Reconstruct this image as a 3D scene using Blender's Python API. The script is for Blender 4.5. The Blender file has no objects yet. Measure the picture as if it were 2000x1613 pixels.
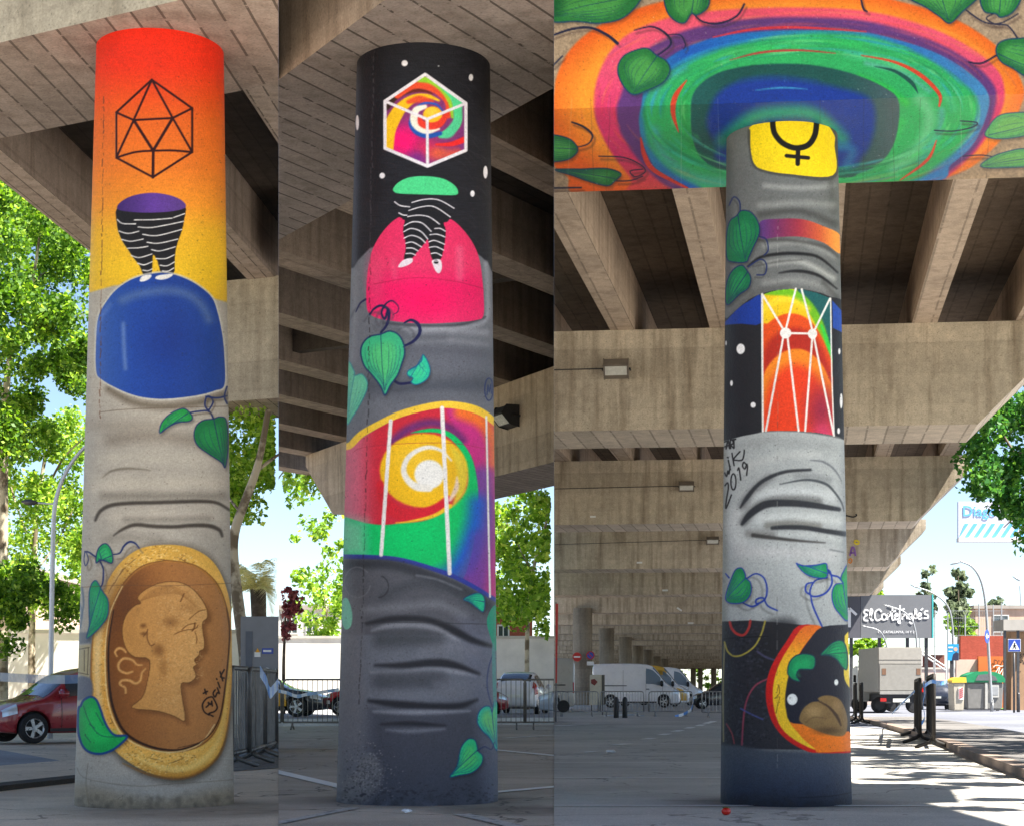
import bpy, bmesh, math, random
import numpy as np
from mathutils import Vector, Matrix
random.seed(7)
RNG = np.random.default_rng(11)
R = math.radians
C = bpy.context.scene.collection

# ---------------------------------------------------------------- measured camera (photo is 2000 x 1613)
F, YH, EYE, CX = 3500.0, 1345.0, 1.1, 1000.0
def P(px, py, Y): return Vector(((px-CX)/F*Y, Y, EYE-(py-YH)/F*Y))      # photo point at depth Y
def Yz(py, z): return (EYE-z)*F/(py-YH)                                  # depth at which height z is seen on row py
def PZ(px, py, z): return P(px, py, Yz(py, z))                           # photo point on the horizontal plane z
def G(px, py, z=0.0): return PZ(px, py, z)
SEAM = (544.0, 1082.0)                                                   # the place has three bays side by side
KS = [(s-CX)/F for s in SEAM]
GAP = 0.0004

# ---------------------------------------------------------------- colours and materials
def lin(c):
    c = np.asarray(c, float)/255.0
    return np.where(c <= .04045, c/12.92, ((c+.055)/1.055)**2.4)
def rgba(c, k=1.0):
    l = np.clip(lin(c)*k, 0, 1); return (float(l[0]), float(l[1]), float(l[2]), 1.0)

class NT:
    def __init__(s, name):
        s.m = bpy.data.materials.new(name); s.m.use_nodes = True
        s.t = s.m.node_tree; s.t.nodes.clear()
        s.out = s.n('ShaderNodeOutputMaterial'); s.b = s.n('ShaderNodeBsdfPrincipled')
        s.l(s.b.outputs[0], s.out.inputs[0])
    def n(s, t, **k):
        o = s.t.nodes.new(t)
        for a, v in k.items(): setattr(o, a, v)
        return o
    def l(s, a, b): s.t.links.new(a, b)
    def set(s, sock, v):
        if hasattr(v, 'links'): s.l(v, sock)
        else: sock.default_value = v
    def math(s, op, a, b=0.0, c=None, clamp=False):
        o = s.n('ShaderNodeMath', operation=op); o.use_clamp = clamp
        s.set(o.inputs[0], a); s.set(o.inputs[1], b)
        if c is not None: s.set(o.inputs[2], c)
        return o.outputs[0]
    def noise(s, scale, detail=4, rough=.55, vec=None, dist=0):
        o = s.n('ShaderNodeTexNoise'); o.inputs['Scale'].default_value = scale
        o.inputs['Detail'].default_value = detail; o.inputs['Roughness'].default_value = rough
        o.inputs['Distortion'].default_value = dist
        if vec is not None: s.l(vec, o.inputs['Vector'])
        return o.outputs['Fac']
    def ramp(s, f, stops):
        o = s.n('ShaderNodeValToRGB'); e = o.color_ramp.elements
        while len(e) < len(stops): e.new(.5)
        for i, (p, c) in enumerate(stops):
            e[i].position = p; e[i].color = c if len(c) == 4 else (*c, 1)
        s.set(o.inputs[0], f); return o.outputs[0]
    def mix(s, f, a, b, bt='MIX'):
        o = s.n('ShaderNodeMix', data_type='RGBA', blend_type=bt)
        s.set(o.inputs[0], f); s.set(o.inputs[6], a); s.set(o.inputs[7], b); return o.outputs[2]
    def maprange(s, v, a, b, c, d):
        o = s.n('ShaderNodeMapRange'); s.set(o.inputs[0], v)
        for i, q in enumerate((a, b, c, d)): o.inputs[i+1].default_value = q
        return o.outputs[0]
    def geo(s): return s.n('ShaderNodeNewGeometry').outputs
    def mapping(s, vec, scale=(1,1,1), rot=(0,0,0)):
        o = s.n('ShaderNodeMapping'); s.l(vec, o.inputs[0]); o.inputs['Scale'].default_value = scale
        o.inputs['Rotation'].default_value = rot; return o.outputs[0]
    def bump(s, h, strength=.3, dist=.02):
        o = s.n('ShaderNodeBump'); o.inputs['Strength'].default_value = strength; o.inputs['Distance'].default_value = dist
        s.l(h, o.inputs['Height']); s.l(o.outputs[0], s.b.inputs['Normal'])
    def base(s, c): s.set(s.b.inputs['Base Color'], c)
    def rough(s, v): s.set(s.b.inputs['Roughness'], v)
    def spec(s, v): s.b.inputs['Specular IOR Level'].default_value = v

def grey(v): return (v, v, v, 1)
def m_plain(name, col, rough=.5, metal=0, var=.12, scale=6, spec=.5, k=1.0, coat=0):
    t = NT(name); c = rgba(col, k)
    pos = t.geo()['Position']
    f = t.noise(scale, 5, .6, pos)
    d = tuple(x*(1-var) for x in c[:3])+(1,); u = tuple(min(1, x*(1+var)) for x in c[:3])+(1,)
    t.base(t.ramp(f, [(.3, d), (.7, u)]))
    t.rough(t.maprange(t.noise(scale*3, 3, .5, pos), .3, .7, max(0, rough-.08), min(1, rough+.08)))
    t.b.inputs['Metallic'].default_value = metal; t.spec(spec)
    if coat: t.b.inputs['Coat Weight'].default_value = coat; t.b.inputs['Coat Roughness'].default_value = .06
    return t.m
def m_glass(name, col, rough=.05):
    t = NT(name); t.base(rgba(col)); t.rough(rough); t.spec(.9)
    t.b.inputs['Coat Weight'].default_value = .6; t.b.inputs['Coat Roughness'].default_value = .02
    return t.m
def m_concrete(name, col, ang, board=.22, lines=.45, stain=.5, k=1.0, vert=True):
    """board-marked concrete: boards run along plan angle ang on soffits, level on vertical faces"""
    t = NT(name); g = t.geo(); pos, nor = g['Position'], g['True Normal']
    xyz = t.n('ShaderNodeSeparateXYZ'); t.l(pos, xyz.inputs[0])
    nz = t.n('ShaderNodeSeparateXYZ'); t.l(nor, nz.inputs[0])
    flat = t.math('GREATER_THAN', t.math('ABSOLUTE', nz.outputs[2]), .6)
    u = t.math('ADD', t.math('MULTIPLY', xyz.outputs[0], math.sin(ang)), t.math('MULTIPLY', xyz.outputs[1], -math.cos(ang)))
    wob = t.math('MULTIPLY', t.math('SUBTRACT', t.noise(.9, 3, .5, pos), .5), .05)
    u = t.math('ADD', t.math('DIVIDE', u, board), wob)
    w = t.math('ADD', t.math('DIVIDE', xyz.outputs[2], .62), wob)
    v = t.math('ADD', t.math('MULTIPLY', flat, u), t.math('MULTIPLY', t.math('SUBTRACT', 1.0, flat), w))
    fr = t.math('FRACT', v); fl = t.math('FLOOR', v)
    edge = t.math('MINIMUM', fr, t.math('SUBTRACT', 1.0, fr))
    brk = t.math('GREATER_THAN', t.noise(2.2, 4, .7, pos), .42)
    ew = t.math('ADD', .035, t.math('MULTIPLY', t.noise(7, 3, .6, pos), .03))
    line = t.math('MULTIPLY', t.math('LESS_THAN', edge, ew), brk)
    line = t.math('MULTIPLY', line, t.math('ADD', t.math('MULTIPLY', flat, .75), .25))
    wn = t.n('ShaderNodeTexWhiteNoise', noise_dimensions='1D'); t.l(fl, wn.inputs['W'])
    tone = t.math('ADD', .82, t.math('MULTIPLY', wn.outputs[0], .26))
    c = rgba(col, k)
    n1 = t.noise(.55, 6, .62, pos); n2 = t.noise(6, 6, .7, pos); n3 = t.noise(38, 3, .6, pos)
    st = t.mapping(pos, (2.2, 2.2, .18)); n4 = t.noise(1.6, 5, .6, st)
    dk = tuple(x*.76 for x in c[:3])+(1,); lt = tuple(min(1, x*1.16) for x in c[:3])+(1,)
    colr = t.ramp(n1, [(.28, dk), (.5, c), (.74, lt)])
    colr = t.mix(t.math('MULTIPLY', t.maprange(n4, .46, .7, 0, 1), stain), colr, (c[0]*.42, c[1]*.38, c[2]*.34, 1))
    colr = t.mix(t.math('MULTIPLY', t.maprange(n2, .57, .75, 0, 1), .22), colr, (min(1,c[0]*1.5), min(1,c[1]*1.48), min(1,c[2]*1.45), 1))
    colr = t.mix(1.0, colr, t.ramp(tone, [(0, grey(0)), (1, grey(1))]), 'MULTIPLY')
    colr = t.mix(t.math('MULTIPLY', line, lines), colr, (c[0]*.18, c[1]*.17, c[2]*.16, 1))
    colr = t.mix(1.0, colr, t.ramp(n3, [(.2, grey(.74)), (.75, grey(1.2))]), 'MULTIPLY')
    colr = t.mix(1.0, colr, t.ramp(n2, [(.3, grey(.84)), (.6, grey(1.05))]), 'MULTIPLY')
    pit = t.math('LESS_THAN', n3, .34)
    colr = t.mix(t.math('MULTIPLY', pit, .5), colr, (c[0]*.3, c[1]*.3, c[2]*.3, 1))
    t.base(colr); t.rough(.88); t.spec(.25)
    h = t.math('SUBTRACT', t.math('ADD', t.math('MULTIPLY', n2, .5), t.math('MULTIPLY', n3, .35)), t.math('MULTIPLY', line, .6))
    t.bump(t.math('ADD', h, t.math('MULTIPLY', wn.outputs[0], .25)), .45, .03)
    return t.m

# ---------------------------------------------------------------- meshes and objects
def link(name, me, mats=None, parent=None):
    o = bpy.data.objects.new(name, me); C.objects.link(o)
    if mats is not None and me is not None:
        for m in (mats if isinstance(mats, (list, tuple)) else [mats]): me.materials.append(m)
    if parent is not None: o.parent = parent
    return o
def obj(name, bm, mat, parent=None, smooth=False, recalc=True):
    if recalc: bmesh.ops.recalc_face_normals(bm, faces=bm.faces[:])
    me = bpy.data.meshes.new(name); bm.to_mesh(me); bm.free()
    if smooth: me.polygons.foreach_set('use_smooth', [True]*len(me.polygons))
    return link(name, me, mat, parent)
def tag(o, label=None, cat=None, group=None, kind=None):
    if label: o['label'] = label
    if cat: o['category'] = cat
    if group: o['group'] = group
    if kind: o['kind'] = kind
    return o
def thing(name, label, cat, loc=(0,0,0), rz=0, group=None):
    o = bpy.data.objects.new(name, None); C.objects.link(o); o.empty_display_size = .3
    o.location = loc; o.rotation_euler = (0, 0, rz)
    return tag(o, label, cat, group)
def copy_tree(o, parent=None):
    c = o.copy(); C.objects.link(c)
    if parent is not None: c.parent = parent
    for ch in list(o.children): copy_tree(ch, c)
    return c
def dup(o, loc, rz, label=None, group=None):
    c = copy_tree(o); c.location = loc; c.rotation_euler = (0, 0, rz)
    if label: c['label'] = label
    if group: c['group'] = group
    return c
def clip(bm, bay):
    """end the geometry at the planes where this bay meets its neighbours, closing the cut"""
    pl = []
    if bay in (1, 2): k = KS[bay-1]; pl.append((Vector((1, -k, 0)), Vector((-GAP, 0, 0))))
    if bay in (2, 3): k = KS[bay-2]; pl.append((Vector((-1, k, 0)), Vector((GAP, 0, 0))))
    for no, co in pl:
        r = bmesh.ops.bisect_plane(bm, geom=bm.verts[:]+bm.edges[:]+bm.faces[:], plane_co=co, plane_no=no, clear_outer=True, dist=1e-5)
        ed = [e for e in r['geom_cut'] if isinstance(e, bmesh.types.BMEdge) and len(e.link_faces) == 1]
        if ed: bmesh.ops.edgenet_fill(bm, edges=ed)
    return bm
def inbay(p, bay, pad=0.0):
    px = CX+F*p[0]/max(p[1], .1)
    return (bay == 3 or px < SEAM[bay-1]-pad) and (bay == 1 or px > SEAM[bay-2]+pad)
def prism(bm, foot, z0, z1):
    """vertical prism over a plan polygon; z0/z1 numbers or per-vertex lists"""
    n = len(foot)
    a = [bm.verts.new((p[0], p[1], z0[i] if hasattr(z0, '__len__') else z0)) for i, p in enumerate(foot)]
    b = [bm.verts.new((p[0], p[1], z1[i] if hasattr(z1, '__len__') else z1)) for i, p in enumerate(foot)]
    bm.faces.new(a[::-1]); bm.faces.new(b)
    for i in range(n): bm.faces.new((a[i], a[(i+1) % n], b[(i+1) % n], b[i]))
    return bm
def box(bm, x0, x1, y0, y1, z0, z1): return prism(bm, [(x0,y0),(x1,y0),(x1,y1),(x0,y1)], z0, z1)
def obox(bm, c, u, hl, hw, z0, z1):
    """box centred at c in plan, half length hl along unit u, half width hw"""
    u = Vector((u[0], u[1])).normalized(); v = Vector((-u.y, u.x)); c = Vector((c[0], c[1]))
    return prism(bm, [c-u*hl-v*hw, c+u*hl-v*hw, c+u*hl+v*hw, c-u*hl+v*hw], z0, z1)
def tube(bm, pts, r, n=8, cap=True):
    pts = [Vector(p) for p in pts]; rs = r if hasattr(r, '__len__') else [r]*len(pts)
    rings, prev = [], None
    for i, p in enumerate(pts):
        d = (pts[min(i+1, len(pts)-1)]-pts[max(i-1, 0)]).normalized()
        if prev is None: a = d.orthogonal().normalized()
        else:
            a = prev-d*prev.dot(d)
            a = a.normalized() if a.length > 1e-6 else d.orthogonal().normalized()
        prev = a; b = d.cross(a)
        rings.append([bm.verts.new(p+(a*math.cos(2*math.pi*k/n)+b*math.sin(2*math.pi*k/n))*rs[i]) for k in range(n)])
    for i in range(len(rings)-1):
        for k in range(n): bm.faces.new((rings[i][k], rings[i][(k+1) % n], rings[i+1][(k+1) % n], rings[i+1][k]))
    if cap: bm.faces.new(rings[0][::-1]); bm.faces.new(rings[-1])
    return bm
def lathe(bm, prof, c=(0,0,0), n=24, cap=True):
    c = Vector(c); rings = []
    for r, z in prof: rings.append([bm.verts.new(c+Vector((r*math.cos(2*math.pi*k/n), r*math.sin(2*math.pi*k/n), z))) for k in range(n)])
    for i in range(len(rings)-1):
        for k in range(n): bm.faces.new((rings[i][k], rings[i][(k+1) % n], rings[i+1][(k+1) % n], rings[i+1][k]))
    if cap: bm.faces.new(rings[0][::-1]); bm.faces.new(rings[-1])
    return bm
def plate(bm, pts, nrm, th):
    """thin solid from a planar 3-D outline, thickened along nrm"""
    nrm = Vector(nrm).normalized()*th
    a = [bm.verts.new(Vector(p)) for p in pts]; b = [bm.verts.new(Vector(p)+nrm) for p in pts]
    n = len(a); bm.faces.new(a); bm.faces.new(b[::-1])
    for i in range(n): bm.faces.new((a[i], b[i], b[(i+1) % n], a[(i+1) % n]))
    return bm
def bevel(bm, w, seg=2):
    bmesh.ops.remove_doubles(bm, verts=bm.verts[:], dist=1e-5)
    bmesh.ops.bevel(bm, geom=[e for e in bm.edges if len(e.link_faces) == 2 and e.calc_face_angle(0) > .5], offset=w, segments=seg, affect='EDGES', clamp_overlap=True)
    return bm
def spline(pts, n=6, closed=False):
    pts = np.asarray(pts, float); m = len(pts)
    if m < 3: 
        t = np.linspace(0, 1, n+1)[:, None]; return pts[0]+(pts[-1]-pts[0])*t
    out = []
    for i in range(m if closed else m-1):
        g = (lambda j: pts[j % m]) if closed else (lambda j: pts[min(max(j, 0), m-1)])
        p0, p1, p2, p3 = g(i-1), g(i), g(i+1), g(i+2)
        for t in np.linspace(0, 1, n, endpoint=False):
            out.append(.5*((2*p1)+(-p0+p2)*t+(2*p0-5*p1+4*p2-p3)*t*t+(-p0+3*p1-3*p2+p3)*t**3))
    if not closed: out.append(pts[-1])
    return np.array(out)
# ---------------------------------------------------------------- the painter: murals are drawn as spray paint on the concrete
class Wall:
    def __init__(s, x0, y0, x1, y1, col):
        s.x0, s.y0 = x0, y0; s.w, s.h = int(x1-x0), int(y1-y0)
        s.X, s.Y = np.meshgrid(np.arange(s.w)+x0+.5, np.arange(s.h)+y0+.5)
        s.a = np.empty((s.h, s.w, 3)); s.a[:] = col
    def z(s, ox, oy, k): s.ox, s.oy, s.k = ox, oy, k
    def t(s, pts): return np.asarray(pts, float)/s.k+np.array([s.ox, s.oy])
    def win(s, lo, hi, pad):
        i0, i1 = max(0, int(lo[0]-pad-s.x0)), min(s.w, int(hi[0]+pad-s.x0)+2)
        j0, j1 = max(0, int(lo[1]-pad-s.y0)), min(s.h, int(hi[1]+pad-s.y0)+2)
        return (slice(j0, j1), slice(i0, i1)) if i1 > i0 and j1 > j0 else None
    def put(s, w, m, col):
        c = col(s.X[w], s.Y[w]) if callable(col) else np.asarray(col, float)
        s.a[w] += (c-s.a[w])*m[..., None]
    def fill(s, pts, col, f=.8, a=1.0, smooth=True, raw=False, n=6):
        p = np.asarray(pts, float) if raw else s.t(pts)
        if smooth: p = spline(p, n, True)
        w = s.win(p.min(0), p.max(0), f*2+2)
        if w is None: return
        X, Y = s.X[w], s.Y[w]; d = np.full(X.shape, 1e9); ins = np.zeros(X.shape, bool)
        for (ax, ay), (bx, by) in zip(p, np.roll(p, -1, 0)):
            ex, ey = bx-ax, by-ay; L = ex*ex+ey*ey
            if L < 1e-9: continue
            t = np.clip(((X-ax)*ex+(Y-ay)*ey)/L, 0, 1)
            d = np.minimum(d, (X-ax-ex*t)**2+(Y-ay-ey*t)**2)
            if ay != by: ins ^= ((ay > Y) != (by > Y)) & (X < ex*(Y-ay)/(by-ay)+ax)
        d = np.sqrt(d); d = np.where(ins, -d, d)
        m = np.clip(.5-d/(2*f), 0, 1); m = m*m*(3-2*m)*a
        s.put(w, m, col)
    def stroke(s, pts, wd, col, f=.7, a=1.0, raw=False, n=6, smooth=True):
        """wd: width in picture pixels (number, or one per point); f: softness of the spray"""
        p = np.asarray(pts, float) if raw else s.t(pts)
        wd = np.asarray(wd if hasattr(wd, '__len__') else [wd]*len(p), float)
        if len(wd) != len(p): wd = np.interp(np.linspace(0, 1, len(p)), np.linspace(0, 1, len(wd)), wd)
        if smooth and len(p) > 2:
            q = spline(np.column_stack([p, wd]), n); p, wd = q[:, :2], q[:, 2]
        w = s.win(p.min(0), p.max(0), wd.max()/2+2*f+2)
        if w is None: return
        X, Y = s.X[w], s.Y[w]; d = np.full(X.shape, 1e9)
        for i in range(len(p)-1):
            ax, ay = p[i]; ex, ey = p[i+1]-p[i]; L = ex*ex+ey*ey+1e-9
            t = np.clip(((X-ax)*ex+(Y-ay)*ey)/L, 0, 1)
            d = np.minimum(d, np.hypot(X-ax-ex*t, Y-ay-ey*t)-(wd[i]+(wd[i+1]-wd[i])*t)/2)
        m = np.clip(.5-d/(2*f), 0, 1); m = m*m*(3-2*m)*a
        s.put(w, m, col)
    def dot(s, c, rx, ry, col, f=.8, a=1.0, tilt=0):
        """rx, ry in sheet units"""
        q = np.linspace(0, 2*np.pi, 28, endpoint=False)
        x, y = rx*np.cos(q), ry*np.sin(q); ct, st = math.cos(tilt), math.sin(tilt)
        s.fill(np.column_stack([c[0]+x*ct-y*st, c[1]+x*st+y*ct]), col, f, a, smooth=False)
    def blob(s, c, rx, ry, col, a=1.0):
        """soft airbrush blob, radii in sheet units"""
        c = s.t([c])[0]; rx /= s.k; ry /= s.k
        w = s.win(c-[rx, ry], c+[rx, ry], 2)
        if w is None: return
        r = np.hypot((s.X[w]-c[0])/rx, (s.Y[w]-c[1])/ry); m = np.clip(1-r, 0, 1); m = m*m*(3-2*m)*a
        s.put(w, m, col)
    def grain(s, amp, blur=0, seed=1, mono=True):
        r = np.random.default_rng(seed)
        n = r.standard_normal((s.h, s.w, 1 if mono else 3))
        for _ in range(blur):
            n = (n+np.roll(n, 1, 0)+np.roll(n, -1, 0)+np.roll(n, 1, 1)+np.roll(n, -1, 1))/5
        n /= n.std()+1e-9; s.a = np.clip(s.a*(1+n*amp), 0, 255)
    def streaks(s, amp, seed=2, length=24):
        """brushed horizontal streaks"""
        r = np.random.default_rng(seed); n = r.standard_normal((s.h, s.w))
        k = np.ones(length)/length
        n = np.apply_along_axis(lambda v: np.convolve(v, k, 'same'), 1, n); n /= n.std()+1e-9
        s.a = np.clip(s.a*(1+n[..., None]*amp), 0, 255)
    def sample(s, px, py):
        x = np.clip(px-s.x0-.5, 0, s.w-1.001); y = np.clip(py-s.y0-.5, 0, s.h-1.001)
        i, j = x.astype(int), y.astype(int); u, v = (x-i)[:, None], (y-j)[:, None]; A = s.a
        return (A[j, i]*(1-u)+A[j, i+1]*u)*(1-v)+(A[j+1, i]*(1-u)+A[j+1, i+1]*u)*v
    def leaf(s, pts, base, tip, col=(35,150,80), edge=(20,55,85), lite=(90,200,110), sh=True, wl=2.2, nv=3):
        p = s.t(pts); b, t = s.t([base])[0], s.t([tip])[0]; q = spline(p, 5, True)
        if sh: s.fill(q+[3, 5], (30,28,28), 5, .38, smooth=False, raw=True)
        s.fill(q, col, .8, smooth=False, raw=True)
        c = q.mean(0); size = np.hypot(*(q.max(0)-q.min(0)))
        k = s.k; s.k = 1.0; o = (s.ox, s.oy); s.ox = s.oy = 0
        sub = c+(q-c)*.62; s.fill(sub, lite, size*.07, .55, smooth=False, raw=True)
        d = t-b; nrm = np.array([-d[1], d[0]])/ (np.hypot(*d)+1e-6)
        rel = q-b; side = rel@nrm; al = rel@d/(d@d+1e-6)
        for sg in (1, -1):
            h = q[side*sg > 0]; a = al[side*sg > 0]; w = np.abs(side[side*sg > 0])
            if len(h) < 4: continue
            o2 = np.argsort(a); a, w = a[o2], w[o2]
            for f in np.linspace(.3, .8, nv):
                tt = np.linspace(.12+.1*f, .92, 9); ww = np.interp(tt, a, w)*f*np.clip((1.05-tt)*2.2, 0, 1)
                ln = b+d*tt[:, None]+nrm*(sg*ww)[:, None]
                s.stroke(ln, [.5, 1.3, .4], edge, .6, .6, raw=True, n=2)
        if nv: s.stroke([b, b+d*.5+nrm*size*.01, t], [1.8, 1.4, .6], edge, .6, .9, raw=True)
        s.stroke(np.vstack([q, q[:1]]), wl, edge, .7, .95, raw=True, smooth=False)
        s.k = k; s.ox, s.oy = o
    def text(s, strokes, w, col, **k):
        for q in strokes: s.stroke(q, w, col, **k)

def lerp_y(stops):
    ys = [a for a, _ in stops]; cs = np.array([c for _, c in stops], float)
    return lambda X, Y: np.stack([np.interp(Y, ys, cs[:, i]) for i in range(3)], -1)
def lerp_x(stops):
    xs = [a for a, _ in stops]; cs = np.array([c for _, c in stops], float)
    return lambda X, Y: np.stack([np.interp(X, xs, cs[:, i]) for i in range(3)], -1)
NAVY = (28,42,92)

def paint_orange():
    w = Wall(130, 30, 475, 1613, (170,161,146))
    K = 2000/544
    Y0 = lerp_y([(60,(226,40,18)),(130,(226,48,18)),(185,(226,74,22)),(235,(226,98,28)),(330,(226,118,34)),(400,(228,140,38)),(450,(228,168,36)),(520,(230,182,32)),(600,(226,178,34))])
    w.fill([(100,20),(480,20),(480,596),(442,590),(420,584),(395,572),(330,560),(260,556),(223,558),(177,571),(100,580)], Y0, 3, smooth=False, raw=True)
    w.streaks(.012, 3, 30)
    w.z(0, 0, K)
    # icosahedron outline
    T, UR, LR, B, LL, UL = (1090,575),(1380,780),(1380,1095),(1098,1275),(835,1135),(835,810)
    A, Bq, Cq = (960,865),(1240,850),(1100,1085)
    ic = (46,12,12)
    for q in ((T,UR),(UR,LR),(LR,B),(B,LL),(LL,UL),(UL,T),(T,A),(T,Bq),(A,Bq),(UL,A),(UR,Bq),(LL,A),(LR,Bq)):
        w.stroke(q, 4.2, ic, .7)
    for q in ((A,Cq),(Bq,Cq),(Cq,B)): w.stroke(q, 5.6, ic, .7)
    w.stroke([LL,(970,1095),Cq], 4, ic); w.stroke([LR,(1240,1083),Cq], 4, ic)
    w.stroke([(828,815),(828,1135)], 1, (200,150,120), .6, .6)
    # little figure: purple top, striped trousers
    trz = [(838,105),(838,200),(850,270),(880,340),(920,400),(960,460),(1000,510),(1035,585),(1085,578),(1095,500),(1100,435),(1130,480),(1165,580),(1245,572),(1255,480),(1262,400),(1285,320),(1310,250),(1325,170),(1332,90),(1240,115),(1085,125),(940,120)]
    w.z(0, 380, K)
    w.stroke(trz[:8], 1.5, (235,215,160), .8, .5, n=3)
    w.fill(trz, (27,25,27), n=3)
    w.fill([(845,108),(862,60),(950,12),(1085,-10),(1220,8),(1310,48),(1332,95),(1240,122),(1085,132),(940,127)], lerp_x([(228,(62,38,100)),(300,(92,56,142)),(362,(84,56,120))]))
    sw = (226,220,215)
    for q in ([(842,182),(880,210),(975,213)],[(855,265),(920,282),(998,266)],[(875,325),(940,338),(1028,322)],[(915,388),(990,385),(1062,375)],[(942,440),(1000,455),(1090,430)],[(988,495),(1035,507),(1092,485)],[(1025,545),(1060,550),(1092,537)],
              [(965,185),(1100,183),(1235,172)],[(1245,168),(1325,140)],[(992,235),(1080,240),(1200,220),(1318,195)],[(1025,288),(1130,297),(1305,253)],[(1055,345),(1140,352),(1278,322)],[(1088,398),(1150,407),(1258,378)],[(1120,462),(1190,462),(1252,435)],[(1150,510),(1200,514),(1252,487)],[(1165,550),(1205,553),(1248,530)]):
        w.stroke(q, 2.0, sw, .6)
    # blue dome
    dome = [(690,1260),(690,1050),(705,890),(745,800),(830,690),(950,610),(1085,572),(1200,567),(1320,600),(1430,660),(1520,740),(1560,840),(1595,1000),(1610,1150),(1612,1365),(1540,1410),(1400,1445),(1200,1467),(1050,1460),(900,1420),(730,1330)]
    w.stroke([(780,1400),(950,1490),(1150,1520),(1400,1500),(1600,1440)], 13, (92,80,64), 9, .75)
    w.stroke(dome+dome[:1], 6.5, (196,190,176), 2, .85)
    w.fill(dome, lerp_x([(188,(62,92,158)),(215,(44,80,152)),(260,(30,66,146)),(330,(26,58,134)),(440,(34,66,138))]))
    w.stroke([(880,760),(1000,715),(1200,690),(1350,720),(1450,800),(1500,900)], 16, (104,122,150), 10, .5)
    w.blob((1200,1050), 330, 330, (20,46,120), .55)
    w.stroke([(885,930),(890,1080),(900,1250)], 7, (130,150,190), 5, .55)
    w.stroke([(700,1000),(720,900),(790,790)], 8, (110,135,190), 5, .35)
    for q in ([(1003,622),(1022,588),(1085,577),(1076,605),(1032,626)],[(1115,605),(1140,582),(1240,573),(1216,600),(1160,614)]): w.fill(q, (226,220,212), n=4)
    # grey finger with creases
    w.z(0, 780, K)
    for q, wd, c, f, a in (([(800,290),(1000,260),(1250,270),(1620,330)],22,(118,106,92),16,.6),([(620,180),(900,190),(1150,180)],20,(140,128,112),18,.5),([(700,620),(1100,610),(1600,600)],26,(196,184,164),18,.6),([(720,430),(1100,420),(1500,440)],22,(190,180,162),16,.5),
                           ([(800,840),(1200,820),(1550,830)],20,(190,178,160),12,.6),([(760,1010),(900,985),(1150,1000)],16,(120,112,100),10,.4),([(740,690),(1000,690),(1300,690),(1600,690)],14,(110,102,90),9,.55),([(900,860),(1200,860),(1500,850)],10,(112,104,92),8,.5)):
        w.stroke(q, wd, c, f, a)
    ck = (66,58,50)
    w.stroke([(685,865),(720,800),(800,757),(950,742),(1130,738),(1300,732),(1480,730),(1570,745),(1645,790)], [5,7.5,7,7,7,6,5], ck, 2.6, .95)
    w.stroke([(815,975),(880,930),(970,898),(1100,908),(1250,912),(1380,902),(1500,905),(1575,935),(1595,978)], [2,6,7.5,7,7,8,7,5], ck, 2.6, .95)
    w.stroke([(735,560),(800,512),(900,495),(1000,498),(1080,508)], [1,4,5,3,1], (110,100,84), 2.5, .8)
    w.stroke([(725,90),(900,72),(1200,60),(1640,50)], 1.6, (96,80,64), .8, .7)
    # vine with leaves
    for q in ([(1350,98),(1430,85),(1500,85),(1530,132)],[(1500,85),(1472,45),(1480,-10),(1505,-20),(1530,20),(1495,85)],[(1480,-20),(1560,-10),(1630,-25)],[(1630,-90),(1612,-20),(1630,30)]):
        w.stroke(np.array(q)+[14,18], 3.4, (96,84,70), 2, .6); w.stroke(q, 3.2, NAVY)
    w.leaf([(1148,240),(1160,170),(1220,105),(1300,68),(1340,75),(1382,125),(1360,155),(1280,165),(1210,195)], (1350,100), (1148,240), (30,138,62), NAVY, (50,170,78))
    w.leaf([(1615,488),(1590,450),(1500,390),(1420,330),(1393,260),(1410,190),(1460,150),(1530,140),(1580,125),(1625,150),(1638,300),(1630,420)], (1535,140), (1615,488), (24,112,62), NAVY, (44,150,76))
    # gold coin
    ring = [(326,1063),(270,1072),(225,1110),(196,1170),(181,1240),(177,1320),(182,1380),(200,1430),(235,1475),(290,1508),(348,1519),(400,1502),(432,1462),(447,1400),(454,1300),(452,1200),(440,1140),(415,1095),(375,1070)]
    inn = [(326,1097),(280,1108),(245,1140),(222,1190),(212,1258),(213,1330),(222,1385),(245,1430),(290,1456),(345,1464),(395,1449),(425,1410),(438,1340),(446,1244),(440,1190),(420,1140),(380,1107)]
    w.fill(np.array(ring)+[2,10], (60,52,40), 11, .75, raw=True)
    w.fill(np.array(ring)+[2,-6], (80,70,56), 9, .5, raw=True)
    gold = lerp_y([(1060,(206,156,62)),(1130,(236,182,86)),(1200,(226,166,76)),(1300,(222,160,70)),(1400,(224,158,62)),(1480,(232,176,80)),(1520,(194,134,46))])
    w.fill(ring, gold, raw=True)
    rg = np.random.default_rng(5)
    for _ in range(1500):
        a = rg.uniform(0, 6.283); q = rg.uniform(.80, .99)
        x, y = 316+137*q*math.cos(a), 1290+227*q*math.sin(a)
        if 1130 < y < 1470 and rg.random() < .55: continue
        w.stroke([(x,y),(x+rg.uniform(-3.5,3.5),y+rg.uniform(-2,2))], rg.uniform(.8,1.9), (246,214,138) if rg.random() < .62 else (128,80,26), .7, .75, raw=True)
    ri = np.array(inn); mid = (np.array(ring)[:17]+0)
    w.stroke([(236,1112),(205,1180),(192,1250),(190,1330),(198,1390),(218,1440)], [6,14,14,12,10,5], (238,208,150), 6, .6, raw=True)
    w.stroke([(268,1478),(320,1500),(380,1494),(424,1450),(442,1380)], [4,10,12,10,4], (250,214,124), 5, .6, raw=True)
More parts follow.
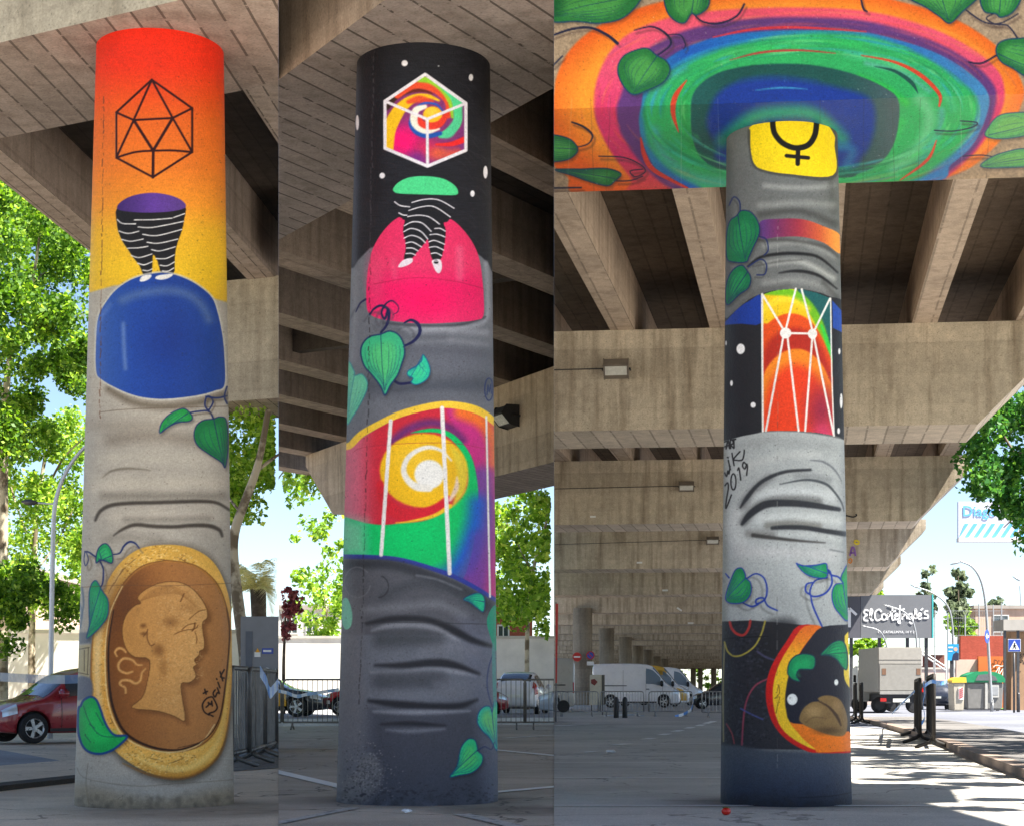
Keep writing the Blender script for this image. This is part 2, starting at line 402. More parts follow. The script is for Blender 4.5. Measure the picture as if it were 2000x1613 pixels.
    w.stroke([(240,1490),(300,1514),(370,1516),(430,1470),(452,1380)], [2,5,6,5,2], (140,86,28), 2.5, .7, raw=True)
    w.stroke([(196,1160),(182,1240),(178,1320),(184,1385),(202,1432)], [1,3,4,3,1], (132,82,30), 1.5, .7, raw=True)
    for k in range(26):
        a0 = rg.uniform(0, 6.28); q = rg.uniform(.84, .97); aa = np.linspace(a0, a0+rg.uniform(.06,.22), 5)
        w.stroke(np.column_stack([316+137*q*np.cos(aa), 1290+227*q*np.sin(aa)]), [.4,1.4,.4], (70,38,12), .6, .8, raw=True)
    w.stroke(np.vstack([ri, ri[:1]]), 9, (170,112,48), 2.5, .9, raw=True)
    w.stroke(np.vstack([ri, ri[:1]])*[1.03,1.02]+[-10,-26], 1.8, (92,50,18), .8, .7, raw=True)
    w.fill(inn, lerp_x([(212,(118,68,26)),(260,(142,86,38)),(330,(166,108,54)),(446,(178,122,70))]), 1.2, raw=True)
    w.blob((900,1500), 330, 420, (92,50,18), .7); w.blob((1250,1790), 330, 150, (104,62,28), .5)
    w.stroke(np.vstack([ri[3:11]]), [2,4,5,5,4,2], (36,18,8), .9, .95, raw=True)
    w.stroke(ri[2:12]+[-6,4], 2.2, (236,204,142), .8, .8, raw=True)
    w.stroke(ri[9:14]+[6,8], [2,7,7,3], (232,184,88), 2.4, .8, raw=True)
    w.stroke(ri[9:15]+[2,-4], [1,3,1], (56,26,8), .9, .85, raw=True)
    w.z(170, 1060, 3.507)
    head = [(345,378),(365,345),(420,305),(500,272),(575,262),(650,272),(720,310),(775,370),(812,430),(826,480),(820,515),(795,537),(790,575),(800,640),(804,690),(798,725),(770,740),(768,765),(735,800),(752,830),(728,850),(744,890),(740,925),(700,955),(645,962),(652,1060),(672,1215),(600,1185),(480,1148),(305,1128),(375,1060),(410,960),(428,800),(330,780),(275,735),(245,650),(245,560),(275,480),(330,425),(368,412)]
    w.fill(np.array(head)+[26,26], (92,54,22), 7, .55, n=3)
    w.fill(head, lerp_x([(240,(186,130,64)),(300,(194,138,72)),(400,(206,154,90))]), n=3)
    for _ in range(900):
        x, y = rg.uniform(480, 800), rg.uniform(290, 1120)
        if y > 940 and x > 640: continue
        q = rg.uniform(-14, 14); w.stroke([(x,y),(x+q,y+rg.uniform(-10,10))], .9, (240,198,134) if rg.random() < .55 else (160,106,50), .6, .5)
    for i in range(15):
        t = i/14; w.stroke([(360+20*t,400-10*t),(430+60*t,330+30*t),(560+70*t,290+60*t),(700+60*t,340+110*t)], [.6,1.3,.5], (150,98,46), .7, .42)
    for i in range(7):
        t = i/6; w.stroke([(350+20*t,430+20*t),(270+60*t,520+20*t),(265+70*t,640-10*t),(330+50*t,740-60*t)], [.5,1.2,.5], (150,98,46), .7, .4)
    w.stroke(head+head[:1], 1.4, (92,54,20), .7, .9, n=3); bl = (98,56,22)
    for q, wd in (([(600,622),(660,598),(740,585),(760,560)],1.7),([(650,592),(690,560),(748,546)],1.7),([(740,610),(752,650),(748,690)],1.5),([(738,548),(735,580),(720,600)],3),([(415,590),(412,650),(435,700),(462,690)],2.2),([(415,600),(385,640)],1.6),([(640,400),(665,345)],2.4),([(700,520),(760,470),(812,455)],1.4),([(735,800),(768,805)],1.4)): w.stroke(q, wd, bl, .7, .85)
    for c, rx, ry, a in (((385,565),36,26,.9),((390,620),40,22,.9),((575,540),90,60,.55),((490,730),70,70,.7),((520,850),50,120,.4),((700,440),120,60,.25)): w.blob(c, rx, ry, (116,70,28), a)
    for q in ([(205,775),(192,745),(215,720),(245,725),(265,745)],[(375,835),(340,830),(310,800),(250,790),(215,830),(225,870),(270,890),(310,880)],[(400,860),(375,890),(365,940),(330,960),(290,940),(240,940),(225,965),(260,990),(265,1025)]): w.stroke(q, [3,5,4], (206,150,84), 1.4, .95)
    w.z(0, 1190, K)
    # signature
    sg = (34,20,16)
    for q in ([(1500,755),(1465,730),(1455,680),(1480,640),(1520,625),(1540,650),(1560,700),(1540,730),(1500,745),(1530,765)],[(1480,700),(1500,680),(1495,665),(1515,680),(1520,655),(1525,690)],[(1460,600),(1490,585)],[(1470,570),(1480,605)],[(1545,575),(1530,600),(1545,625),(1560,595),(1575,600),(1560,560)],[(1565,520),(1580,560)],[(1555,495),(1558,500)],[(1580,445),(1600,510)],[(1610,430),(1585,480),(1610,490)]):
        w.stroke(q, 2.9, sg, .7)
    # left side: grey blue strokes, pale panel, leaves
    w.fill([(560,160),(655,165),(655,240),(560,245)], (92,98,108), 3, .85, smooth=False)
    w.fill([(555,255),(648,250),(640,490),(555,460)], (176,160,118), 1.5, .95, smooth=False)
    for q in ([(560,285),(640,270)],[(560,450),(635,465)],[(605,290),(605,440)],[(635,270),(628,460)]): w.stroke(q, 1.6, (74,62,46), .7, .9)
    w.fill([(555,490),(650,495),(665,610),(600,640),(550,640)], (92,96,108), 3, .9)
    for q in ([(560,-60),(590,20),(575,130)],[(590,-160),(600,-40),(580,60)]): w.stroke(q, 3.5, (74,90,110), 1.5, .8)
    w.z(0, 780, K)
    for q, wd in (([(610,1090),(640,1095),(690,1130)],3.2),([(815,1110),(860,1100),(890,1050),(930,1020),(970,1030),(1000,1065)],[2,3.5,4.2,2.5]),([(610,1090),(603,1150),(615,1190),(635,1150),(622,1100)],1.8),([(722,1165),(742,1220),(738,1310),(722,1345)],3)):
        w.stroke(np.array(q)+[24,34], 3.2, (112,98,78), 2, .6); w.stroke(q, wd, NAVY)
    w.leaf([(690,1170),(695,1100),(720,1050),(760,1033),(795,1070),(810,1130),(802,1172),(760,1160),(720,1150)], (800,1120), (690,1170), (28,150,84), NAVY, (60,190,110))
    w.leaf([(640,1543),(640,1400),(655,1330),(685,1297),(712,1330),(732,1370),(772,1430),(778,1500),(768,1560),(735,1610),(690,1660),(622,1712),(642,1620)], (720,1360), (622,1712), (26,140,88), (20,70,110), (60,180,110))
    w.z(0, 1190, K)
    w.leaf([(560,780),(565,705),(580,690),(600,650),(650,625),(690,645),(720,710),(750,800),(790,870),(830,902),(912,908),(870,960),(800,1010),(720,1034),(640,1020),(590,970),(563,880)], (590,700), (905,912), (18,160,74), (16,60,120), (34,205,92), wl=4.5, nv=0)
    for q in ([(600,690),(640,800),(720,900),(870,915)],[(690,740),(740,830)],[(610,900),(650,950)],[(640,820),(680,850)]): w.stroke(q, 2, (14,80,70), .8, .7)
    # joints and cracks of the casting
    w.z(0, 0, K)
    y = 190
    while y < 820:
        l = rg.uniform(4, 16); x = 203-(y-190)*.014+rg.uniform(-1,1)
        w.stroke([(x,y),(x+rg.uniform(-1.5,1.5),y+l)], rg.uniform(.8,2.2), (96,52,30), .7, .8, raw=True); y += l+rg.uniform(0,9)
    w.stroke([(196,1330+14),(330,1336+14),(455,1341+2)], 1.2, (90,60,36), .7, 0, raw=True)
    w.stroke([(160,1146),(240,1142),(330,1143),(452,1138)], 1.3, (100,66,40), .7, .65, raw=True)
    w.stroke([(150,1498),(170,1520),(260,1534),(340,1530),(455,1522)], 1.3, (112,98,80), .8, .6, raw=True)
    w.stroke([(172,1330+160),(168,1530),(175,1580)], 1.6, (108,94,78), .9, .6, raw=True)
    w.fill([(120,1530),(300,1560),(470,1540),(480,1620),(120,1620)], (150,126,92), 16, .55, raw=True)
    w.blob((560,1400+0), 1, 1, NAVY, 0)
    for _ in range(700):
        x, yy = rg.uniform(140,460), rg.uniform(70,1585)
        w.stroke([(x,yy),(x+.6,yy+.4)], rg.uniform(.7,1.7), (60,44,34), .6, rg.uniform(.25,.7), raw=True)
    for _ in range(260):
        x, yy = rg.uniform(w.x0, w.x0+w.w), 1585-abs(rg.normal(0, 16)); w.stroke([(x,yy),(x+rg.uniform(-5,5),yy+rg.uniform(1,7))], rg.uniform(3,9), (84,74,62), 5, rg.uniform(.08,.3), raw=True)
    w.grain(.016, 1, 4); w.grain(.010, 5, 5)
    return w

def paint_black():
    w = Wall(645, 50, 985, 1613, (30,30,36))
    K = 2000/540
    w.streaks(.10, 8, 18)
    w.z(544, 0, K); wh = (232,226,232)
    w.stroke([(700,380),(720,700),(705,1000),(715,1400)], 20, (20,20,25), 14, .6)
    rg = np.random.default_rng(8)
    for _ in range(46):
        y = rg.uniform(350, 2000); x = rg.uniform(1250, 1480)
        w.stroke([(x,y),(x+60,y+25),(x+110,y+80)], .8, (76,74,80), .7, .35)
    w.stroke([(562,500),(556,900),(550,1400),(545,1900)], 11, (84,84,96), 8, .6)  # pale sheen down the left edge painted into the colour
    # grey part
    w.fill([(620,530),(690,524),(700,508),(722,486),(760,470),(900,470),(940,502),(953,514),(960,530),(990,560),(990,1620),(620,1620)], (106,108,116), 2.2, smooth=False, raw=True)
    for c, rx, ry in (((912,460),22,22),((1392,563),16,25),((570,890),12,55),((750,1273),20,21),((1497,1248),16,46),((1403,1403),16,23)): w.dot(c, rx, ry, (236,232,236), 1)
    w.dot((1158,480), 5, 5, (190,190,190))
    # spiral in a cube
    hexa = [(1060,540),(1355,750),(1355,1090),(1078,1205),(770,1075),(770,735)]
    keep = w.a.copy()
    w.fill(hexa, (132,52,112), smooth=False)
    w.blob((900,1020), 240, 200, (232,18,112), 1.3); w.blob((1080,1080), 150, 130, (220,40,90), .9); w.blob((1000,1150), 120, 90, (120,40,130), .9)
    w.blob((1290,1130), 200, 90, (228,84,58), 1); w.blob((1150,1110), 120, 80, (230,96,60), .9)
    w.stroke([(790,1090),(800,960),(830,870),(890,780),(980,715),(1080,700),(1160,730)], [22,24,26,22,16,9,4], (244,190,26), 2)
    w.fill([(770,735),(900,640),(1010,640),(960,668),(860,720),(790,800)], (56,34,24), 3)
    w.stroke([(930,668),(1000,655),(1060,660),(1110,680)], [6,8,6,3], (100,34,24), 2, .9)
    w.stroke([(860,690),(960,612),(1060,605),(1160,655),(1225,740),(1228,840)], [14,22,24,20,13,10], (234,78,44), 2)
    w.stroke([(940,740),(1020,720),(1110,740)], [8,14,8], (226,70,44), 3, .9)
    w.stroke([(1015,575),(1100,590),(1180,650),(1240,740),(1258,850)], [12,11,9,8,5], (150,208,48), 2.5)
    w.stroke([(1100,545),(1190,620),(1280,700),(1302,800),(1290,900),(1240,950),(1170,985)], [4,14,22,20,16,15,9], (84,216,144), 2)
    w.stroke([(1290,880),(1240,960),(1190,985)], [14,18,10], (84,206,150), 3)
    w.fill([(1330,780),(1356,760),(1356,1090),(1300,1050),(1290,980),(1330,900)], (128,52,116), 4)
    w.stroke([(1140,1048),(1250,1045),(1345,1012)], [4,9,12], (236,40,42), 1.5)
    w.stroke([(968,830),(958,900),(1000,960),(1080,985),(1170,968)], [3,9,10,10,8], (28,84,172), 2)
    w.stroke([(985,790),(1050,750),(1140,758),(1190,810)], [3,4,4,3], (40,84,180), 1.4)
    w.stroke([(1060,775),(995,800),(980,870),(1010,925),(1080,950),(1160,935)], [8,13,15,13,12,4], (246,238,220), 2)
    w.dot((1115,835), 70, 62, (248,186,34), 2); w.dot((1110,815), 40, 30, (252,210,70), 5, .8)
    w.stroke([(1022,850),(1035,895),(1100,915),(1170,895),(1215,830)], [7,13,14,13,10], (232,58,40), 2)
    p = w.t(hexa); win = (slice(None), slice(None))
    ins = np.zeros(w.X.shape, bool)
    for (ax, ay), (bx, by) in zip(p, np.roll(p, -1, 0)):
        if ay != by: ins ^= ((ay > w.Y) != (by > w.Y)) & (w.X < (bx-ax)*(w.Y-ay)/(by-ay)+ax)
    w.a = np.where(ins[..., None], w.a, keep)
    ctr = (1075,865)
    w.stroke(hexa+hexa[:1], 6.4, wh, .8, smooth=False)
    for q in ((hexa[5],ctr),(hexa[1],ctr),(ctr,hexa[3])): w.stroke(q, 5.6, wh, .8)
    # green lens
    w.fill([(830,1365),(870,1320),(950,1285),(1070,1277),(1190,1295),(1270,1340),(1298,1385),(1280,1413),(1150,1412),(1000,1408),(870,1402),(835,1388)], (76,210,136))
    # pink dome
    w.z(544, 380, K)
    dome = [(640,830),(635,680),(650,520),(680,400),(740,290),(820,200),(890,160),(920,190),(1195,205),(1245,180),(1330,250),(1410,360),(1455,480),(1475,620),(1485,750),(1482,880),(1430,910),(1300,925),(1080,935),(900,925),(750,905),(680,880)]
    w.stroke([(1500,500),(1512,700),(1505,890),(1400,955),(1150,975),(900,965)], 9, (150,152,160), 5, .8)
    w.stroke([(1490,890),(1300,945),(1000,950),(760,930)], 5, (60,60,68), 3, .8)
    w.fill(dome, lerp_y([(420,(226,42,94)),(520,(224,50,98)),(560,(236,20,96)),(630,(232,40,100))]), n=4)
    w.blob((1050,760), 330, 190, (250,0,96), 1.1); w.blob((700,600), 110, 300, (226,74,114), .6)
    w.stroke([(1310,400),(1312,600)], 14, (232,104,136), 8, .55); w.stroke([(830,480),(840,600)], 10, (232,96,130), 8, .4)
    w.stroke([(690,650),(900,612),(1070,605),(1300,635),(1482,682)], 1.5, (170,20,66), .7, .7)
    legs = [(880,150),(912,185),(905,230),(900,270),(915,330),(920,400),(908,470),(965,462),(1000,420),(1060,350),(1080,325),(1090,390),(1115,475),(1170,472),(1190,420),(1205,330),(1210,260),(1195,200),(1245,150),(1100,60)]
    w.fill(legs, (26,25,30), n=3)
    for q in ([(840,55),(880,82),(950,92)],[(965,60),(1060,37),(1160,42),(1270,102)],[(942,118),(1040,90),(1130,92),(1243,165)],[(870,135),(900,150),(930,152)],[(935,162),(1010,152),(1090,165),(1165,217)],[(910,228),(970,200),(1040,210),(1105,270)],[(1130,248),(1170,248),(1207,268)],[(905,272),(960,248),(1030,270),(1080,325)],[(1095,293),(1150,290),(1205,310)],[(908,318),(960,298),(1020,315),(1062,352)],[(1088,345),(1130,335),(1200,362)],[(920,355),(970,347),(1035,382)],[(1090,385),(1140,380),(1195,405)],[(925,390),(970,390),(1008,410)],[(1105,430),(1140,425),(1180,445)],[(922,430),(960,428),(990,440)]):
        w.stroke(q, 2.0, (236,230,236), .6)
    w.fill([(865,527),(900,478),(962,462),(968,490),(920,520)], (228,214,222)); w.fill([(1113,478),(1170,474),(1182,530),(1165,570),(1142,562),(1120,520)], (228,214,222)); w.dot((1140,490), 18, 14, (26,25,30)); w.stroke([(1120,484),(1160,484)], 1.5, (228,214,222))
    # grey folds
    for q, wd, c, f, a in (([(950,1000),(1200,985),(1500,1000)],11,(146,148,156),7,.7),([(1000,1070),(1250,1062),(1500,1090)],9,(136,138,146),6,.6),([(700,960),(1000,1030),(1200,1030)],14,(84,86,94),10,.6),([(950,1130),(1200,1130),(1540,1160)],24,(84,86,96),14,.7),([(900,1220),(1200,1230),(1540,1230)],26,(92,94,106),16,.5),([(650,1380),(900,1400),(1200,1390),(1500,1370)],36,(66,70,80),22,.75),([(800,1480),(1100,1440),(1300,1450),(1500,1490)],14,(100,102,110),10,.7),([(545,560),(550,900),(530,1200)],12,(134,136,142),8,.6)):
        w.stroke(q, wd, c, f, a)
    for q, wd in (([(740,1000),(780,950),(800,880),(790,830),(740,805),(690,830),(660,870)],[4,6,5,3]),([(790,835),(770,900),(745,860),(770,800),(820,770),(865,810),(862,850),(830,870)],[5,4,3,2,1]),([(910,930),(960,910),(1010,940),(1022,1000),(980,1060),(910,1097)],[3,6,7,6,4]),([(840,1350),(880,1370),(960,1362)],5),([(630,760),(590,790),(560,850)],[4,2])):
        w.stroke(np.array(q)+[-40,50], 4, (70,70,78), 3, .5); w.stroke(q, wd, (26,28,72))
    lf = dict(col=(56,176,124), edge=(24,50,92), lite=(96,200,112))
    w.leaf([(770,1452),(740,1390),(680,1310),(620,1240),(595,1150),(610,1080),(660,1030),(740,1012),(800,990),(860,1010),(900,1070),(912,1150),(890,1230),(860,1310),(810,1380)], (740,1010), (770,1452), wl=3, nv=4, **lf)
    w.leaf([(1045,1160),(1080,1210),(1097,1280),(1070,1340),(1000,1377),(960,1360),(972,1330),(935,1310),(940,1275),(1000,1240),(1035,1200)], (950,1330), (1045,1160), (40,190,150), (24,90,130), (70,210,140))
    w.leaf([(500,1230),(545,1275),(552,1310),(600,1300),(635,1340),(642,1400),(600,1500),(540,1600),(490,1640)], (550,1300), (500,1640), (96,186,150), (60,130,140), (120,200,160), sh=False)
    q = np.linspace(0, 2*np.pi, 24); w.stroke(np.column_stack([1522+30*np.cos(q), 1410+80*np.sin(q)]), 2.2, NAVY)
    w.stroke([(1508,1450),(1515,1380),(1524,1430),(1536,1375),(1540,1440)], 2, NAVY, smooth=False)
    # planet band
    w.z(544, 780, K)
    bot = [(490,1118),(740,1125),(900,1145),(1080,1195),(1250,1255),(1400,1330),(1580,1440)]
    top = [(1600,190),(1555,165),(1450,100),(1340,75),(1180,62),(960,100),(780,175),(620,270),(480,390)]
    keep = w.a.copy()
    w.fill([(470,1118)]+bot+top, (202,38,56), n=4)
    w.fill([(440,300),(640,200),(650,930),(440,930)], (214,120,146), 26, .75, smooth=False)
    w.fill([(1230,60),(1600,100),(1600,1480),(1380,1340),(1430,760),(1400,470),(1290,270)], (196,46,124), 10)
    w.stroke([(1320,90),(1470,160),(1555,290),(1570,450)], 26, (242,112,42), 12)
    w.stroke([(830,300),(940,215),(1080,170),(1220,195),(1330,290)], 17, (112,40,104), 8)
    w.stroke([(1470,560),(1490,900),(1460,1150),(1420,1380)], 40, (120,64,150), 14, .95)
    grn = [(440,860),(620,890),(760,905),(900,890),(1050,870),(1180,820),(1300,730),(1360,640),(1370,540),(1330,400),(1250,290),(1150,240),(1000,240),(960,240),(1080,210),(1200,220),(1300,280),(1390,400),(1430,540),(1445,700),(1430,900),(1400,1100),(1330,1300),(1250,1258),(1080,1198),(900,1148),(740,1128),(440,1120)]
    w.fill(grn, (0,190,98), 1.8, n=3)
    k2 = w.a.copy()
    w.stroke([(1440,760),(1420,900),(1360,1080),(1270,1240),(1180,1290)], 34, (28,92,190), 20, 1)
    w.stroke([(1330,1280),(1400,1150),(1440,1000)], 26, (90,66,160), 14, .8)
    w.fill([(430,850),(630,880),(640,1130),(430,1130)], (136,204,168), 20, .8, smooth=False)
    w.dot((1050,512), 318, 268, (238,184,20), 3.2)
    w.blob((1000,420), 260, 160, (246,202,60), .6)
    w.fill([(1240,330),(1340,420),(1372,540),(1350,670),(1260,770),(1290,640),(1290,500)], (226,196,52), 6)
    w.stroke([(735,610),(775,740),(880,822),(1020,835),(1140,790),(1225,715)], [14,24,26,24,20,12], (208,30,46), 3)
    w.stroke([(1240,770),(1120,840),(950,880),(850,890)], [9,7,4,2], (238,190,40), 2.2)
    w.dot((1090,540), 108, 106, (238,234,226), 3)
    w.stroke([(1090,640),(1000,630),(935,580),(905,510),(930,430),(1000,370),(1090,345),(1180,370),(1250,440)], [14,15,13,11,10,9,8,6,3], (234,228,216), 2.4)
    w.stroke([(1290,560),(1285,640),(1240,725)], [3,10,6], (232,204,190), 3, .9)
    w.stroke([(540,380),(620,345),(900,318),(1250,315),(1500,355)], 1.3, (150,40,60), .7, .55)
    cut = spline(w.t([(440,1120)]+bot), 6); m = (w.Y > np.interp(w.X, cut[:, 0], cut[:, 1]))
    arc = spline(w.t([(440,350),(510,345),(600,262),(750,175),(870,118),(1020,74),(1180,46),(1310,52),(1420,80),(1500,118),(1600,190)]), 6); m |= w.Y < np.interp(w.X, arc[:, 0], arc[:, 1])
    w.a = np.where(m[..., None], keep, w.a)
    w.stroke([(440,330),(510,335),(600,250),(750,165),(870,110),(1020,66),(1180,38),(1310,46),(1420,72),(1500,112),(1570,170)], [12,13,13,12,13,13,14,15,14,13], (246,200,58), 1)
    w.stroke(np.array([(440,1120)]+bot)+[0,16], 9, (46,60,150), 1.2)
    for q, wd in (([(812,155),(742,1122)],7.4),([(1183,62),(1238,1255)],8),([(1503,125),(1530,1425)],4)): w.stroke(q, wd, (236,230,224), .8)
    # lower grey folds
    w.fill([(440,1155),(740,1160),(900,1180),(1080,1232),(1250,1292),(1400,1366),(1600,1480),(1600,1700),(440,1700)], (86,86,92), 3, smooth=False)
    w.stroke([(500,1190),(800,1190),(1050,1260),(1300,1370),(1520,1490)], 20, (50,52,58), 9, .9)
    w.stroke([(760,1420),(1000,1330),(1250,1370),(1420,1470)], 18, (66,68,74), 12, .8)
    w.stroke([(1000,1270),(1150,1300),(1320,1370)], 4, (120,122,128), 3, .7)
    w.stroke([(620,1520),(900,1500),(1150,1480),(1350,1560)], 16, (128,128,134), 10, .6)
    q = np.linspace(.2, 5.6, 22); w.stroke(np.column_stack([570+95*np.cos(q), 1320+110*np.sin(q)]), 2.2, (124,124,130), 1.2, .55)
    q = np.linspace(-1.2, 1.5, 14); w.stroke(np.column_stack([720+75*np.cos(q), 1350+80*np.sin(q)]), 2.2, (42,42,48), 1.2, .8)
    w.leaf([(1340,1440),(1420,1400),(1470,1405),(1492,1450),(1482,1532),(1430,1500),(1380,1462)], (1485,1460), (1340,1440), (22,180,130), (20,70,110), (40,215,140))
    w.z(544, 1190, K)
    w.fill([(430,-120),(600,-100),(620,900),(600,1400),(400,1400)], (112,110,114), 16, .7, smooth=False)
    w.fill([(660,720),(1560,700),(1600,1420),(640,1430)], (66,66,74), 24, .85, smooth=False)
    w.fill([(1300,60),(1600,100),(1600,1420),(1480,1420),(1420,700)], (106,108,124), 18, .6, smooth=False)
    dk, lt = (36,36,41), (148,148,154)
    for q, wd, c, f, a in (
        ([(640,100),(800,70),(960,65),(1100,80),(1250,140),(1400,220),(1540,262)],[5,12,13,12,14,13,6],dk,5,.95),([(680,150),(800,118),(1000,112),(1150,142),(1300,225)],[4,10,11,10,4],lt,5,.75),
        ([(740,220),(950,210),(1150,230)],30,(62,64,68),16,.8),([(1050,300),(1250,260),(1420,300)],22,(118,118,126),12,.6),
        ([(700,402),(900,402),(1100,386),(1250,396),(1450,462)],[4,12,16,15,5],dk,5,.95),([(670,452),(900,448),(1100,428),(1300,450),(1420,480)],[4,8,8,9,3],lt,4.5,.75),([(740,520),(950,510),(1150,510)],34,(66,67,72),16,.8),([(1150,540),(1350,570),(1450,520)],18,(116,116,124),11,.55),
        ([(655,658),(850,682),(1100,697),(1300,697),(1435,652)],[6,14,12,13,4],dk,5,.95),([(690,735),(1000,742),(1380,732)],[4,10,4],lt,4.5,.75),([(650,600),(900,610),(1300,600)],14,(112,112,118),9,.55),
        ([(745,828),(950,822),(1205,838)],[3,9,3],dk,4,.9),([(780,868),(950,878),(1200,862)],[3,8,3],(136,136,142),5,.7)): w.stroke(q, wd, c, f, a)
    w.stroke([(600,95),(1000,92),(1565,105)], 1.3, (50,50,54), .7, .8)
    w.fill([(460,1240),(560,1180),(620,1050),(720,1080),(750,1200),(700,1330),(600,1400),(460,1400)], (126,122,120), 10, .6)
    for _ in range(500):
        x, y = rg.normal(640, 90), rg.normal(1200, 110)
        w.dot((x,y), rg.uniform(2,7), rg.uniform(2,6), (62,58,60) if rg.random() < .55 else (156,152,148), .7, .6)
    for _ in range(130):
        x, y = rg.uniform(440,1570), rg.normal(1330, 36); w.dot((x,y), rg.uniform(4,16), rg.uniform(3,8), (52,50,56), 1, .6)
    w.leaf([(1240,1207),(1290,1130),(1320,1000),(1370,937),(1420,942),(1440,1000),(1442,1020),(1477,1060),(1465,1120),(1400,1177),(1310,1197)], (1440,1015), (1240,1207), (44,196,124), (22,70,110), (110,210,100))
    w.leaf([(1585,1010),(1530,930),(1470,870),(1438,810),(1450,740),(1490,700),(1530,702),(1546,740),(1562,660),(1600,720)], (1545,745), (1580,1010), (48,190,150), (24,80,130), (150,210,90))
    w.stroke([(1440,1020),(1490,990),(1540,1010),(1560,960)], 2.4, NAVY, 1, .7); w.stroke([(1545,700),(1510,560),(1520,420),(1560,300)], 2.4, NAVY, 1, .6)
    w.fill([(1508,100),(1520,30),(1560,-30),(1600,0),(1590,280),(1565,285),(1540,220)], (30,150,116)); w.fill([(1545,280),(1568,285),(1575,660),(1555,660)], (80,150,140), 1, .8)
    w.fill([(460,-60),(500,-80),(532,20),(526,110),(492,142),(462,100)], (124,196,166))
    # joint of the casting
    w.z(544, 0, K); y = 370; xs = lambda y: np.interp(y, [370,1556,2960,4260,5100], [690,665,650,610,582])
    while y < 5080:
        l = rg.uniform(8, 40); x = xs(y)+rg.uniform(-5,5)
        dark = y > 1900
        w.stroke([(x,y),(x+rg.uniform(-4,4),y+l)], rg.uniform(.8,2.4), (28,24,26) if dark else (84,82,86), .7, .6); y += l+rg.uniform(2,34)
    for _ in range(420):
        x, y = rg.uniform(660,970), rg.uniform(500,1590); w.stroke([(x,y),(x+.6,y+.4)], rg.uniform(.7,1.8), (36,34,36), .6, rg.uniform(.25,.7), raw=True)
    for _ in range(260):
        x, yy = rg.uniform(w.x0, w.x0+w.w), 1585-abs(rg.normal(0, 16)); w.stroke([(x,yy),(x+rg.uniform(-5,5),yy+rg.uniform(1,7))], rg.uniform(3,9), (44,42,44), 5, rg.uniform(.08,.3), raw=True)
    w.grain(.018, 1, 6); w.grain(.012, 5, 7)
    return w
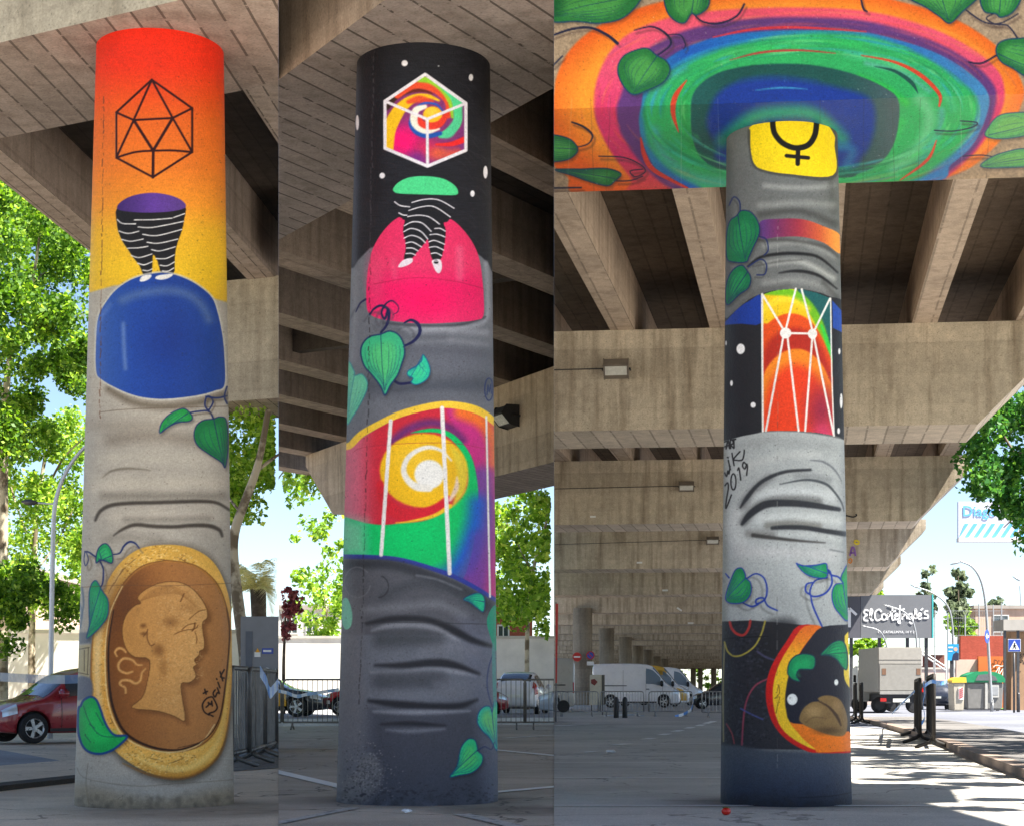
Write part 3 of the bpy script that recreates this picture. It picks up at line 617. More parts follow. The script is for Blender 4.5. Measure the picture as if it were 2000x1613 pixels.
def paint_symbol():
    w = Wall(1395, 215, 1680, 1613, (106,108,107))
    K = 2000/920; rg = np.random.default_rng(21)
    w.z(1080, 0, K); bk = (24,22,20)
    for q, wd, c, f, a in (([(740,650),(745,850),(735,1000)],16,(84,86,86),10,.8),([(900,790),(1050,800),(1190,790)],10,(170,172,168),6,.6),([(880,850),(1050,855),(1200,850)],12,(98,100,98),8,.7),([(1180,760),(1195,900)],12,(86,86,84),8,.7)): w.stroke(q, wd, c, f, a)
    w.fill([(832,545),(834,645),(850,708),(900,735),(1000,752),(1200,756),(1202,560),(1130,525),(1000,505),(920,510)], (70,70,66), 2.5, .9)
    w.fill([(838,560),(840,640),(857,700),(900,724),(1000,740),(1190,745),(1196,620),(1192,570),(1130,500),(1000,490),(920,490),(838,540)], (245,210,22))
    w.stroke([(932,505),(938,560),(965,600),(1000,622),(1040,630),(1085,616),(1112,575),(1120,520)], 11, bk, .8)
    w.stroke([(1041,630),(1039,697)], 9, bk); w.stroke([(992,663),(1084,672)], 7.5, bk)
    w.z(1080, 360, K)
    for q, wd, c, f, a in (([(880,130),(1050,115),(1200,170)],12,(70,70,68),7,.8),([(880,90),(1050,80),(1190,90)],12,(156,158,154),8,.6),([(900,265),(1050,250),(1200,310)],10,(150,152,148),6,.7),([(870,240),(1000,238),(1150,265),(1210,310)],6,(66,64,62),4,.7),
        ([(900,340),(1050,330),(1190,400)],10,(176,178,172),6,.8),([(900,420),(1050,410),(1190,450)],12,(150,152,148),8,.7),([(760,560),(850,470),(1000,430)],12,(86,86,84),8,.6),([(1150,420),(1205,480)],10,(76,76,74),6,.7),([(740,120),(745,330),(740,500)],14,(80,82,82),8,.7)): w.stroke(q, wd, c, f, a)
    w.fill([(880,160),(960,148),(1060,150),(1150,180),(1220,218),(1220,295),(1150,250),(1060,225),(960,225),(880,230)], lerp_x([(1490,(92,54,118)),(1520,(120,46,92)),(1560,(160,50,66)),(1600,(206,92,54)),(1632,(246,156,62))]))
    w.stroke([(825,350),(880,312),(960,297),(1050,296),(1130,312),(1208,375)], [2,5,6,6,5,3], (24,24,26), 2.4, .95)
    w.stroke([(960,378),(1020,370),(1080,374),(1140,395),(1205,445)], [2,5,6,5,3], (28,28,30), 2.4, .95)
    w.stroke([(850,350),(960,330),(1060,322)], [2,5,2], (60,60,60), 3, .6)
    for q, wd in (([(795,118),(792,75),(768,55),(748,90)],2.6),([(872,222),(905,235),(914,280),(897,302)],2.6),([(828,352),(880,320),(906,340),(900,382),(866,386)],2.6)): w.stroke(np.array(q)+[-8,12], 2.6, (60,60,60), 2, .5); w.stroke(q, wd, NAVY)
    lf = dict(col=(22,112,70), edge=(22,42,92), lite=(42,150,84))
    w.leaf([(818,332),(760,330),(738,312),(736,230),(750,160),(780,135),(800,113),(840,120),(870,160),(876,210),(850,270),(832,310)], (785,130), (818,332), **lf)
    w.leaf([(738,512),(736,430),(760,370),(800,345),(825,370),(840,400),(830,440),(790,470)], (825,375), (738,512), **lf)
    # dark panel with the lantern picture
    w.fill([(700,600),(740,570),(830,492),(900,462),(960,450),(1060,447),(1180,480),(1240,550),(1260,1090),(1232,1082),(1195,1066),(1040,1046),(885,1049),(700,1085)], (34,34,38), 1, n=3)
    w.fill([(700,620),(740,575),(790,525),(840,492),(885,474),(885,590),(800,593),(730,600)], (26,58,148), 1, n=3)
    w.fill([(1186,494),(1245,560),(1245,640),(1188,610)], (30,72,164), 1, smooth=False)
    pic = [(886,472),(920,459),(960,450),(1010,446),(1060,448),(1120,462),(1180,486),(1194,1066),(1120,1053),(1040,1046),(960,1045),(890,1048)]
    keep = w.a.copy()
    w.fill(pic, (240,196,26), 1, smooth=False)
    w.fill([(1040,440),(1200,470),(1200,860),(1180,740),(1130,600),(1080,520)], (28,92,92), 3)
    w.stroke([(905,455),(1000,462),(1070,500),(1120,570),(1155,660),(1180,770)], [14,17,17,16,13,8], (112,184,30), 3)
    w.stroke([(1140,600),(1170,690),(1188,790)], [4,7,4], (56,206,70), 2)
    w.stroke([(890,540),(940,500),(1010,490),(1080,530)], 12, (252,222,50), 6, .8)
    w.fill([(888,640),(915,590),(980,553),(1050,556),(1110,600),(1160,690),(1192,800),(1200,1080),(880,1060)], (226,78,24), 2.5)
    w.fill([(890,830),(900,700),(960,630),(1040,610),(1120,660),(1170,760),(1190,850),(1200,1080),(880,1060)], (176,40,26), 8, .95)
    w.fill([(888,850),(915,770),(980,712),(1060,702),(1130,750),(1170,820),(1196,900),(1200,1080),(880,1060)], (240,132,30), 2.5)
    w.fill([(888,960),(930,830),(1000,770),(1080,780),(1140,850),(1190,960),(1200,1080),(880,1060)], (228,62,24), 14)
    w.blob((1140,960), 120, 190, (150,36,60), 1); w.blob((1150,1060), 90, 90, (206,60,110), .8)
    p = w.t(pic); ins = np.zeros(w.X.shape, bool)
    for (ax, ay), (bx, by) in zip(p, np.roll(p, -1, 0)):
        if ay != by: ins ^= ((ay > w.Y) != (by > w.Y)) & (w.X < (bx-ax)*(w.Y-ay)/(by-ay)+ax)
    w.a = np.where(ins[..., None], w.a, keep); wh = (238,234,226)
    for q in ([(888,468),(891,1048)],[(890,470),(986,630)],[(1031,445),(990,612)],[(1056,447),(1100,615)],[(1176,487),(1106,630)],[(988,633),(1102,635)],[(978,650),(904,1046)],[(996,650),(1043,1046)],[(1101,650),(1071,1046)],[(1108,650),(1193,1066)]): w.stroke(q, 4, wh, .8)
    w.stroke([(1179,485),(1184,800),(1194,1066)], 2.6, wh, .8)
    w.dot((988,633), 24, 23, wh); w.dot((1102,636), 20, 22, wh)
    for c, rx, ry in (((797,700),18,22),((758,845),6,12),((850,937),11,12),((1216,710),5,13),((1224,920),6,32),((1213,1046),6,13),((735,675),3,10)): w.dot(c, rx, ry, (236,234,232))
    # pale finger
    w.z(1390, 820, 3.84)
    w.fill([(-50,165),(100,155),(230,120),(380,92),(500,86),(640,90),(780,105),(920,130),(1000,150),(1150,180),(1150,1540),(1010,1535),(820,1552),(500,1520),(300,1505),(95,1510),(-50,1530)], (168,172,170), 1, smooth=False)
    w.stroke([(85,200),(95,700),(90,1500)], 13, (128,128,118), 9, .7); w.stroke([(1000,200),(1005,800),(1015,1500)], 12, (134,138,140), 8, .7)
    for q, wd, c, f, a in (([(200,200),(450,160),(900,200)],18,(150,154,152),12,.7),([(150,420),(300,330),(600,260),(800,260)],12,(186,188,184),9,.7),([(180,700),(160,800),(200,900)],26,(196,198,194),14,.8),([(330,560),(600,530),(900,570)],20,(196,200,198),10,.9),([(350,740),(650,720),(950,760)],18,(196,200,196),9,.9),([(500,860),(750,860),(960,900)],8,(190,194,190),6,.7),([(200,980),(600,990),(900,1010)],24,(188,188,186),14,.7),([(500,1250),(600,1400)],40,(156,160,158),22,.6),
        ([(230,640),(300,540),(430,430)],16,(96,96,96),8,.6),([(240,760),(330,660),(450,605),(650,595),(800,610)],16,(80,80,78),7,.6),([(420,790),(600,775),(800,795)],14,(100,98,90),6,.6),([(280,850),(450,860)],16,(110,108,104),7,.6),([(640,420),(760,425),(880,450)],12,(130,134,134),7,.7)): w.stroke(q, wd, c, f, a)
    dk = (44,46,50)
    w.stroke([(215,655),(265,580),(340,490),(430,430),(560,385),(740,372)], [3,8,7,7,6,5], dk, 2.2, .95)
    w.stroke([(740,300),(830,310),(900,350),(950,410),(975,460)], [2,4,4,3,1.5], (104,108,112), 1.6, .85)
    w.stroke([(510,482),(620,458),(740,448),(860,480),(930,550),(975,620),(992,680)], [1,3,4.5,5,4,3,2], (62,66,70), 1.8, .9)
    w.stroke([(228,778),(280,712),(360,652),(440,625),(600,622),(760,637),(955,668)], [6,12,14,14,13,12,8], dk, 2.4, .97)
    w.stroke([(455,808),(560,802),(700,806),(820,825),(998,852)], [7,9,9,9,10], dk, 2.4, .95)
    w.stroke([(310,862),(450,880),(640,902),(850,918)], [8,7,5,2], (58,56,54), 2.4, .9)
    w.stroke([(890,970),(990,990)], 3, (110,114,116), 1.5, .8)
    ink = (26,24,26)
    for q in ([(95,165),(115,160),(112,190),(98,200)],[(108,215),(124,152),(134,212)],[(112,192),(132,190)],[(142,212),(140,150),(160,158),(158,178),(142,184),(165,210)],[(150,148),(180,144)],[(166,146),(168,208)],
              [(98,395),(112,420),(122,380),(130,402),(138,345)],[(125,300),(140,370)],[(118,278),(124,282)],[(152,248),(168,340)],[(212,235),(165,290),(180,300),(225,300),(240,270),(245,225)],
              [(100,490),(120,470),(125,510),(110,600),(108,660),(148,560)]): w.stroke(q, 2.7, ink, .7)
    q = np.linspace(0, 2*np.pi, 20); w.stroke(np.column_stack([163+19*np.cos(q), 462+60*np.sin(q)]), 2.7, ink)
    w.stroke([(195,375),(205,360),(218,448)], 2.7, ink)
    w.stroke([(258,330),(240,315),(232,345),(250,365),(262,330),(268,350),(262,412)], 2.7, ink)
    vb = (30,56,150)
    for q in ([(265,1185),(330,1150),(390,1180),(415,1260),(400,1340),(340,1375),(335,1345),(385,1332),(420,1390),(492,1426)],[(235,1370),(300,1396),(350,1378)],[(870,1130),(900,1160),(950,1175),(990,1222)],[(868,1180),(780,1200),(742,1260),(742,1310),(790,1320),(860,1290),(902,1220),(890,1140),(870,1120)],[(755,1215),(712,1230),(705,1280),(742,1310)],[(742,1310),(762,1400),(832,1555)],[(105,1150),(130,1180)]):
        w.stroke(np.array(q)+[-34,28], 4, (112,114,112), 2.4, .6); w.stroke(q, [2.6,3.6,3.2], vb)
    lf = dict(col=(26,134,80), edge=vb, lite=(62,176,96))
    w.leaf([(105,1342),(120,1260),(150,1180),(180,1120),(225,1108),(250,1150),(256,1182),(292,1220),(292,1300),(240,1362),(150,1372)], (256,1182), (105,1342), **lf)
    w.leaf([(635,1072),(680,1090),(780,1085),(855,1073),(866,1110),(870,1150),(850,1182),(760,1175),(690,1140)], (868,1150), (635,1072), **lf)
    w.leaf([(1030,1100),(985,1140),(968,1190),(985,1222),(930,1230),(903,1290),(910,1370),(950,1440),(1030,1485)], (985,1222), (1030,1485), **lf)
    # lower dark panel
    w.z(1390, 1190, 3.813)
    w.fill([(0,92),(95,86),(300,78),(500,95),(820,128),(1010,110),(1100,100),(1100,1050),(0,1030)], (40,40,46), 1, smooth=False)
    w.fill([(0,1000),(200,1010),(420,1050),(800,1064),(1100,1040),(1100,1640),(0,1640)], lerp_y([(1455,(70,76,84)),(1500,(62,70,84)),(1540,(48,56,72)),(1575,(34,38,50))]), 5, smooth=False)
    w.fill([(400,100),(640,118),(420,480),(330,420)], (26,26,30), 14, .8)
    for _ in range(420):
        x, y = rg.uniform(90, 420), rg.uniform(110, 1000); w.dot((x,y), rg.uniform(3,14), rg.uniform(3,10), (62,66,78) if rg.random() < .5 else (20,20,24), 1.2, .45)
    for q, wd, c in (([(135,92),(150,140),(190,180),(240,186),(275,140),(288,82)],5,(190,52,46)),([(95,240),(120,310),(170,345),(240,330),(320,270),(370,180),(398,85)],3.4,(184,166,64)),([(415,515),(330,560),(270,650),(240,780),(225,1005)],3.4,(152,62,80)),([(110,850),(150,920),(168,995)],2.6,(150,60,66)),([(340,310),(400,350),(470,375)],4,(70,68,96)),([(215,735),(300,780),(380,815)],3,(70,80,140)),([(95,260),(85,600),(88,980)],3,(150,140,96))): w.stroke(q, wd, c, 1, .85)
    w.stroke([(80,218),(240,205),(420,198)], 1.8, (16,16,18), .7, .9)
    w.fill([(650,116),(560,230),(470,370),(420,490),(403,620),(420,750),(470,870),(560,970),(690,1045),(800,1066),(1100,1050),(1100,900),(1000,930),(600,840),(550,740),(545,640),(570,480),(640,350),(730,220),(822,130)], (196,24,18), 1, n=3)
    w.fill([(692,121),(600,240),(510,390),(466,520),(455,640),(470,760),(520,880),(620,970),(785,1047),(840,1000),(700,900),(600,840),(552,740),(548,640),(570,500),(620,380),(720,230),(822,130)], lerp_y([(1220,(232,108,26)),(1250,(236,130,28)),(1285,(236,176,32)),(1320,(238,192,34)),(1420,(236,190,36))]), 1, n=3)
    w.fill([(580,833),(680,838),(800,880),(980,900),(1100,880),(1100,1050),(1038,1052),(800,1064),(770,1035),(690,970),(640,912)], (230,116,24), 1, n=3)
    w.fill([(822,128),(1010,110),(1100,100),(1100,900),(1020,905),(900,905),(700,855),(580,833),(552,720),(552,620),(585,470),(640,360),(730,220)], (28,30,42), 1, n=3)
    w.fill([(1000,180),(1100,150),(1100,640),(1022,575),(984,480),(990,250)], (226,196,60), 1, n=3)
    w.fill([(652,812),(680,740),(740,690),(800,680),(790,660),(830,640),(890,640),(950,665),(990,730),(1012,820),(1002,910),(960,942),(860,927),(740,882),(680,852)], (124,98,58), 1.4)
    w.blob((760,760), 110, 80, (166,136,88), .8); w.blob((930,720), 60, 80, (150,120,78), .7); w.blob((860,900), 160, 50, (76,56,32), .8)
    w.stroke([(798,682),(870,722),(930,790),(962,860)], [2,4,6,3], (58,40,24), 1.6, .9); w.stroke([(700,840),(760,800),(850,810)], 2, (92,70,40), 2, .7)
    lf = dict(col=(14,134,82), edge=(12,54,70), lite=(30,176,98), sh=False)
    w.leaf([(565,460),(580,390),(630,340),(700,328),(760,345),(772,390),(755,440),(700,442),(650,447),(632,490),(657,532),(610,522),(575,492)], (765,390), (655,530), nv=0, **lf)
    w.leaf([(813,336),(850,290),(900,245),(960,228),(995,260),(1012,350),(1006,442),(970,422),(930,370),(870,340)], (1005,320), (813,336), **lf)
    w.dot((600,667), 38, 42, (226,228,222)); w.dot((928,540), 15, 23, (226,228,222)); w.stroke([(490,600),(500,560),(505,620),(470,660),(505,650),(490,720),(480,770)], 1.3, (84,64,16), .7, .8)
    w.stroke([(640,1400),(850,1390),(940,1380),(1040,1360)], 1.6, (20,22,30), .8, .8)
    # joint of the casting
    y = 380.0
    while y < 1500:
        l = rg.uniform(4, 22); x = np.interp(y, [380,1500], [1519,1518])+rg.uniform(-.6,.6)
        w.stroke([(x,y),(x,y+l)], rg.uniform(.7,1.7), (176,176,170) if rg.random() < .5 else (90,88,84), .6, .4, raw=True); y += l+rg.uniform(2,12)
    for _ in range(600):
        x, y = rg.uniform(1410,1662), rg.uniform(280,1590); w.stroke([(x,y),(x+.6,y+.4)], rg.uniform(.6,1.7), (44,42,42), .6, rg.uniform(.25,.7), raw=True)
    for _ in range(260):
        x, yy = rg.uniform(w.x0, w.x0+w.w), 1585-abs(rg.normal(0, 16)); w.stroke([(x,yy),(x+rg.uniform(-5,5),yy+rg.uniform(1,7))], rg.uniform(3,9), (34,32,34), 5, rg.uniform(.08,.3), raw=True)
    w.grain(.018, 1, 8); w.grain(.012, 5, 9)
    return w

def paint_rainbow():
    w = Wall(1070, -90, 2030, 395, (158,138,114))
    K = 2000/920; w.z(1080, 0, K)
    w.grain(.05, 5, 12)
    og = lambda X, Y: np.array([226,96,30])+np.clip((np.hypot((X-1540)/470, (Y-200)/215)-1.02)/-.16, 0, 1)[..., None]*np.array([14,52,14])
    w.fill([(5,400),(15,330),(60,230),(150,140),(300,60),(500,0),(800,-45),(1200,-45),(1500,15),(1700,80),(1850,170),(1940,260),(1997,370),(1988,450),(1930,560),(1850,650),(1750,725),(1560,790),(1300,850),(200,850),(60,750),(0,690),(-10,540)], og, 3)
    w.fill([(200,300),(300,160),(480,80),(700,45),(1000,33),(1300,45),(1550,100),(1750,190),(1880,290),(1917,380),(1900,480),(1800,640),(1650,770),(1500,830),(400,850),(330,760),(230,620),(175,470)], lerp_y([(0,(222,78,96)),(60,(226,84,112)),(140,(220,78,112)),(215,(206,52,102)),(300,(204,48,104)),(370,(214,72,70))]), 4)
    w.fill([(290,400),(330,280),(430,190),(600,120),(850,80),(1100,75),(1350,95),(1600,170),(1780,270),(1870,360),(1880,440),(1840,560),(1750,680),(1620,770),(1560,800),(700,850),(500,800),(380,700),(290,570),(270,470)], (92,54,116), 5)
    w.fill([(375,450),(400,340),(500,240),(650,170),(850,138),(1100,130),(1350,143),(1600,215),(1760,305),(1848,400),(1838,500),(1780,620),(1690,700),(1570,785),(700,830),(560,790),(450,735),(385,620),(365,520)], lerp_x([(1260,(40,120,160)),(1340,(26,84,176)),(1480,(30,110,180)),(1600,(36,140,150)),(1760,(40,110,180)),(1930,(64,130,180))]), 2.5)
    w.fill([(385,470),(425,375),(530,285),(690,215),(880,172),(1100,146),(1350,160),(1560,235),(1720,340),(1800,420),(1790,510),(1740,610),(1640,700),(1500,780),(1210,800),(730,830),(600,780),(490,715),(410,620),(388,520)], (44,164,92), 7)
    for q, wd, c, f, a in (([(430,560),(470,660),(580,750),(720,780)],20,(64,158,150),12,.8),([(600,620),(560,520),(570,400),(700,270)],14,(36,146,70),10,.8),([(1250,230),(1450,270),(1640,370),(1700,460)],14,(70,184,130),8,.7),([(1560,420),(1600,500),(1560,620),(1450,720)],22,(104,190,140),12,.8),([(1650,470),(1640,560),(1560,690)],12,(76,160,160),7,.7),([(1240,700),(1400,650),(1480,520)],14,(52,186,90),9,.8),([(880,195),(1080,175),(1300,190)],12,(40,176,90),7,.7),([(1300,330),(1420,380),(1500,440)],12,(40,190,70),7,.8),([(1330,270),(1480,310),(1600,390)],8,(96,170,160),6,.7),([(420,440),(460,360),(560,290)],10,(60,150,160),7,.7)): w.stroke(q, wd, c, f, a)
    w.fill([(585,480),(600,390),(680,320),(800,285),(950,272),(1120,280),(1290,320),(1420,380),(1467,430),(1467,530),(1440,630),(1380,700),(1300,737),(1210,757),(740,725),(640,682),(595,600)], lerp_x([(1350,(30,86,84)),(1450,(22,74,70)),(1640,(26,78,74)),(1740,(66,88,94))]), 2)
    w.fill([(660,480),(700,400),(780,350),(900,330),(1050,340),(1200,370),(1330,410),(1367,470),(1360,570),(1320,660),(1220,722),(740,705),(690,620),(655,540)], (24,54,140), 9)
    w.stroke([(800,345),(950,330),(1120,350)], 8, (24,64,120), 8, .7); w.stroke([(860,385),(970,374),(1080,380)], [1,3,1], (60,150,190), 1.5, .9)
    w.stroke([(720,600),(840,505),(970,478),(1110,490),(1225,590)], 26, (42,150,120), 14, .9); w.stroke([(1215,620),(1270,640),(1250,700)], 18, (40,120,170), 10, .7)
    rq = np.random.default_rng(17)
    for _ in range(230):
        q = rq.uniform(.73, .98); a0 = rq.uniform(0, 6.28); aa = np.linspace(a0, a0+rq.uniform(.12,.5), 7)
        x, y = 1095+735*q*np.cos(aa), 470+330*q*np.sin(aa)
        if y.max() > 800: continue
        c = [(52,176,160),(120,214,130),(26,140,96),(60,196,96),(40,150,190),(24,120,80)][rq.integers(6)]
        w.stroke(np.column_stack([x, y]), [.6,rq.uniform(2,7),.6], c, rq.uniform(1.5,4), rq.uniform(.25,.6))
    for _ in range(120):
        q = rq.uniform(1.02, 1.3); a0 = rq.uniform(0, 6.28); aa = np.linspace(a0, a0+rq.uniform(.1,.35), 6); x, y = 1050+735*q*np.cos(aa), 450+320*q*np.sin(aa)
        w.stroke(np.column_stack([x, y]), [.6,rq.uniform(2,6),.6], [(244,150,60),(236,96,110),(120,70,140),(220,70,40),(246,176,80)][rq.integers(5)], 3, .22)
    rd = (204,66,42)
    for q, wd, c in (([(750,257),(880,225),(1040,215),(1200,228)],[1,4,4,1.5],(170,56,56)),([(1310,237),(1450,265),(1560,320),(1640,400),(1640,452)],[2,5,8,7,4],rd),([(567,343),(520,410),(510,480),(533,562)],[2,10,9,2],rd),([(1628,598),(1590,680),(1475,766)],[2,6,2],rd),([(373,588),(388,660),(430,725),(570,800)],[3,9,9,4],(196,56,44)),([(1365,284),(1450,303),(1520,350),(1549,395)],[1,6,8,2],(24,78,70)),([(680,160),(850,126),(1050,118),(1330,136)],[2,5,5,2],(196,52,62))): w.stroke(q, wd, c, 1)
    nv = (24,30,60)
    for q, wd in (([(-10,155),(80,125),(160,120),(230,150),(274,186)],[4,5,5,6]),([(345,130),(420,115),(480,145),(500,190),(440,240)],[2,4,4,3]),([(480,150),(540,150),(562,190),(555,210)],2.2),([(600,65),(640,95),(710,100),(780,70),(812,20)],[2,4,4,4]),([(1306,-10),(1318,38),(1334,50)],[3,4,3]),([(1765,265),(1820,270),(1882,237)],[3,4,4]),([(80,520),(130,540),(167,575),(150,612),(100,627)],[3,4,3,2]),([(1620,555),(1700,558),(1780,542),(1800,522),(1730,515)],2.4),([(195,665),(300,670),(370,700),(392,730),(350,752),(328,728),(380,720)],2.2),([(1755,45),(1830,95),(1900,100),(1975,60)],2.6),([(1870,60),(1840,80),(1880,105),(1930,110),(1970,160),(1990,200)],2.4),([(0,800),(120,798)],3),([(1740,665),(1820,660),(1880,670)],2),([(270,770),(330,768),(380,750)],2.4),([(0,280),(40,240)],3)):
        w.stroke(np.array(q)+[10,14], 4, (60,44,44), 3, .45); w.stroke(q, wd, nv, .8)
    lf = dict(col=(34,112,56), edge=(20,60,90), lite=(96,178,84), wl=2.8, nv=4)
    w.leaf([(-20,-40),(-20,85),(100,92),(200,100),(300,76),(372,0),(360,-50),(150,-70)], (372,-20), (-40,70), **lf)
    w.leaf([(475,-20),(485,50),(520,90),(560,98),(588,60),(610,66),(652,40),(664,0),(640,-40),(540,-50)], (588,60), (600,-60), **lf)
    w.leaf([(337,402),(290,350),(275,290),(300,240),(350,215),(400,207),(440,237),(480,260),(497,300),(470,350),(400,385)], (442,240), (337,402), **lf)
    w.leaf([(1480,-40),(1520,0),(1580,30),(1640,70),(1686,100),(1740,50),(1810,-15),(1800,-60)], (1640,-60), (1686,100), **lf)
    w.leaf([(1824,-20),(1830,48),(1880,60),(1902,75),(1950,55),(1985,0),(1960,-40)], (1895,60), (1900,-50), **lf)
    w.leaf([(2040,330),(1950,290),(1900,260),(1881,215),(1900,180),(1960,166),(2040,180)], (1890,230), (2060,300), **lf)
    l2 = dict(col=(84,160,96), edge=(40,80,110), lite=(120,180,90), nv=2)
    w.leaf([(1838,580),(1850,540),(1900,490),(2000,478),(2050,480),(2050,560),(1920,590)], (1850,575), (2060,520), **l2)
    w.leaf([(1815,707),(1870,665),(1950,640),(2000,633),(2050,640),(2050,700),(1900,714)], (2050,670), (1815,707), **l2)
    w.leaf([(-30,580),(60,588),(102,625),(96,656),(50,682),(-30,678)], (100,635), (-40,630), **lf)
    w.leaf([(10,722),(120,720),(230,718),(288,740),(262,770),(230,790),(150,770),(80,745)], (262,760), (10,722), **lf)
    rg = np.random.default_rng(3)
    for x in (80, 160, 245, 545, 700, 1135, 1320, 1440, 1560, 1730, 1860):
        x2 = x+rg.uniform(-25, 25); w.stroke([(x,420),(x2,835)], 1, (200,190,180) if rg.random() < .4 else (40,36,34), .6, .35)
    for _ in range(900):
        x, y = rg.uniform(1080,2000), rg.uniform(-60,375); w.stroke([(x,y),(x+.6,y+.4)], rg.uniform(.7,1.8), (40,36,34) if rg.random() < .75 else (220,214,200), .6, rg.uniform(.2,.6), raw=True)
    w.grain(.018, 1, 13); w.grain(.016, 5, 14)
    return w
# ---------------------------------------------------------------- painted pillars
def m_paint(name, rough=.62, bumps=.35):
    t = NT(name); g = t.geo(); pos = g['Position']
    at = t.n('ShaderNodeAttribute', attribute_name='paint')
    n1 = t.noise(1.3, 6, .62, pos); n2 = t.noise(24, 4, .65, pos); n3 = t.noise(70, 2, .5, pos)
    c = t.mix(1.0, at.outputs['Color'], t.ramp(n1, [(.25, grey(.80)), (.7, grey(1.06))]), 'MULTIPLY')
    c = t.mix(t.math('MULTIPLY', t.math('LESS_THAN', n2, .31), .35), c, t.mix(1.0, c, grey(.3), 'MULTIPLY'))
    c = t.mix(1.0, c, t.ramp(n3, [(.25, grey(.86)), (.75, grey(1.12))]), 'MULTIPLY')
    t.base(c); t.rough(t.maprange(n1, .3, .7, rough-.12, rough+.12)); t.spec(.22)
    t.bump(t.math('ADD', t.math('MULTIPLY', n2, .8), t.math('MULTIPLY', n3, .4)), bumps, .02)
    return t.m
def set_paint(me, col_srgb):
    a = me.attributes.new('paint', 'FLOAT_COLOR', 'POINT'); n = len(me.vertices)
    v = np.ones((n, 4), np.float32); v[:, :3] = lin(np.clip(col_srgb, 0, 255)); a.data.foreach_set('color', v.ravel())
def grid_mesh(name, co, nu, nv, wrap):
    """co: (nv, nu, 3) -> quad grid"""
    me = bpy.data.meshes.new(name); idx = np.arange(nu*nv).reshape(nv, nu)
    if wrap: i2 = np.roll(idx, -1, 1); a, b = idx, i2
    else: a, b = idx[:, :-1], idx[:, 1:]
    q = np.stack([a[:-1], b[:-1], b[1:], a[1:]], -1).reshape(-1, 4)
    me.vertices.add(nu*nv); me.vertices.foreach_set('co', co.astype(np.float32).ravel())
    me.loops.add(q.size); me.loops.foreach_set('vertex_index', q.astype(np.int32).ravel())
    me.polygons.add(len(q)); me.polygons.foreach_set('loop_start', np.arange(0, q.size, 4, dtype=np.int32))
    me.polygons.foreach_set('use_smooth', np.ones(len(q), bool)); me.update(calc_edges=True); return me

def pillar(label, wall, base, topr, mat):
    """base/topr: (left px, right px, row) of the outline at the foot and at the head"""
    D = EYE*F/(base[2]-YH); ztop = EYE+(YH-topr[2])/F*D
    nz = int(abs(base[2]-topr[2])*.92); fine = 300
    def ring(f):
        xl = base[0]+(topr[0]-base[0])*f; xr = base[1]+(topr[1]-base[1])*f
        a0, a1 = math.atan((xl-CX)/F), math.atan((xr-CX)/F); am = (a0+a1)/2
        cx = D*math.tan(am); return cx, math.hypot(cx, D)*math.sin((a1-a0)/2), am
    am = ring(.5)[2]
    th = np.concatenate([np.linspace(-1.72, 1.72, fine), np.linspace(1.72, 2*np.pi-1.72, 40)[1:-1]])
    z = np.linspace(-.05, ztop+.02, nz); co = np.empty((nz, len(th), 3))
    x0, r0, _ = ring(0); x1, r1, _ = ring(1)
    rg = np.random.default_rng(1)
    cx, cr = ring(.5)[0], None
    for i, zz in enumerate(z):
        f = min(max(zz/ztop, 0), 1); x = x0+(x1-x0)*f; r = r0+(r1-r0)*f
        co[i, :, 0] = x+r*np.sin(th-am); co[i, :, 1] = D-r*np.cos(th-am); co[i, :, 2] = zz
    me = grid_mesh('painted_pillar', co, len(th), nz, True)
    p = co.reshape(-1, 3); px = CX+F*p[:, 0]/p[:, 1]; py = YH-F*(p[:, 2]-EYE)/p[:, 1]
    set_paint(me, wall.sample(px, py))
    o = link('painted_pillar', me, mat)
    tag(o, label, 'pillar', 'painted round concrete pillars')
    return D, ztop, ((x0+x1)/2, D)

MP = m_paint('spray paint on rough concrete')
D1, ZS1, C1 = pillar('round pillar painted red to yellow above a blue dome and a gold coin with a head', paint_orange(), (145, 457, 1568), (188, 437, 100), MP)
D2, ZS2, C2 = pillar('round black and grey pillar with a spiral in a white cube and a pink dome', paint_black(), (657, 973, 1563), (697, 957, 130), MP)
D3, ZS3, C3 = pillar('round grey pillar with a yellow symbol patch, a lantern picture and a brown stone at its foot', paint_symbol(), (1407, 1664, 1568), (1419, 1636, 271), MP)

# ---------------------------------------------------------------- overpass decks, one per bay
def edge(p0, p1, z, ext0=0.0, ext1=0.0):
    a, b = PZ(*p0, z), PZ(*p1, z); d = (b-a).normalized(); return a-d*ext0, b+d*ext1
def girder(bm, l0, l1, r0, r1, z, h, e0, e1):
    a, b = edge(l0, l1, z, e0, e1); c, d = edge(r0, r1, z, e0, e1)
    prism(bm, [a, c, d, b], z, z+h)

# bay 1
ang1 = math.atan2(3500, 245)
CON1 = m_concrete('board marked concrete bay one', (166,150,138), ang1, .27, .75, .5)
CON1F = m_concrete('lit face concrete bay one', (182,172,152), 0.0, .3, .3, .5)  # lighter copy for crossbeam faces, their light put into the colour
CON1D = m_concrete('recess shade concrete bay one', (84,74,66), ang1, .3, .3, .4)  # slab colour darkened to put the recess shade into it
ov = thing('overpass', 'brown board-marked overpass carried by the red and yellow pillar', 'overpass', (C1[0], C1[1]+4, 0))
iv = lambda o: Matrix.Translation(-Vector(o.location))
def part(name, bm, mat, root, bay, cl=True, **k):
    if cl: clip(bm, bay)
    bm.transform(iv(root)); return obj(name, bm, mat, root, **k)
ZG = 9.8
n0, n1 = edge((0,84), (354,0), ZS1, 9, 9); f0, f1 = edge((0,271), (544,163), ZS1, 9, 6)
bm = bmesh.new(); prism(bm, [n0, n1, f1, f0], ZS1, ZG+.02)
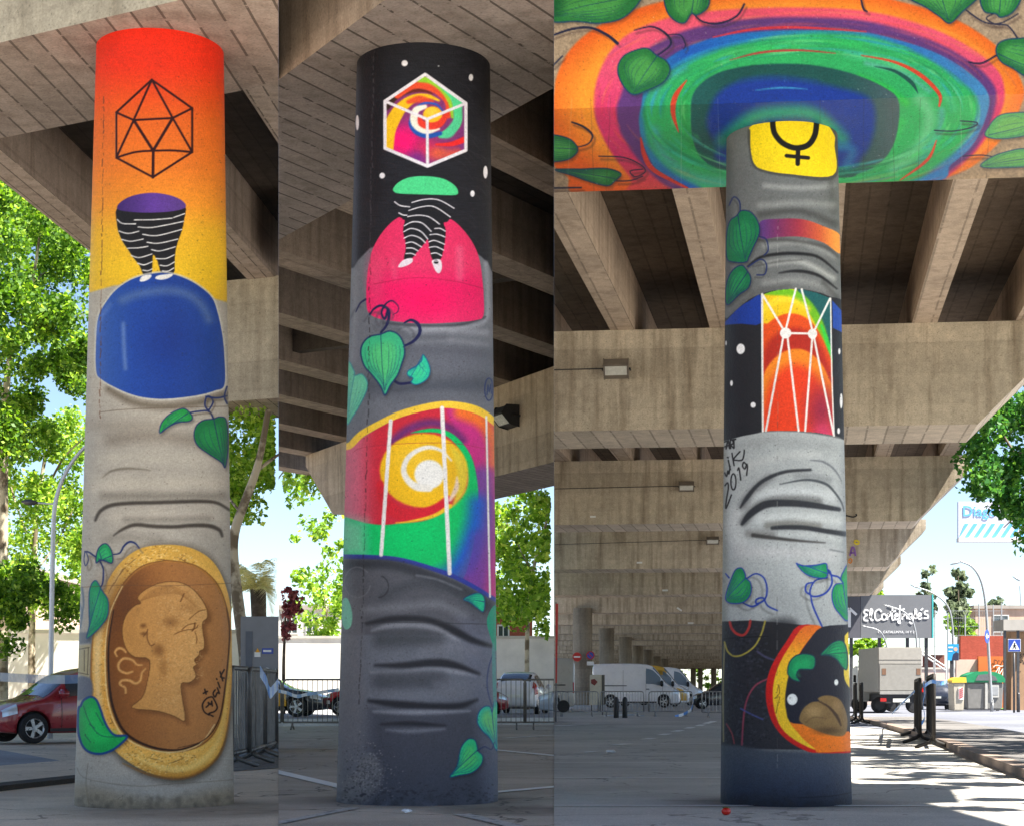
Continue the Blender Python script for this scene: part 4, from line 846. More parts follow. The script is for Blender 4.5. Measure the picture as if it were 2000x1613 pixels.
o = part('crossbeam', bm, [CON1, CON1F], ov, 1)
def face_mats(o, test, idx):
    for p in o.data.polygons:
        if test(p): p.material_index = idx
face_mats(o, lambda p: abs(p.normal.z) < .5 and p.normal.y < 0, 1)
# second crossbeam: sloping cantilever end
a = PZ(446,784, ZS1); b = PZ(544,777, ZS1); c = PZ(473,821, ZS1); d = PZ(544,815, ZS1)
u = (b-a).normalized(); c2 = PZ(446, 824, ZS1)
bm = bmesh.new(); prism(bm, [a-u*.6, b+u*2, d+u*2, c], ZS1, ZG+.02)
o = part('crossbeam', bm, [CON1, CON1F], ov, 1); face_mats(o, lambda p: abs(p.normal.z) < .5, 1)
GIR = [((0,294),(177,441),(0,351),(177,489)), ((475,177),(544,280),None,None)]
def gline(px, py, z):                         # girders of bay 1 all run to one vanishing point
    return PZ(px, py, z)
ug = Vector((245, 3500, 0)).normalized(); wg = Vector((ug.y, -ug.x, 0))
for px, py, side, wd in ((177,441,-1,.62), (533,538,-1,.62), (475,177,1,.7), (560,120,1,.6)):
    q = PZ(px, py, ZG); q0 = q-ug*((q.y-18.2)/ug.y); q1 = q+ug*((46.5-q.y)/ug.y)
    p = [q0, q0+wg*side*wd, q1+wg*side*wd, q1]
    bm = bmesh.new(); prism(bm, p, ZG, ZG+1.25)
    part('girder', bm, CON1, ov, 1)
q = PZ(177,489, ZG); lft = q-wg*.45
e0 = lft-ug*((lft.y-10.8)/ug.y); e1 = lft+ug*((46.5-lft.y)/ug.y)
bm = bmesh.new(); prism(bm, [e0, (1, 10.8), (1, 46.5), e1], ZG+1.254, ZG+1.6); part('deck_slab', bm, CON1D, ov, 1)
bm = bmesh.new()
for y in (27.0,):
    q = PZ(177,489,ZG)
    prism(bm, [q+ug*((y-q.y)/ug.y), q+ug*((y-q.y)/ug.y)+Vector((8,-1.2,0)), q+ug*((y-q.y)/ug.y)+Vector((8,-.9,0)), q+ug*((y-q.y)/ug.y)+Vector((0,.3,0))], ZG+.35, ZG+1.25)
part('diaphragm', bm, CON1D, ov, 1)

# bay 2
ang2 = math.atan2(.868, .496)
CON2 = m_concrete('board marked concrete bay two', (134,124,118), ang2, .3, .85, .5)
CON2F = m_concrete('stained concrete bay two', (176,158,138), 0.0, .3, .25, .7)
CON2D = m_concrete('recess shade slab concrete', (74,66,60), ang2, .3, .5, .5)  # shade between the girders put into this dark slab colour
CON2G = m_concrete('girder concrete bay two', (144,130,118), ang2, .4, .3, .6)
ov = thing('overpass', 'dark overpass with slanting girders above the black and grey pillar', 'overpass', (C2[0], C2[1]+5, 0))
n0, n1 = edge((544,157), (752,0), ZS2, 4, 8); f0, f1 = edge((544,469), (1080,173), ZS2, 3, 9)
bm = bmesh.new(); prism(bm, [n0, n1, f1, f0], ZS2, ZG+.02)
o = part('crossbeam', bm, [CON2, CON2F], ov, 2); face_mats(o, lambda p: abs(p.normal.z) < .5, 1)
# far crossbeam with a stepped cantilever end
a, b = PZ(676,1004,ZS2), PZ(965,931,ZS2); u2 = (b-a).normalized(); v2 = Vector((-u2.y, u2.x, 0))
if v2.y < 0: v2 = -v2
bs = a+u2*.2
def along(px):                                 # point of the front face line seen in column px
    k = (px-CX)/F; t = (k*a.y-a.x)/(u2.x-k*u2.y); return a+u2*t
e = along(597); m1 = along(650); zE = EYE+(YH-910)/F*e.y; zT = EYE+(YH-872)/F*e.y
prof = [(e, zT), (e, zE), (m1, ZS2+.12), (along(676), ZS2), (b+u2*14, ZS2), (b+u2*14, ZG), (e, ZG)]
prof = [prof[1], prof[2], prof[3], prof[4], prof[5], (e, ZG)]
bm = bmesh.new()
fr = [bm.verts.new((p.x, p.y, z)) for p, z in prof]; bk = [bm.verts.new((p.x+v2.x*2.6, p.y+v2.y*2.6, z)) for p, z in prof]
bm.faces.new(fr); bm.faces.new(bk[::-1])
for i in range(len(prof)): bm.faces.new((fr[i], bk[i], bk[(i+1)%len(prof)], fr[(i+1)%len(prof)]))
o = part('crossbeam', bm, [CON2, CON2F], ov, 2); face_mats(o, lambda p: abs(p.normal.z) < .5, 1)
FB2 = (a, u2)
g2 = Vector((.496, .868, 0)); h2 = Vector((.868, -.496, 0))
for k, dd in enumerate((-7.9, -11.5, -15.1, -18.9, -22.5, -26.1, -29.7, -33.1, -36.6, -40.0, -43.5)):
    dd *= 1.0
    c0 = h2*dd
    # from the first crossbeam's far side to beyond the second
    t0 = ((f0-c0).cross(f1-f0)).z/(g2.cross(f1-f0)).z; t1 = ((a-c0).cross(u2)).z/(g2.cross(u2)).z
    p0, p1 = c0+g2*(t0-2), c0+g2*(t1+3.2)
    bm = bmesh.new(); prism(bm, [p0, p0+h2*.85, p1+h2*.85, p1], ZG, ZG+1.3); part('girder', bm, CON2G, ov, 2)
    if k % 2 == 0:
        pm = c0+g2*(t0+(t1-t0)*.55)
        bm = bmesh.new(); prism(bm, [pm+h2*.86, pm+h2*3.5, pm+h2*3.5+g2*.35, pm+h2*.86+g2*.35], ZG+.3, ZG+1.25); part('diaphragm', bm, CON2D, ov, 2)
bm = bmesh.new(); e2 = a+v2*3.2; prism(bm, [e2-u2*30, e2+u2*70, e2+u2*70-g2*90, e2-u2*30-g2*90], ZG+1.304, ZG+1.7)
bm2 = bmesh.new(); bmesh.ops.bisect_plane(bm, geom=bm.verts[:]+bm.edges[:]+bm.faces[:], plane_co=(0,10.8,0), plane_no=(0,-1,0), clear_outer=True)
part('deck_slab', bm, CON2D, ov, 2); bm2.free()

# bay 3
ang3 = math.atan2(1, .165)
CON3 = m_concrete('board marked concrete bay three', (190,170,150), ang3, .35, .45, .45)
CON3D = m_concrete('brown shade slab concrete', (98,84,70), ang3, .35, .4, .6)  # dark brown colour holds the shade under the slab
CON3F = m_concrete('brown stained beam concrete', (196,182,160), 0.0, .3, .10, .8)
CON3S = m_concrete('pale soffit concrete', (204,190,172), ang3, .4, .5, .2)
ov3 = ov = thing('overpass', 'long brown overpass of many crossbeams above the pillar with the yellow patch', 'overpass', (C3[0], C3[1]+8, 0))
H3 = ZS3-EYE; ZG3 = EYE+(YH-638)/F*(H3*F/(YH-835))
u3 = Vector((.993, -.118, 0)); w3 = Vector((.118, .993, 0)); w3v = Vector((.165, 1, 0)).normalized()
# the painted crossbeam: soffit and front face carry the rainbow
a0, a1 = PZ(1082,214,ZS3), PZ(2000,184,ZS3); b0, b1 = PZ(1082,377,ZS3), PZ(2000,347,ZS3)
d0 = (a1-a0).normalized(); d1 = (b1-b0).normalized()
A1, B1 = a1+d0*3.4, b1+d1*3.2
bm = bmesh.new(); prism(bm, [a0-d0*2, A1, B1, b0-d1*2], ZS3+.012, ZG3)
cb = part('crossbeam', bm, CON3F, ov, 3)
wallR = paint_rainbow(); MPR = m_paint('spray paint on beam', .62, .4)
for nm, P0, P1, nv, up in (('painted_soffit', (a0, a1), (b0, b1), 190, False), ('painted_face', (a0, a1), None, 240, True)):
    nu = 900; s = np.linspace(0, 1, nu); ca, cb2 = np.array(P0[0]), np.array(P0[1])
    k = KS[1]; d = cb2-ca; cut = ca[0]-k*ca[1]-GAP; s0 = max(0, -cut/(d[0]-k*d[1])); s = s0+(1.35-s0)*s
    near = ca+(cb2-ca)*s[:, None]
    if up: co = near[None]+np.linspace(0, 1, nv)[:, None, None]*np.array([0, 0, ZG3-ZS3]); co[..., 1] -= .004
    else:
        far = np.array(P1[0])+(np.array(P1[1])-np.array(P1[0]))*s[:, None]
        # keep the left edge on the bay plane
        far[:, 0] = np.maximum(far[:, 0], k*far[:, 1]+GAP); co = near[None]*(1-np.linspace(0, 1, nv)[:, None, None])+far[None]*np.linspace(0, 1, nv)[:, None, None]
        co[..., 1] -= .004
    if up: co = co[::-1]
    p = co.reshape(-1, 3); px = CX+F*p[:, 0]/p[:, 1]; py = YH-F*(p[:, 2]-EYE)/p[:, 1]
    me = grid_mesh(nm, co-np.array(ov.location), nu, nv, False); far = np.clip((px-2004)/22, 0, 1)[:, None]; set_paint(me, wallR.sample(px, py)*(1-far)+np.array([158,138,114])*far)
    oo = link(nm, me, MPR, ov); oo.data.polygons.foreach_set('use_smooth', [False]*len(oo.data.polygons))
    oo['label'] = 'rainbow rings with green leaves sprayed on the concrete'
# the row of plain crossbeams with sloping cantilever ends
FRONT = [H3*F/(YH-y) for y in (835, 1020, 1108, 1159, 1194)]
while FRONT[-1] < 465: FRONT.append(FRONT[-1]+23)
XR = lambda Y: 9.33+(Y-36.4)*.166
for i, Y in enumerate(FRONT):
    cen = Vector((Y*.145, Y, 0)); yl = 2.7
    xr = XR(Y); dz = 1.62; xl = -6.0
    def at(x, dep): return Vector((x, Y+(Y*.145-x)*.1188, 0))+w3v*dep
    prof = [(xl, ZS3), (xr, ZS3), (xr+dz, ZS3+dz), (xr+dz, ZG3), (xl, ZG3)]
    bm = bmesh.new(); fr = []; bk = []
    for x, z in prof:
        p = at(x, 0); q = at(x, yl); fr.append(bm.verts.new((p.x, p.y, z))); bk.append(bm.verts.new((q.x, q.y, z)))
    bm.faces.new(fr); bm.faces.new(bk[::-1])
    for j in range(5): bm.faces.new((fr[j], bk[j], bk[(j+1)%5], fr[(j+1)%5]))
    o = part('crossbeam', bm, [CON3F, CON3S], ov, 3); face_mats(o, lambda p: p.normal.z < -.5, 1)
for k in range(-4, 5):
    x36 = 1.96+k*2.05
    p0 = Vector((x36-.165*(36.4-17.5), 17.5, 0)); p1 = Vector((x36+.165*(480-36.4), 480, 0))
    bm = bmesh.new(); prism(bm, [p0, p0+Vector((.5,0,0)), p1+Vector((.5,0,0)), p1], ZG3+.002, ZG3+1.15)
    part('girder', bm, CON3, ov, 3)
bm = bmesh.new(); prism(bm, [(-6,10.8), (XR(36.4)+.1,10.8), (XR(36.4)+.1,25), (XR(36.4)+2.9,34), (XR(46)+2.2,46), (XR(485)+2.3,485), (-6,485)], ZG3+1.154, 11.6); part('deck_slab', bm, CON3D, ov, 3)  # thickened and widened to keep sun off the beams and bay two
# cross ribs between girders
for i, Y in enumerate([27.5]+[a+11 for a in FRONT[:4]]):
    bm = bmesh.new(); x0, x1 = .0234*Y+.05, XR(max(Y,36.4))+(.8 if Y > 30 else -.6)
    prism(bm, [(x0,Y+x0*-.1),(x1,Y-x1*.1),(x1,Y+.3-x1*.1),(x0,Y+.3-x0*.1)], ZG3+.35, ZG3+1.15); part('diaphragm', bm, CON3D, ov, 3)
# ---------------------------------------------------------------- ground
def m_ground(name, col, scale=1.0, k=1.0, dirt=.5, tiles=None, cracks=0.0, spots=()):
    t = NT(name); g = t.geo(); pos = g['Position']; c = rgba(col, k)
    big = t.noise(.22*scale, 6, .62, pos); mid = t.noise(2.4*scale, 6, .7, pos); fine = t.noise(70, 3, .6, pos)
    s = t.mapping(pos, (.5, 1.2, 1)); sm = t.noise(1.1, 5, .6, s)
    dk = tuple(x*.62 for x in c[:3])+(1,); lt = tuple(min(1, x*1.35) for x in c[:3])+(1,)
    colr = t.ramp(t.math('ADD', t.math('MULTIPLY', big, .75), t.math('MULTIPLY', sm, .25)), [(.3, dk), (.5, c), (.7, lt)])
    colr = t.mix(t.math('MULTIPLY', t.maprange(mid, .5, .72, 0, 1), dirt), colr, dk)
    colr = t.mix(t.maprange(fine, .58, .7, 0, .5), colr, tuple(min(1, x*2.1) for x in c[:3])+(1,))
    colr = t.mix(t.maprange(fine, .42, .32, 0, .6), colr, tuple(x*.35 for x in c[:3])+(1,))
    if tiles:
        br = t.n('ShaderNodeTexBrick'); t.l(pos, br.inputs['Vector']); br.inputs['Scale'].default_value = tiles
        br.inputs['Mortar Size'].default_value = .02; br.inputs['Color1'].default_value = grey(1); br.inputs['Color2'].default_value = grey(.86); br.inputs['Mortar'].default_value = grey(.45)
        colr = t.mix(.85, colr, br.outputs[0], 'MULTIPLY')
    grit = t.noise(34, 2, .5, pos); colr = t.mix(t.maprange(grit, .68, .72, 0, .55), colr, tuple(min(1, x*2.6) for x in c[:3])+(1,))
    oil = t.noise(.9, 3, .5, t.mapping(pos, (1,1,1), (0,0,1.1))); colr = t.mix(t.maprange(oil, .60, .72, 0, .6*dirt), colr, tuple(x*.3 for x in c[:3])+(1,))
    if cracks:
        wv = t.n('ShaderNodeVectorMath', operation='ADD'); nz = t.n('ShaderNodeTexNoise'); nz.inputs['Scale'].default_value = 1.7; nz.inputs['Detail'].default_value = 5; t.l(pos, nz.inputs['Vector']); t.l(pos, wv.inputs[0]); t.l(nz.outputs['Color'], wv.inputs[1])
        vo = t.n('ShaderNodeTexVoronoi', feature='DISTANCE_TO_EDGE'); vo.inputs['Scale'].default_value = .42; t.l(wv.outputs[0], vo.inputs['Vector'])
        cm = t.math('MULTIPLY', t.math('LESS_THAN', vo.outputs['Distance'], .008), t.math('GREATER_THAN', big, .47)); colr = t.mix(t.math('MULTIPLY', cm, cracks), colr, tuple(x*.22 for x in c[:3])+(1,))
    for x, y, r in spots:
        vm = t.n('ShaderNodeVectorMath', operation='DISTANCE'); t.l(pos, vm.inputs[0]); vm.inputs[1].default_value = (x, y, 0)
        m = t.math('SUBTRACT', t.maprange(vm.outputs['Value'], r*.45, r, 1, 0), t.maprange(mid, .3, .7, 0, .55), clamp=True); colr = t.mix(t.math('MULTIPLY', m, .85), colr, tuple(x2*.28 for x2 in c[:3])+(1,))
    t.base(colr); t.rough(.9); t.spec(.25); t.bump(t.math('ADD', fine, t.math('MULTIPLY', mid, .6)), .35, .012)
    return t.m
def m_line(name, col=(232,230,224), wear=.5):
    """worn road paint"""
    t = NT(name); pos = t.geo()['Position']; n = t.noise(9, 6, .75, pos); c = rgba(col)
    t.base(t.mix(t.maprange(n, wear-.03, wear+.09, 0, 1), c, (.09,.088,.08,1))); t.rough(.8); return t.m
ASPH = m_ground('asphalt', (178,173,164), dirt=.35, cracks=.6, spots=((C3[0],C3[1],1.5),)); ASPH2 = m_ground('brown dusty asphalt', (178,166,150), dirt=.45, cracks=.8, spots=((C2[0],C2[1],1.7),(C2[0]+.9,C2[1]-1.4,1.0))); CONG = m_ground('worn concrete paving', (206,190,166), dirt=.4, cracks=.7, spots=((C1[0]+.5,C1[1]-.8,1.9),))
ROAD = m_ground('road asphalt', (140,142,146), dirt=.25); TILE = m_ground('pavement tiles', (120,117,114), tiles=2.4, dirt=.35); KERB = m_ground('kerb stone', (150,144,134)); BASE = m_ground('ground', (120,116,110))
def sheet(name, pts, z, mat, bay=None, th=None):
    bm = bmesh.new()
    if th: prism(bm, pts, z-th, z)
    else: bm.faces.new([bm.verts.new((p[0], p[1], z)) for p in pts])
    if bay: clip(bm, bay)
    return tag(obj(name, bm, mat), kind='structure')
sheet('bounce_ground', [(-60,-60),(60,-60),(60,12.58),(-60,12.58)], .0, m_ground('pale plaza paving', (196,190,178), dirt=.2, tiles=1.2))  # unseen pale ground added to bounce sunlight up to the soffits
sheet('ground', [(-900,-300),(900,-300),(900,1600),(-900,1600)], -.02, BASE)
def W(px, Y): return ((px-CX)/F*Y, Y)
k1, k2 = KS
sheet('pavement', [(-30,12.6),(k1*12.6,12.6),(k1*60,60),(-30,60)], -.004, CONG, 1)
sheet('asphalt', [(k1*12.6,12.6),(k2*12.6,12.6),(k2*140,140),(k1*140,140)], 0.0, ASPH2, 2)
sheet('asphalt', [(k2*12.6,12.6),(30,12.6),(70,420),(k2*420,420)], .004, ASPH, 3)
LINE = m_line('white parking line', wear=.68); LINE2 = m_line('faint parking line', (228,226,222), .62); LINEW = m_line('worn patch of paint', (176,172,166), .53)
def mark(p0, p1, wpx, bay, mat=LINE, z=.008):
    """painted line between two picture points on the ground, wpx its real width in metres"""
    a, b = G(*p0), G(*p1); d = (b-a).normalized(); n = Vector((-d.y, d.x, 0))*wpx/2
    return sheet('road_marking', [a-n, b-n, b+n, a+n], z, mat, bay)
mark((520,1502),(690,1542),.2,2); mark((520,1612),(690,1578),.13,2,LINEW); mark((945,1462),(1100,1477),.2,2); mark((945,1549),(1100,1535),.18,2); mark((900,1590),(1020,1617),.16,2,LINEW); mark((985,1441),(1100,1434),.14,2)
for y, x0, x1, m in ((1471,1270,1950,LINE2),(1490,1082,1890,LINE2),(1519,1082,1960,LINE2),(1574,1082,1850,LINE2),(1452,1290,1900,LINE2),(1437,1330,1850,LINE2)):
    mark((x0,y),(x1,y+.5),.07 if y > 1460 else .1,3,m,.012)
for (x, y, L) in ((1148,1469,34),(1215,1454,24),(1267,1443,18),(1298,1434.5,14),(1324,1427.6,12),(1347,1421.5,10),(1368,1416.5,9),(1382,1412,8),(1391,1409.5,7)):
    a = G(x-L/2, y+1.0); b = G(x+L/2, y-1.6); n = Vector((.12,.02,0)); sheet('road_marking', [a-n, a+n, b+n, b-n], .012, LINE, 3)
for (x, y) in ((1100,1417),(1135,1414),(1160,1392)):
    a = G(x-8, y+.4); b = G(x+8, y-.6); n = Vector((.3,.06,0)); sheet('road_marking', [a-n, a+n, b+n, b-n], .012, LINE2, 3)
# bay 1: kerb step, strip of pavement and road beyond
kx0, kx1 = G(-200,1566), G(150,1527)
d = (kx1-kx0).normalized(); n = Vector((-d.y, d.x, 0))
kx1 = kx1+d*2; q0, q1 = kx0-d*6, kx1+d*3
sheet('kerb', [q0, q1, q1+n*.35, q0+n*.35], .055, m_ground('dark kerb with face shadow', (60,54,48)), 1, .07)  # dark colour stands in for the shadow on the kerb face
sheet('pavement', [q0+n*.36, q1+n*.36, q1+n*2.6, q0+n*2.6], .05, CONG, 1, .06)
r0, r1 = q0+n*2.6, q1+n*2.6
sheet('road', [r0+n*.01, r1+n*.01, r1+n*11+d*14, r0+n*11-d*14], .02, ROAD, 1, .03)
pv = [G(445,1506), G(560,1498), G(560,1440), G(445,1440)]
sheet('pavement', pv, .004, m_ground('grey slab paving', (128,124,118), tiles=1.1), 1)
# bay 2: kerb and sunny road
sheet('kerb', [W(500,52.5), W(1100,56.5), W(1100,57.3), W(500,53.2)], .2, m_ground('pale kerb stone', (196,194,190)), 2, .21)
sheet('road', [W(500,53.25), W(1100,57.35), W(1100,92), W(500,92)], .19, m_ground('light road', (150,150,150), dirt=.2), 2, .1)
# bay 3: kerb along the right, tiled pavement, street
kk = [G(2060,1548), G(2000,1522), G(1900,1484), G(1840,1458), G(1760,1431), G(1700,1414), G(1660,1406)]
inner = [Vector(p) for p in kk]; nrm = Vector((.97, .22, 0))
sheet('kerb', inner+[p+nrm*.28 for p in inner[::-1]], .13, m_ground('reddish kerb stone', (140,124,112)), 3, .15)
far = [p+nrm*2.2 for p in inner]
sheet('pavement', [p+nrm*.285 for p in inner]+[p+nrm*(2.4+.05*i) for i, p in reversed(list(enumerate(inner)))], .126, TILE, 3, .14)
sheet('road', [G(2300,1490), G(2000,1452)+Vector((3,0,0)), (60,70), (74,330), (34,330), (20,120), (9.8,52), G(1840,1452)+nrm*2.6, G(2000,1522)+nrm*2.6], .02, m_ground('street asphalt', (112,114,122), dirt=.25), 3)
# ---------------------------------------------------------------- materials for things
GLASS = m_glass('dark car glass', (58,66,74)); SKYGLASS = m_glass('pale car glass', (120,140,156)); TYRE = m_plain('tyre rubber', (34,34,35), .85, var=.2); RIM = m_plain('alloy rim', (186,188,190), .3, .7)
DARKP = m_plain('black plastic', (36,36,38), .6); CHROME = m_plain('chrome', (200,202,205), .15, 1, .04); REDL = m_plain('red lamp glass', (168,24,20), .2); CLEAR = m_plain('clear lamp glass', (214,220,222), .12, .3)
STEEL = m_plain('galvanised steel', (150,150,148), .45, .7, .2); DSTEEL = m_plain('dull dark steel', (78,78,80), .5, .5, .25); BLACKM = m_plain('black painted metal', (40,40,42), .5, .2)
WHITEP = m_plain('white paint', (226,226,222), .4, coat=.4, var=.05); PLATEW = m_plain('number plate', (224,224,214), .4)
def car_paint(name, col, rough=.32, k=1.0): return m_plain(name, col, rough, 0, .05, 2, .5, k, coat=.8)

def loft(st, sub=5, ns=4):
    """st rows: x, z low, z belt, z top, half width at belt, half width at top -> (nx, nk, 3) grid, right half mirrored"""
    st = np.array(st, float); st = spline(st, sub); rows = []
    for x, zl, zb, zt, w, wt in st:
        h = np.array([(0, zl), (w*.86, zl), (w*.97, zl+.10), (w, zl+(zb-zl)*.55), (w*.975, zb), (w+(wt-w)*.62, zb+(zt-zb)*.6), (wt*.93, zt-.25*min(.16, zt-zb)), (wt*.6, zt+.0), (0, zt+.012)])
        h = spline(h, ns); rows.append([(x, -a, b) for a, b in h]+[(x, a, b) for a, b in h[-2:0:-1]])
    return np.array(rows), len(h)
def loft_mesh(bm, g, cap=True):
    nx, nk = g.shape[:2]; v = [[bm.verts.new(p) for p in r] for r in g]
    for i in range(nx-1):
        for k in range(nk): bm.faces.new((v[i][k], v[i+1][k], v[i+1][(k+1)%nk], v[i][(k+1)%nk]))
    if cap: bm.faces.new(v[0]); bm.faces.new(v[-1][::-1])
def patch(bm, g, i0, i1, k0, k1, off, both=True, hw=None):
    """a pane lying on the lofted skin, off metres proud"""
    nk = g.shape[1]
    for mir in ((False, True) if both else (False,)):
        vs = []
        for i in range(i0, i1+1):
            r = []
            for k in range(k0, k1+1):
                p = Vector(g[i][k]); q = Vector(g[min(i+1, len(g)-1)][k])-Vector(g[max(i-1, 0)][k]); s = Vector(g[i][(k+1)%nk])-Vector(g[i][k-1])
                n = q.cross(s); n = n.normalized() if n.length > 1e-9 else Vector((0,0,1))
                if n.z*1.0+(-n.y if p.y < 0 else n.y) < 0: n = -n
                p = p+n*off
                if mir: p.y = -p.y
                r.append(bm.verts.new(p))
            vs.append(r)
        for i in range(len(vs)-1):
            for k in range(len(vs[0])-1): bm.faces.new((vs[i][k], vs[i][k+1], vs[i+1][k+1], vs[i+1][k]))
def flank(root, name, g, i0, i1, k0, k1, off, mat):
    for s in (1, -1):
        bm = bmesh.new(); patch(bm, g, i0, i1, k0, k1, off, False)
        for v in bm.verts: v.co.y *= s
        obj(name, bm, mat, root, smooth=True)
def cut_wheels(o, xs, r, hw):
    bm = bmesh.new()
    for x in xs:
        for s in (-1, 1):
            m = Matrix.Translation((x, s*hw, r*1.02)) @ Matrix.Rotation(R(90), 4, 'X'); bmesh.ops.create_cone(bm, cap_ends=True, segments=28, radius1=r*1.16, radius2=r*1.16, depth=.62, matrix=m)
    me = bpy.data.meshes.new('cut'); bm.to_mesh(me); bm.free(); c = bpy.data.objects.new('cut', me); C.objects.link(c)
    md = o.modifiers.new('b', 'BOOLEAN'); md.object = c; md.operation = 'DIFFERENCE'; md.solver = 'EXACT'
    bpy.context.view_layer.update(); dg = bpy.context.evaluated_depsgraph_get()
    nm = bpy.data.meshes.new_from_object(o.evaluated_get(dg)); o.modifiers.clear(); mats = list(o.data.materials); o.data = nm
    if not len(nm.materials):
        for m in mats: nm.materials.append(m)
    bpy.data.objects.remove(c); bpy.data.meshes.remove(me)
_WH = {}
def wheel(root, x, y, r, w=.2, spokes=5):
    key = (round(r, 3), w, spokes)
    if key not in _WH:
        bm = bmesh.new(); lathe(bm, [(r*.66,-w/2),(r*.93,-w/2),(r,-w/2+.03),(r,w/2-.03),(r*.93,w/2),(r*.66,w/2)], n=30, cap=False)
        bm.transform(Matrix.Rotation(R(90), 4, 'X')); bmesh.ops.recalc_face_normals(bm, faces=bm.faces[:]); a = bpy.data.meshes.new('tyre'); bm.to_mesh(a); bm.free(); a.materials.append(TYRE)
        bm = bmesh.new(); lathe(bm, [(r*.62,-w/2+.002),(r*.66,-w/2-.006),(r*.66,-w/2+.03),(r*.6,-w/2+.05)], n=30, cap=False)
        for k in range(spokes):
            t = 2*math.pi*k/spokes; u = Vector((math.cos(t), math.sin(t), 0)); v = Vector((-u.y, u.x, 0))
            plate(bm, [u*r*.1-v*r*.1, u*r*.63-v*r*.12, u*r*.63+v*r*.12, u*r*.1+v*r*.1][::1], (0,0,1), .02)
            for vv in bm.verts[-8:]: vv.co.z += -w/2-.002
        lathe(bm, [(r*.02,-w/2-.012),(r*.16,-w/2-.01),(r*.18,-w/2+.03)], n=14)
        bm.transform(Matrix.Rotation(R(90), 4, 'X')); bmesh.ops.recalc_face_normals(bm, faces=bm.faces[:]); b = bpy.data.meshes.new('rim'); bm.to_mesh(b); bm.free(); b.materials.append(RIM)
        bm = bmesh.new(); lathe(bm, [(.01,-w/2+.06),(r*.63,-w/2+.06),(r*.63,w/2-.03),(.01,w/2-.03)], n=24); bm.transform(Matrix.Rotation(R(90), 4, 'X')); d = bpy.data.meshes.new('hub'); bm.to_mesh(d); bm.free(); d.materials.append(DARKP)
        _WH[key] = (a, b, d)
    a, b, d = _WH[key]
    t = link('wheel', d, None, root); t.location = (x, y, r)
    if y < 0: t.rotation_euler = (0, 0, math.pi)
    link('tyre', a, None, t); link('rim', b, None, t)
CARS = {
 'hatch': dict(st=[(1.86,.34,.52,.56,.50,.46),(1.80,.24,.60,.66,.68,.60),(1.45,.2,.72,.83,.79,.70),(.98,.2,.80,.95,.83,.73),(.38,.2,.86,1.36,.83,.62),(-.25,.2,.88,1.52,.83,.60),(-.95,.2,.92,1.48,.82,.58),(-1.48,.24,.96,1.26,.79,.58),(-1.76,.3,.88,.96,.72,.60),(-1.85,.42,.66,.72,.58,.48)], wx=(1.2,-1.2), r=.30, hw=.83),
 'saloon': dict(st=[(2.25,.36,.52,.56,.55,.5),(2.16,.24,.62,.68,.74,.66),(1.7,.2,.74,.84,.84,.76),(1.05,.2,.82,.96,.88,.78),(.35,.2,.86,1.34,.88,.66),(-.3,.2,.88,1.48,.88,.64),(-1.0,.2,.92,1.44,.87,.62),(-1.65,.22,.96,1.14,.85,.64),(-2.1,.3,.9,1.0,.78,.66),(-2.25,.44,.7,.78,.62,.52)], wx=(1.38,-1.35), r=.33, hw=.88),
 'van': dict(st=[(2.55,.34,.62,.70,.66,.60),(2.46,.26,.84,.94,.86,.76),(2.1,.24,.98,1.12,.95,.84),(1.75,.24,1.06,1.34,.97,.82),(1.2,.24,1.1,1.98,.98,.80),(.75,.24,1.12,2.28,.98,.82),(-.4,.24,1.14,2.36,.98,.84),(-2.3,.24,1.14,2.34,.98,.84),(-2.5,.28,1.1,2.26,.95,.82),(-2.56,.4,1.0,2.1,.9,.78)], wx=(1.62,-1.5), r=.34, hw=.97),
}
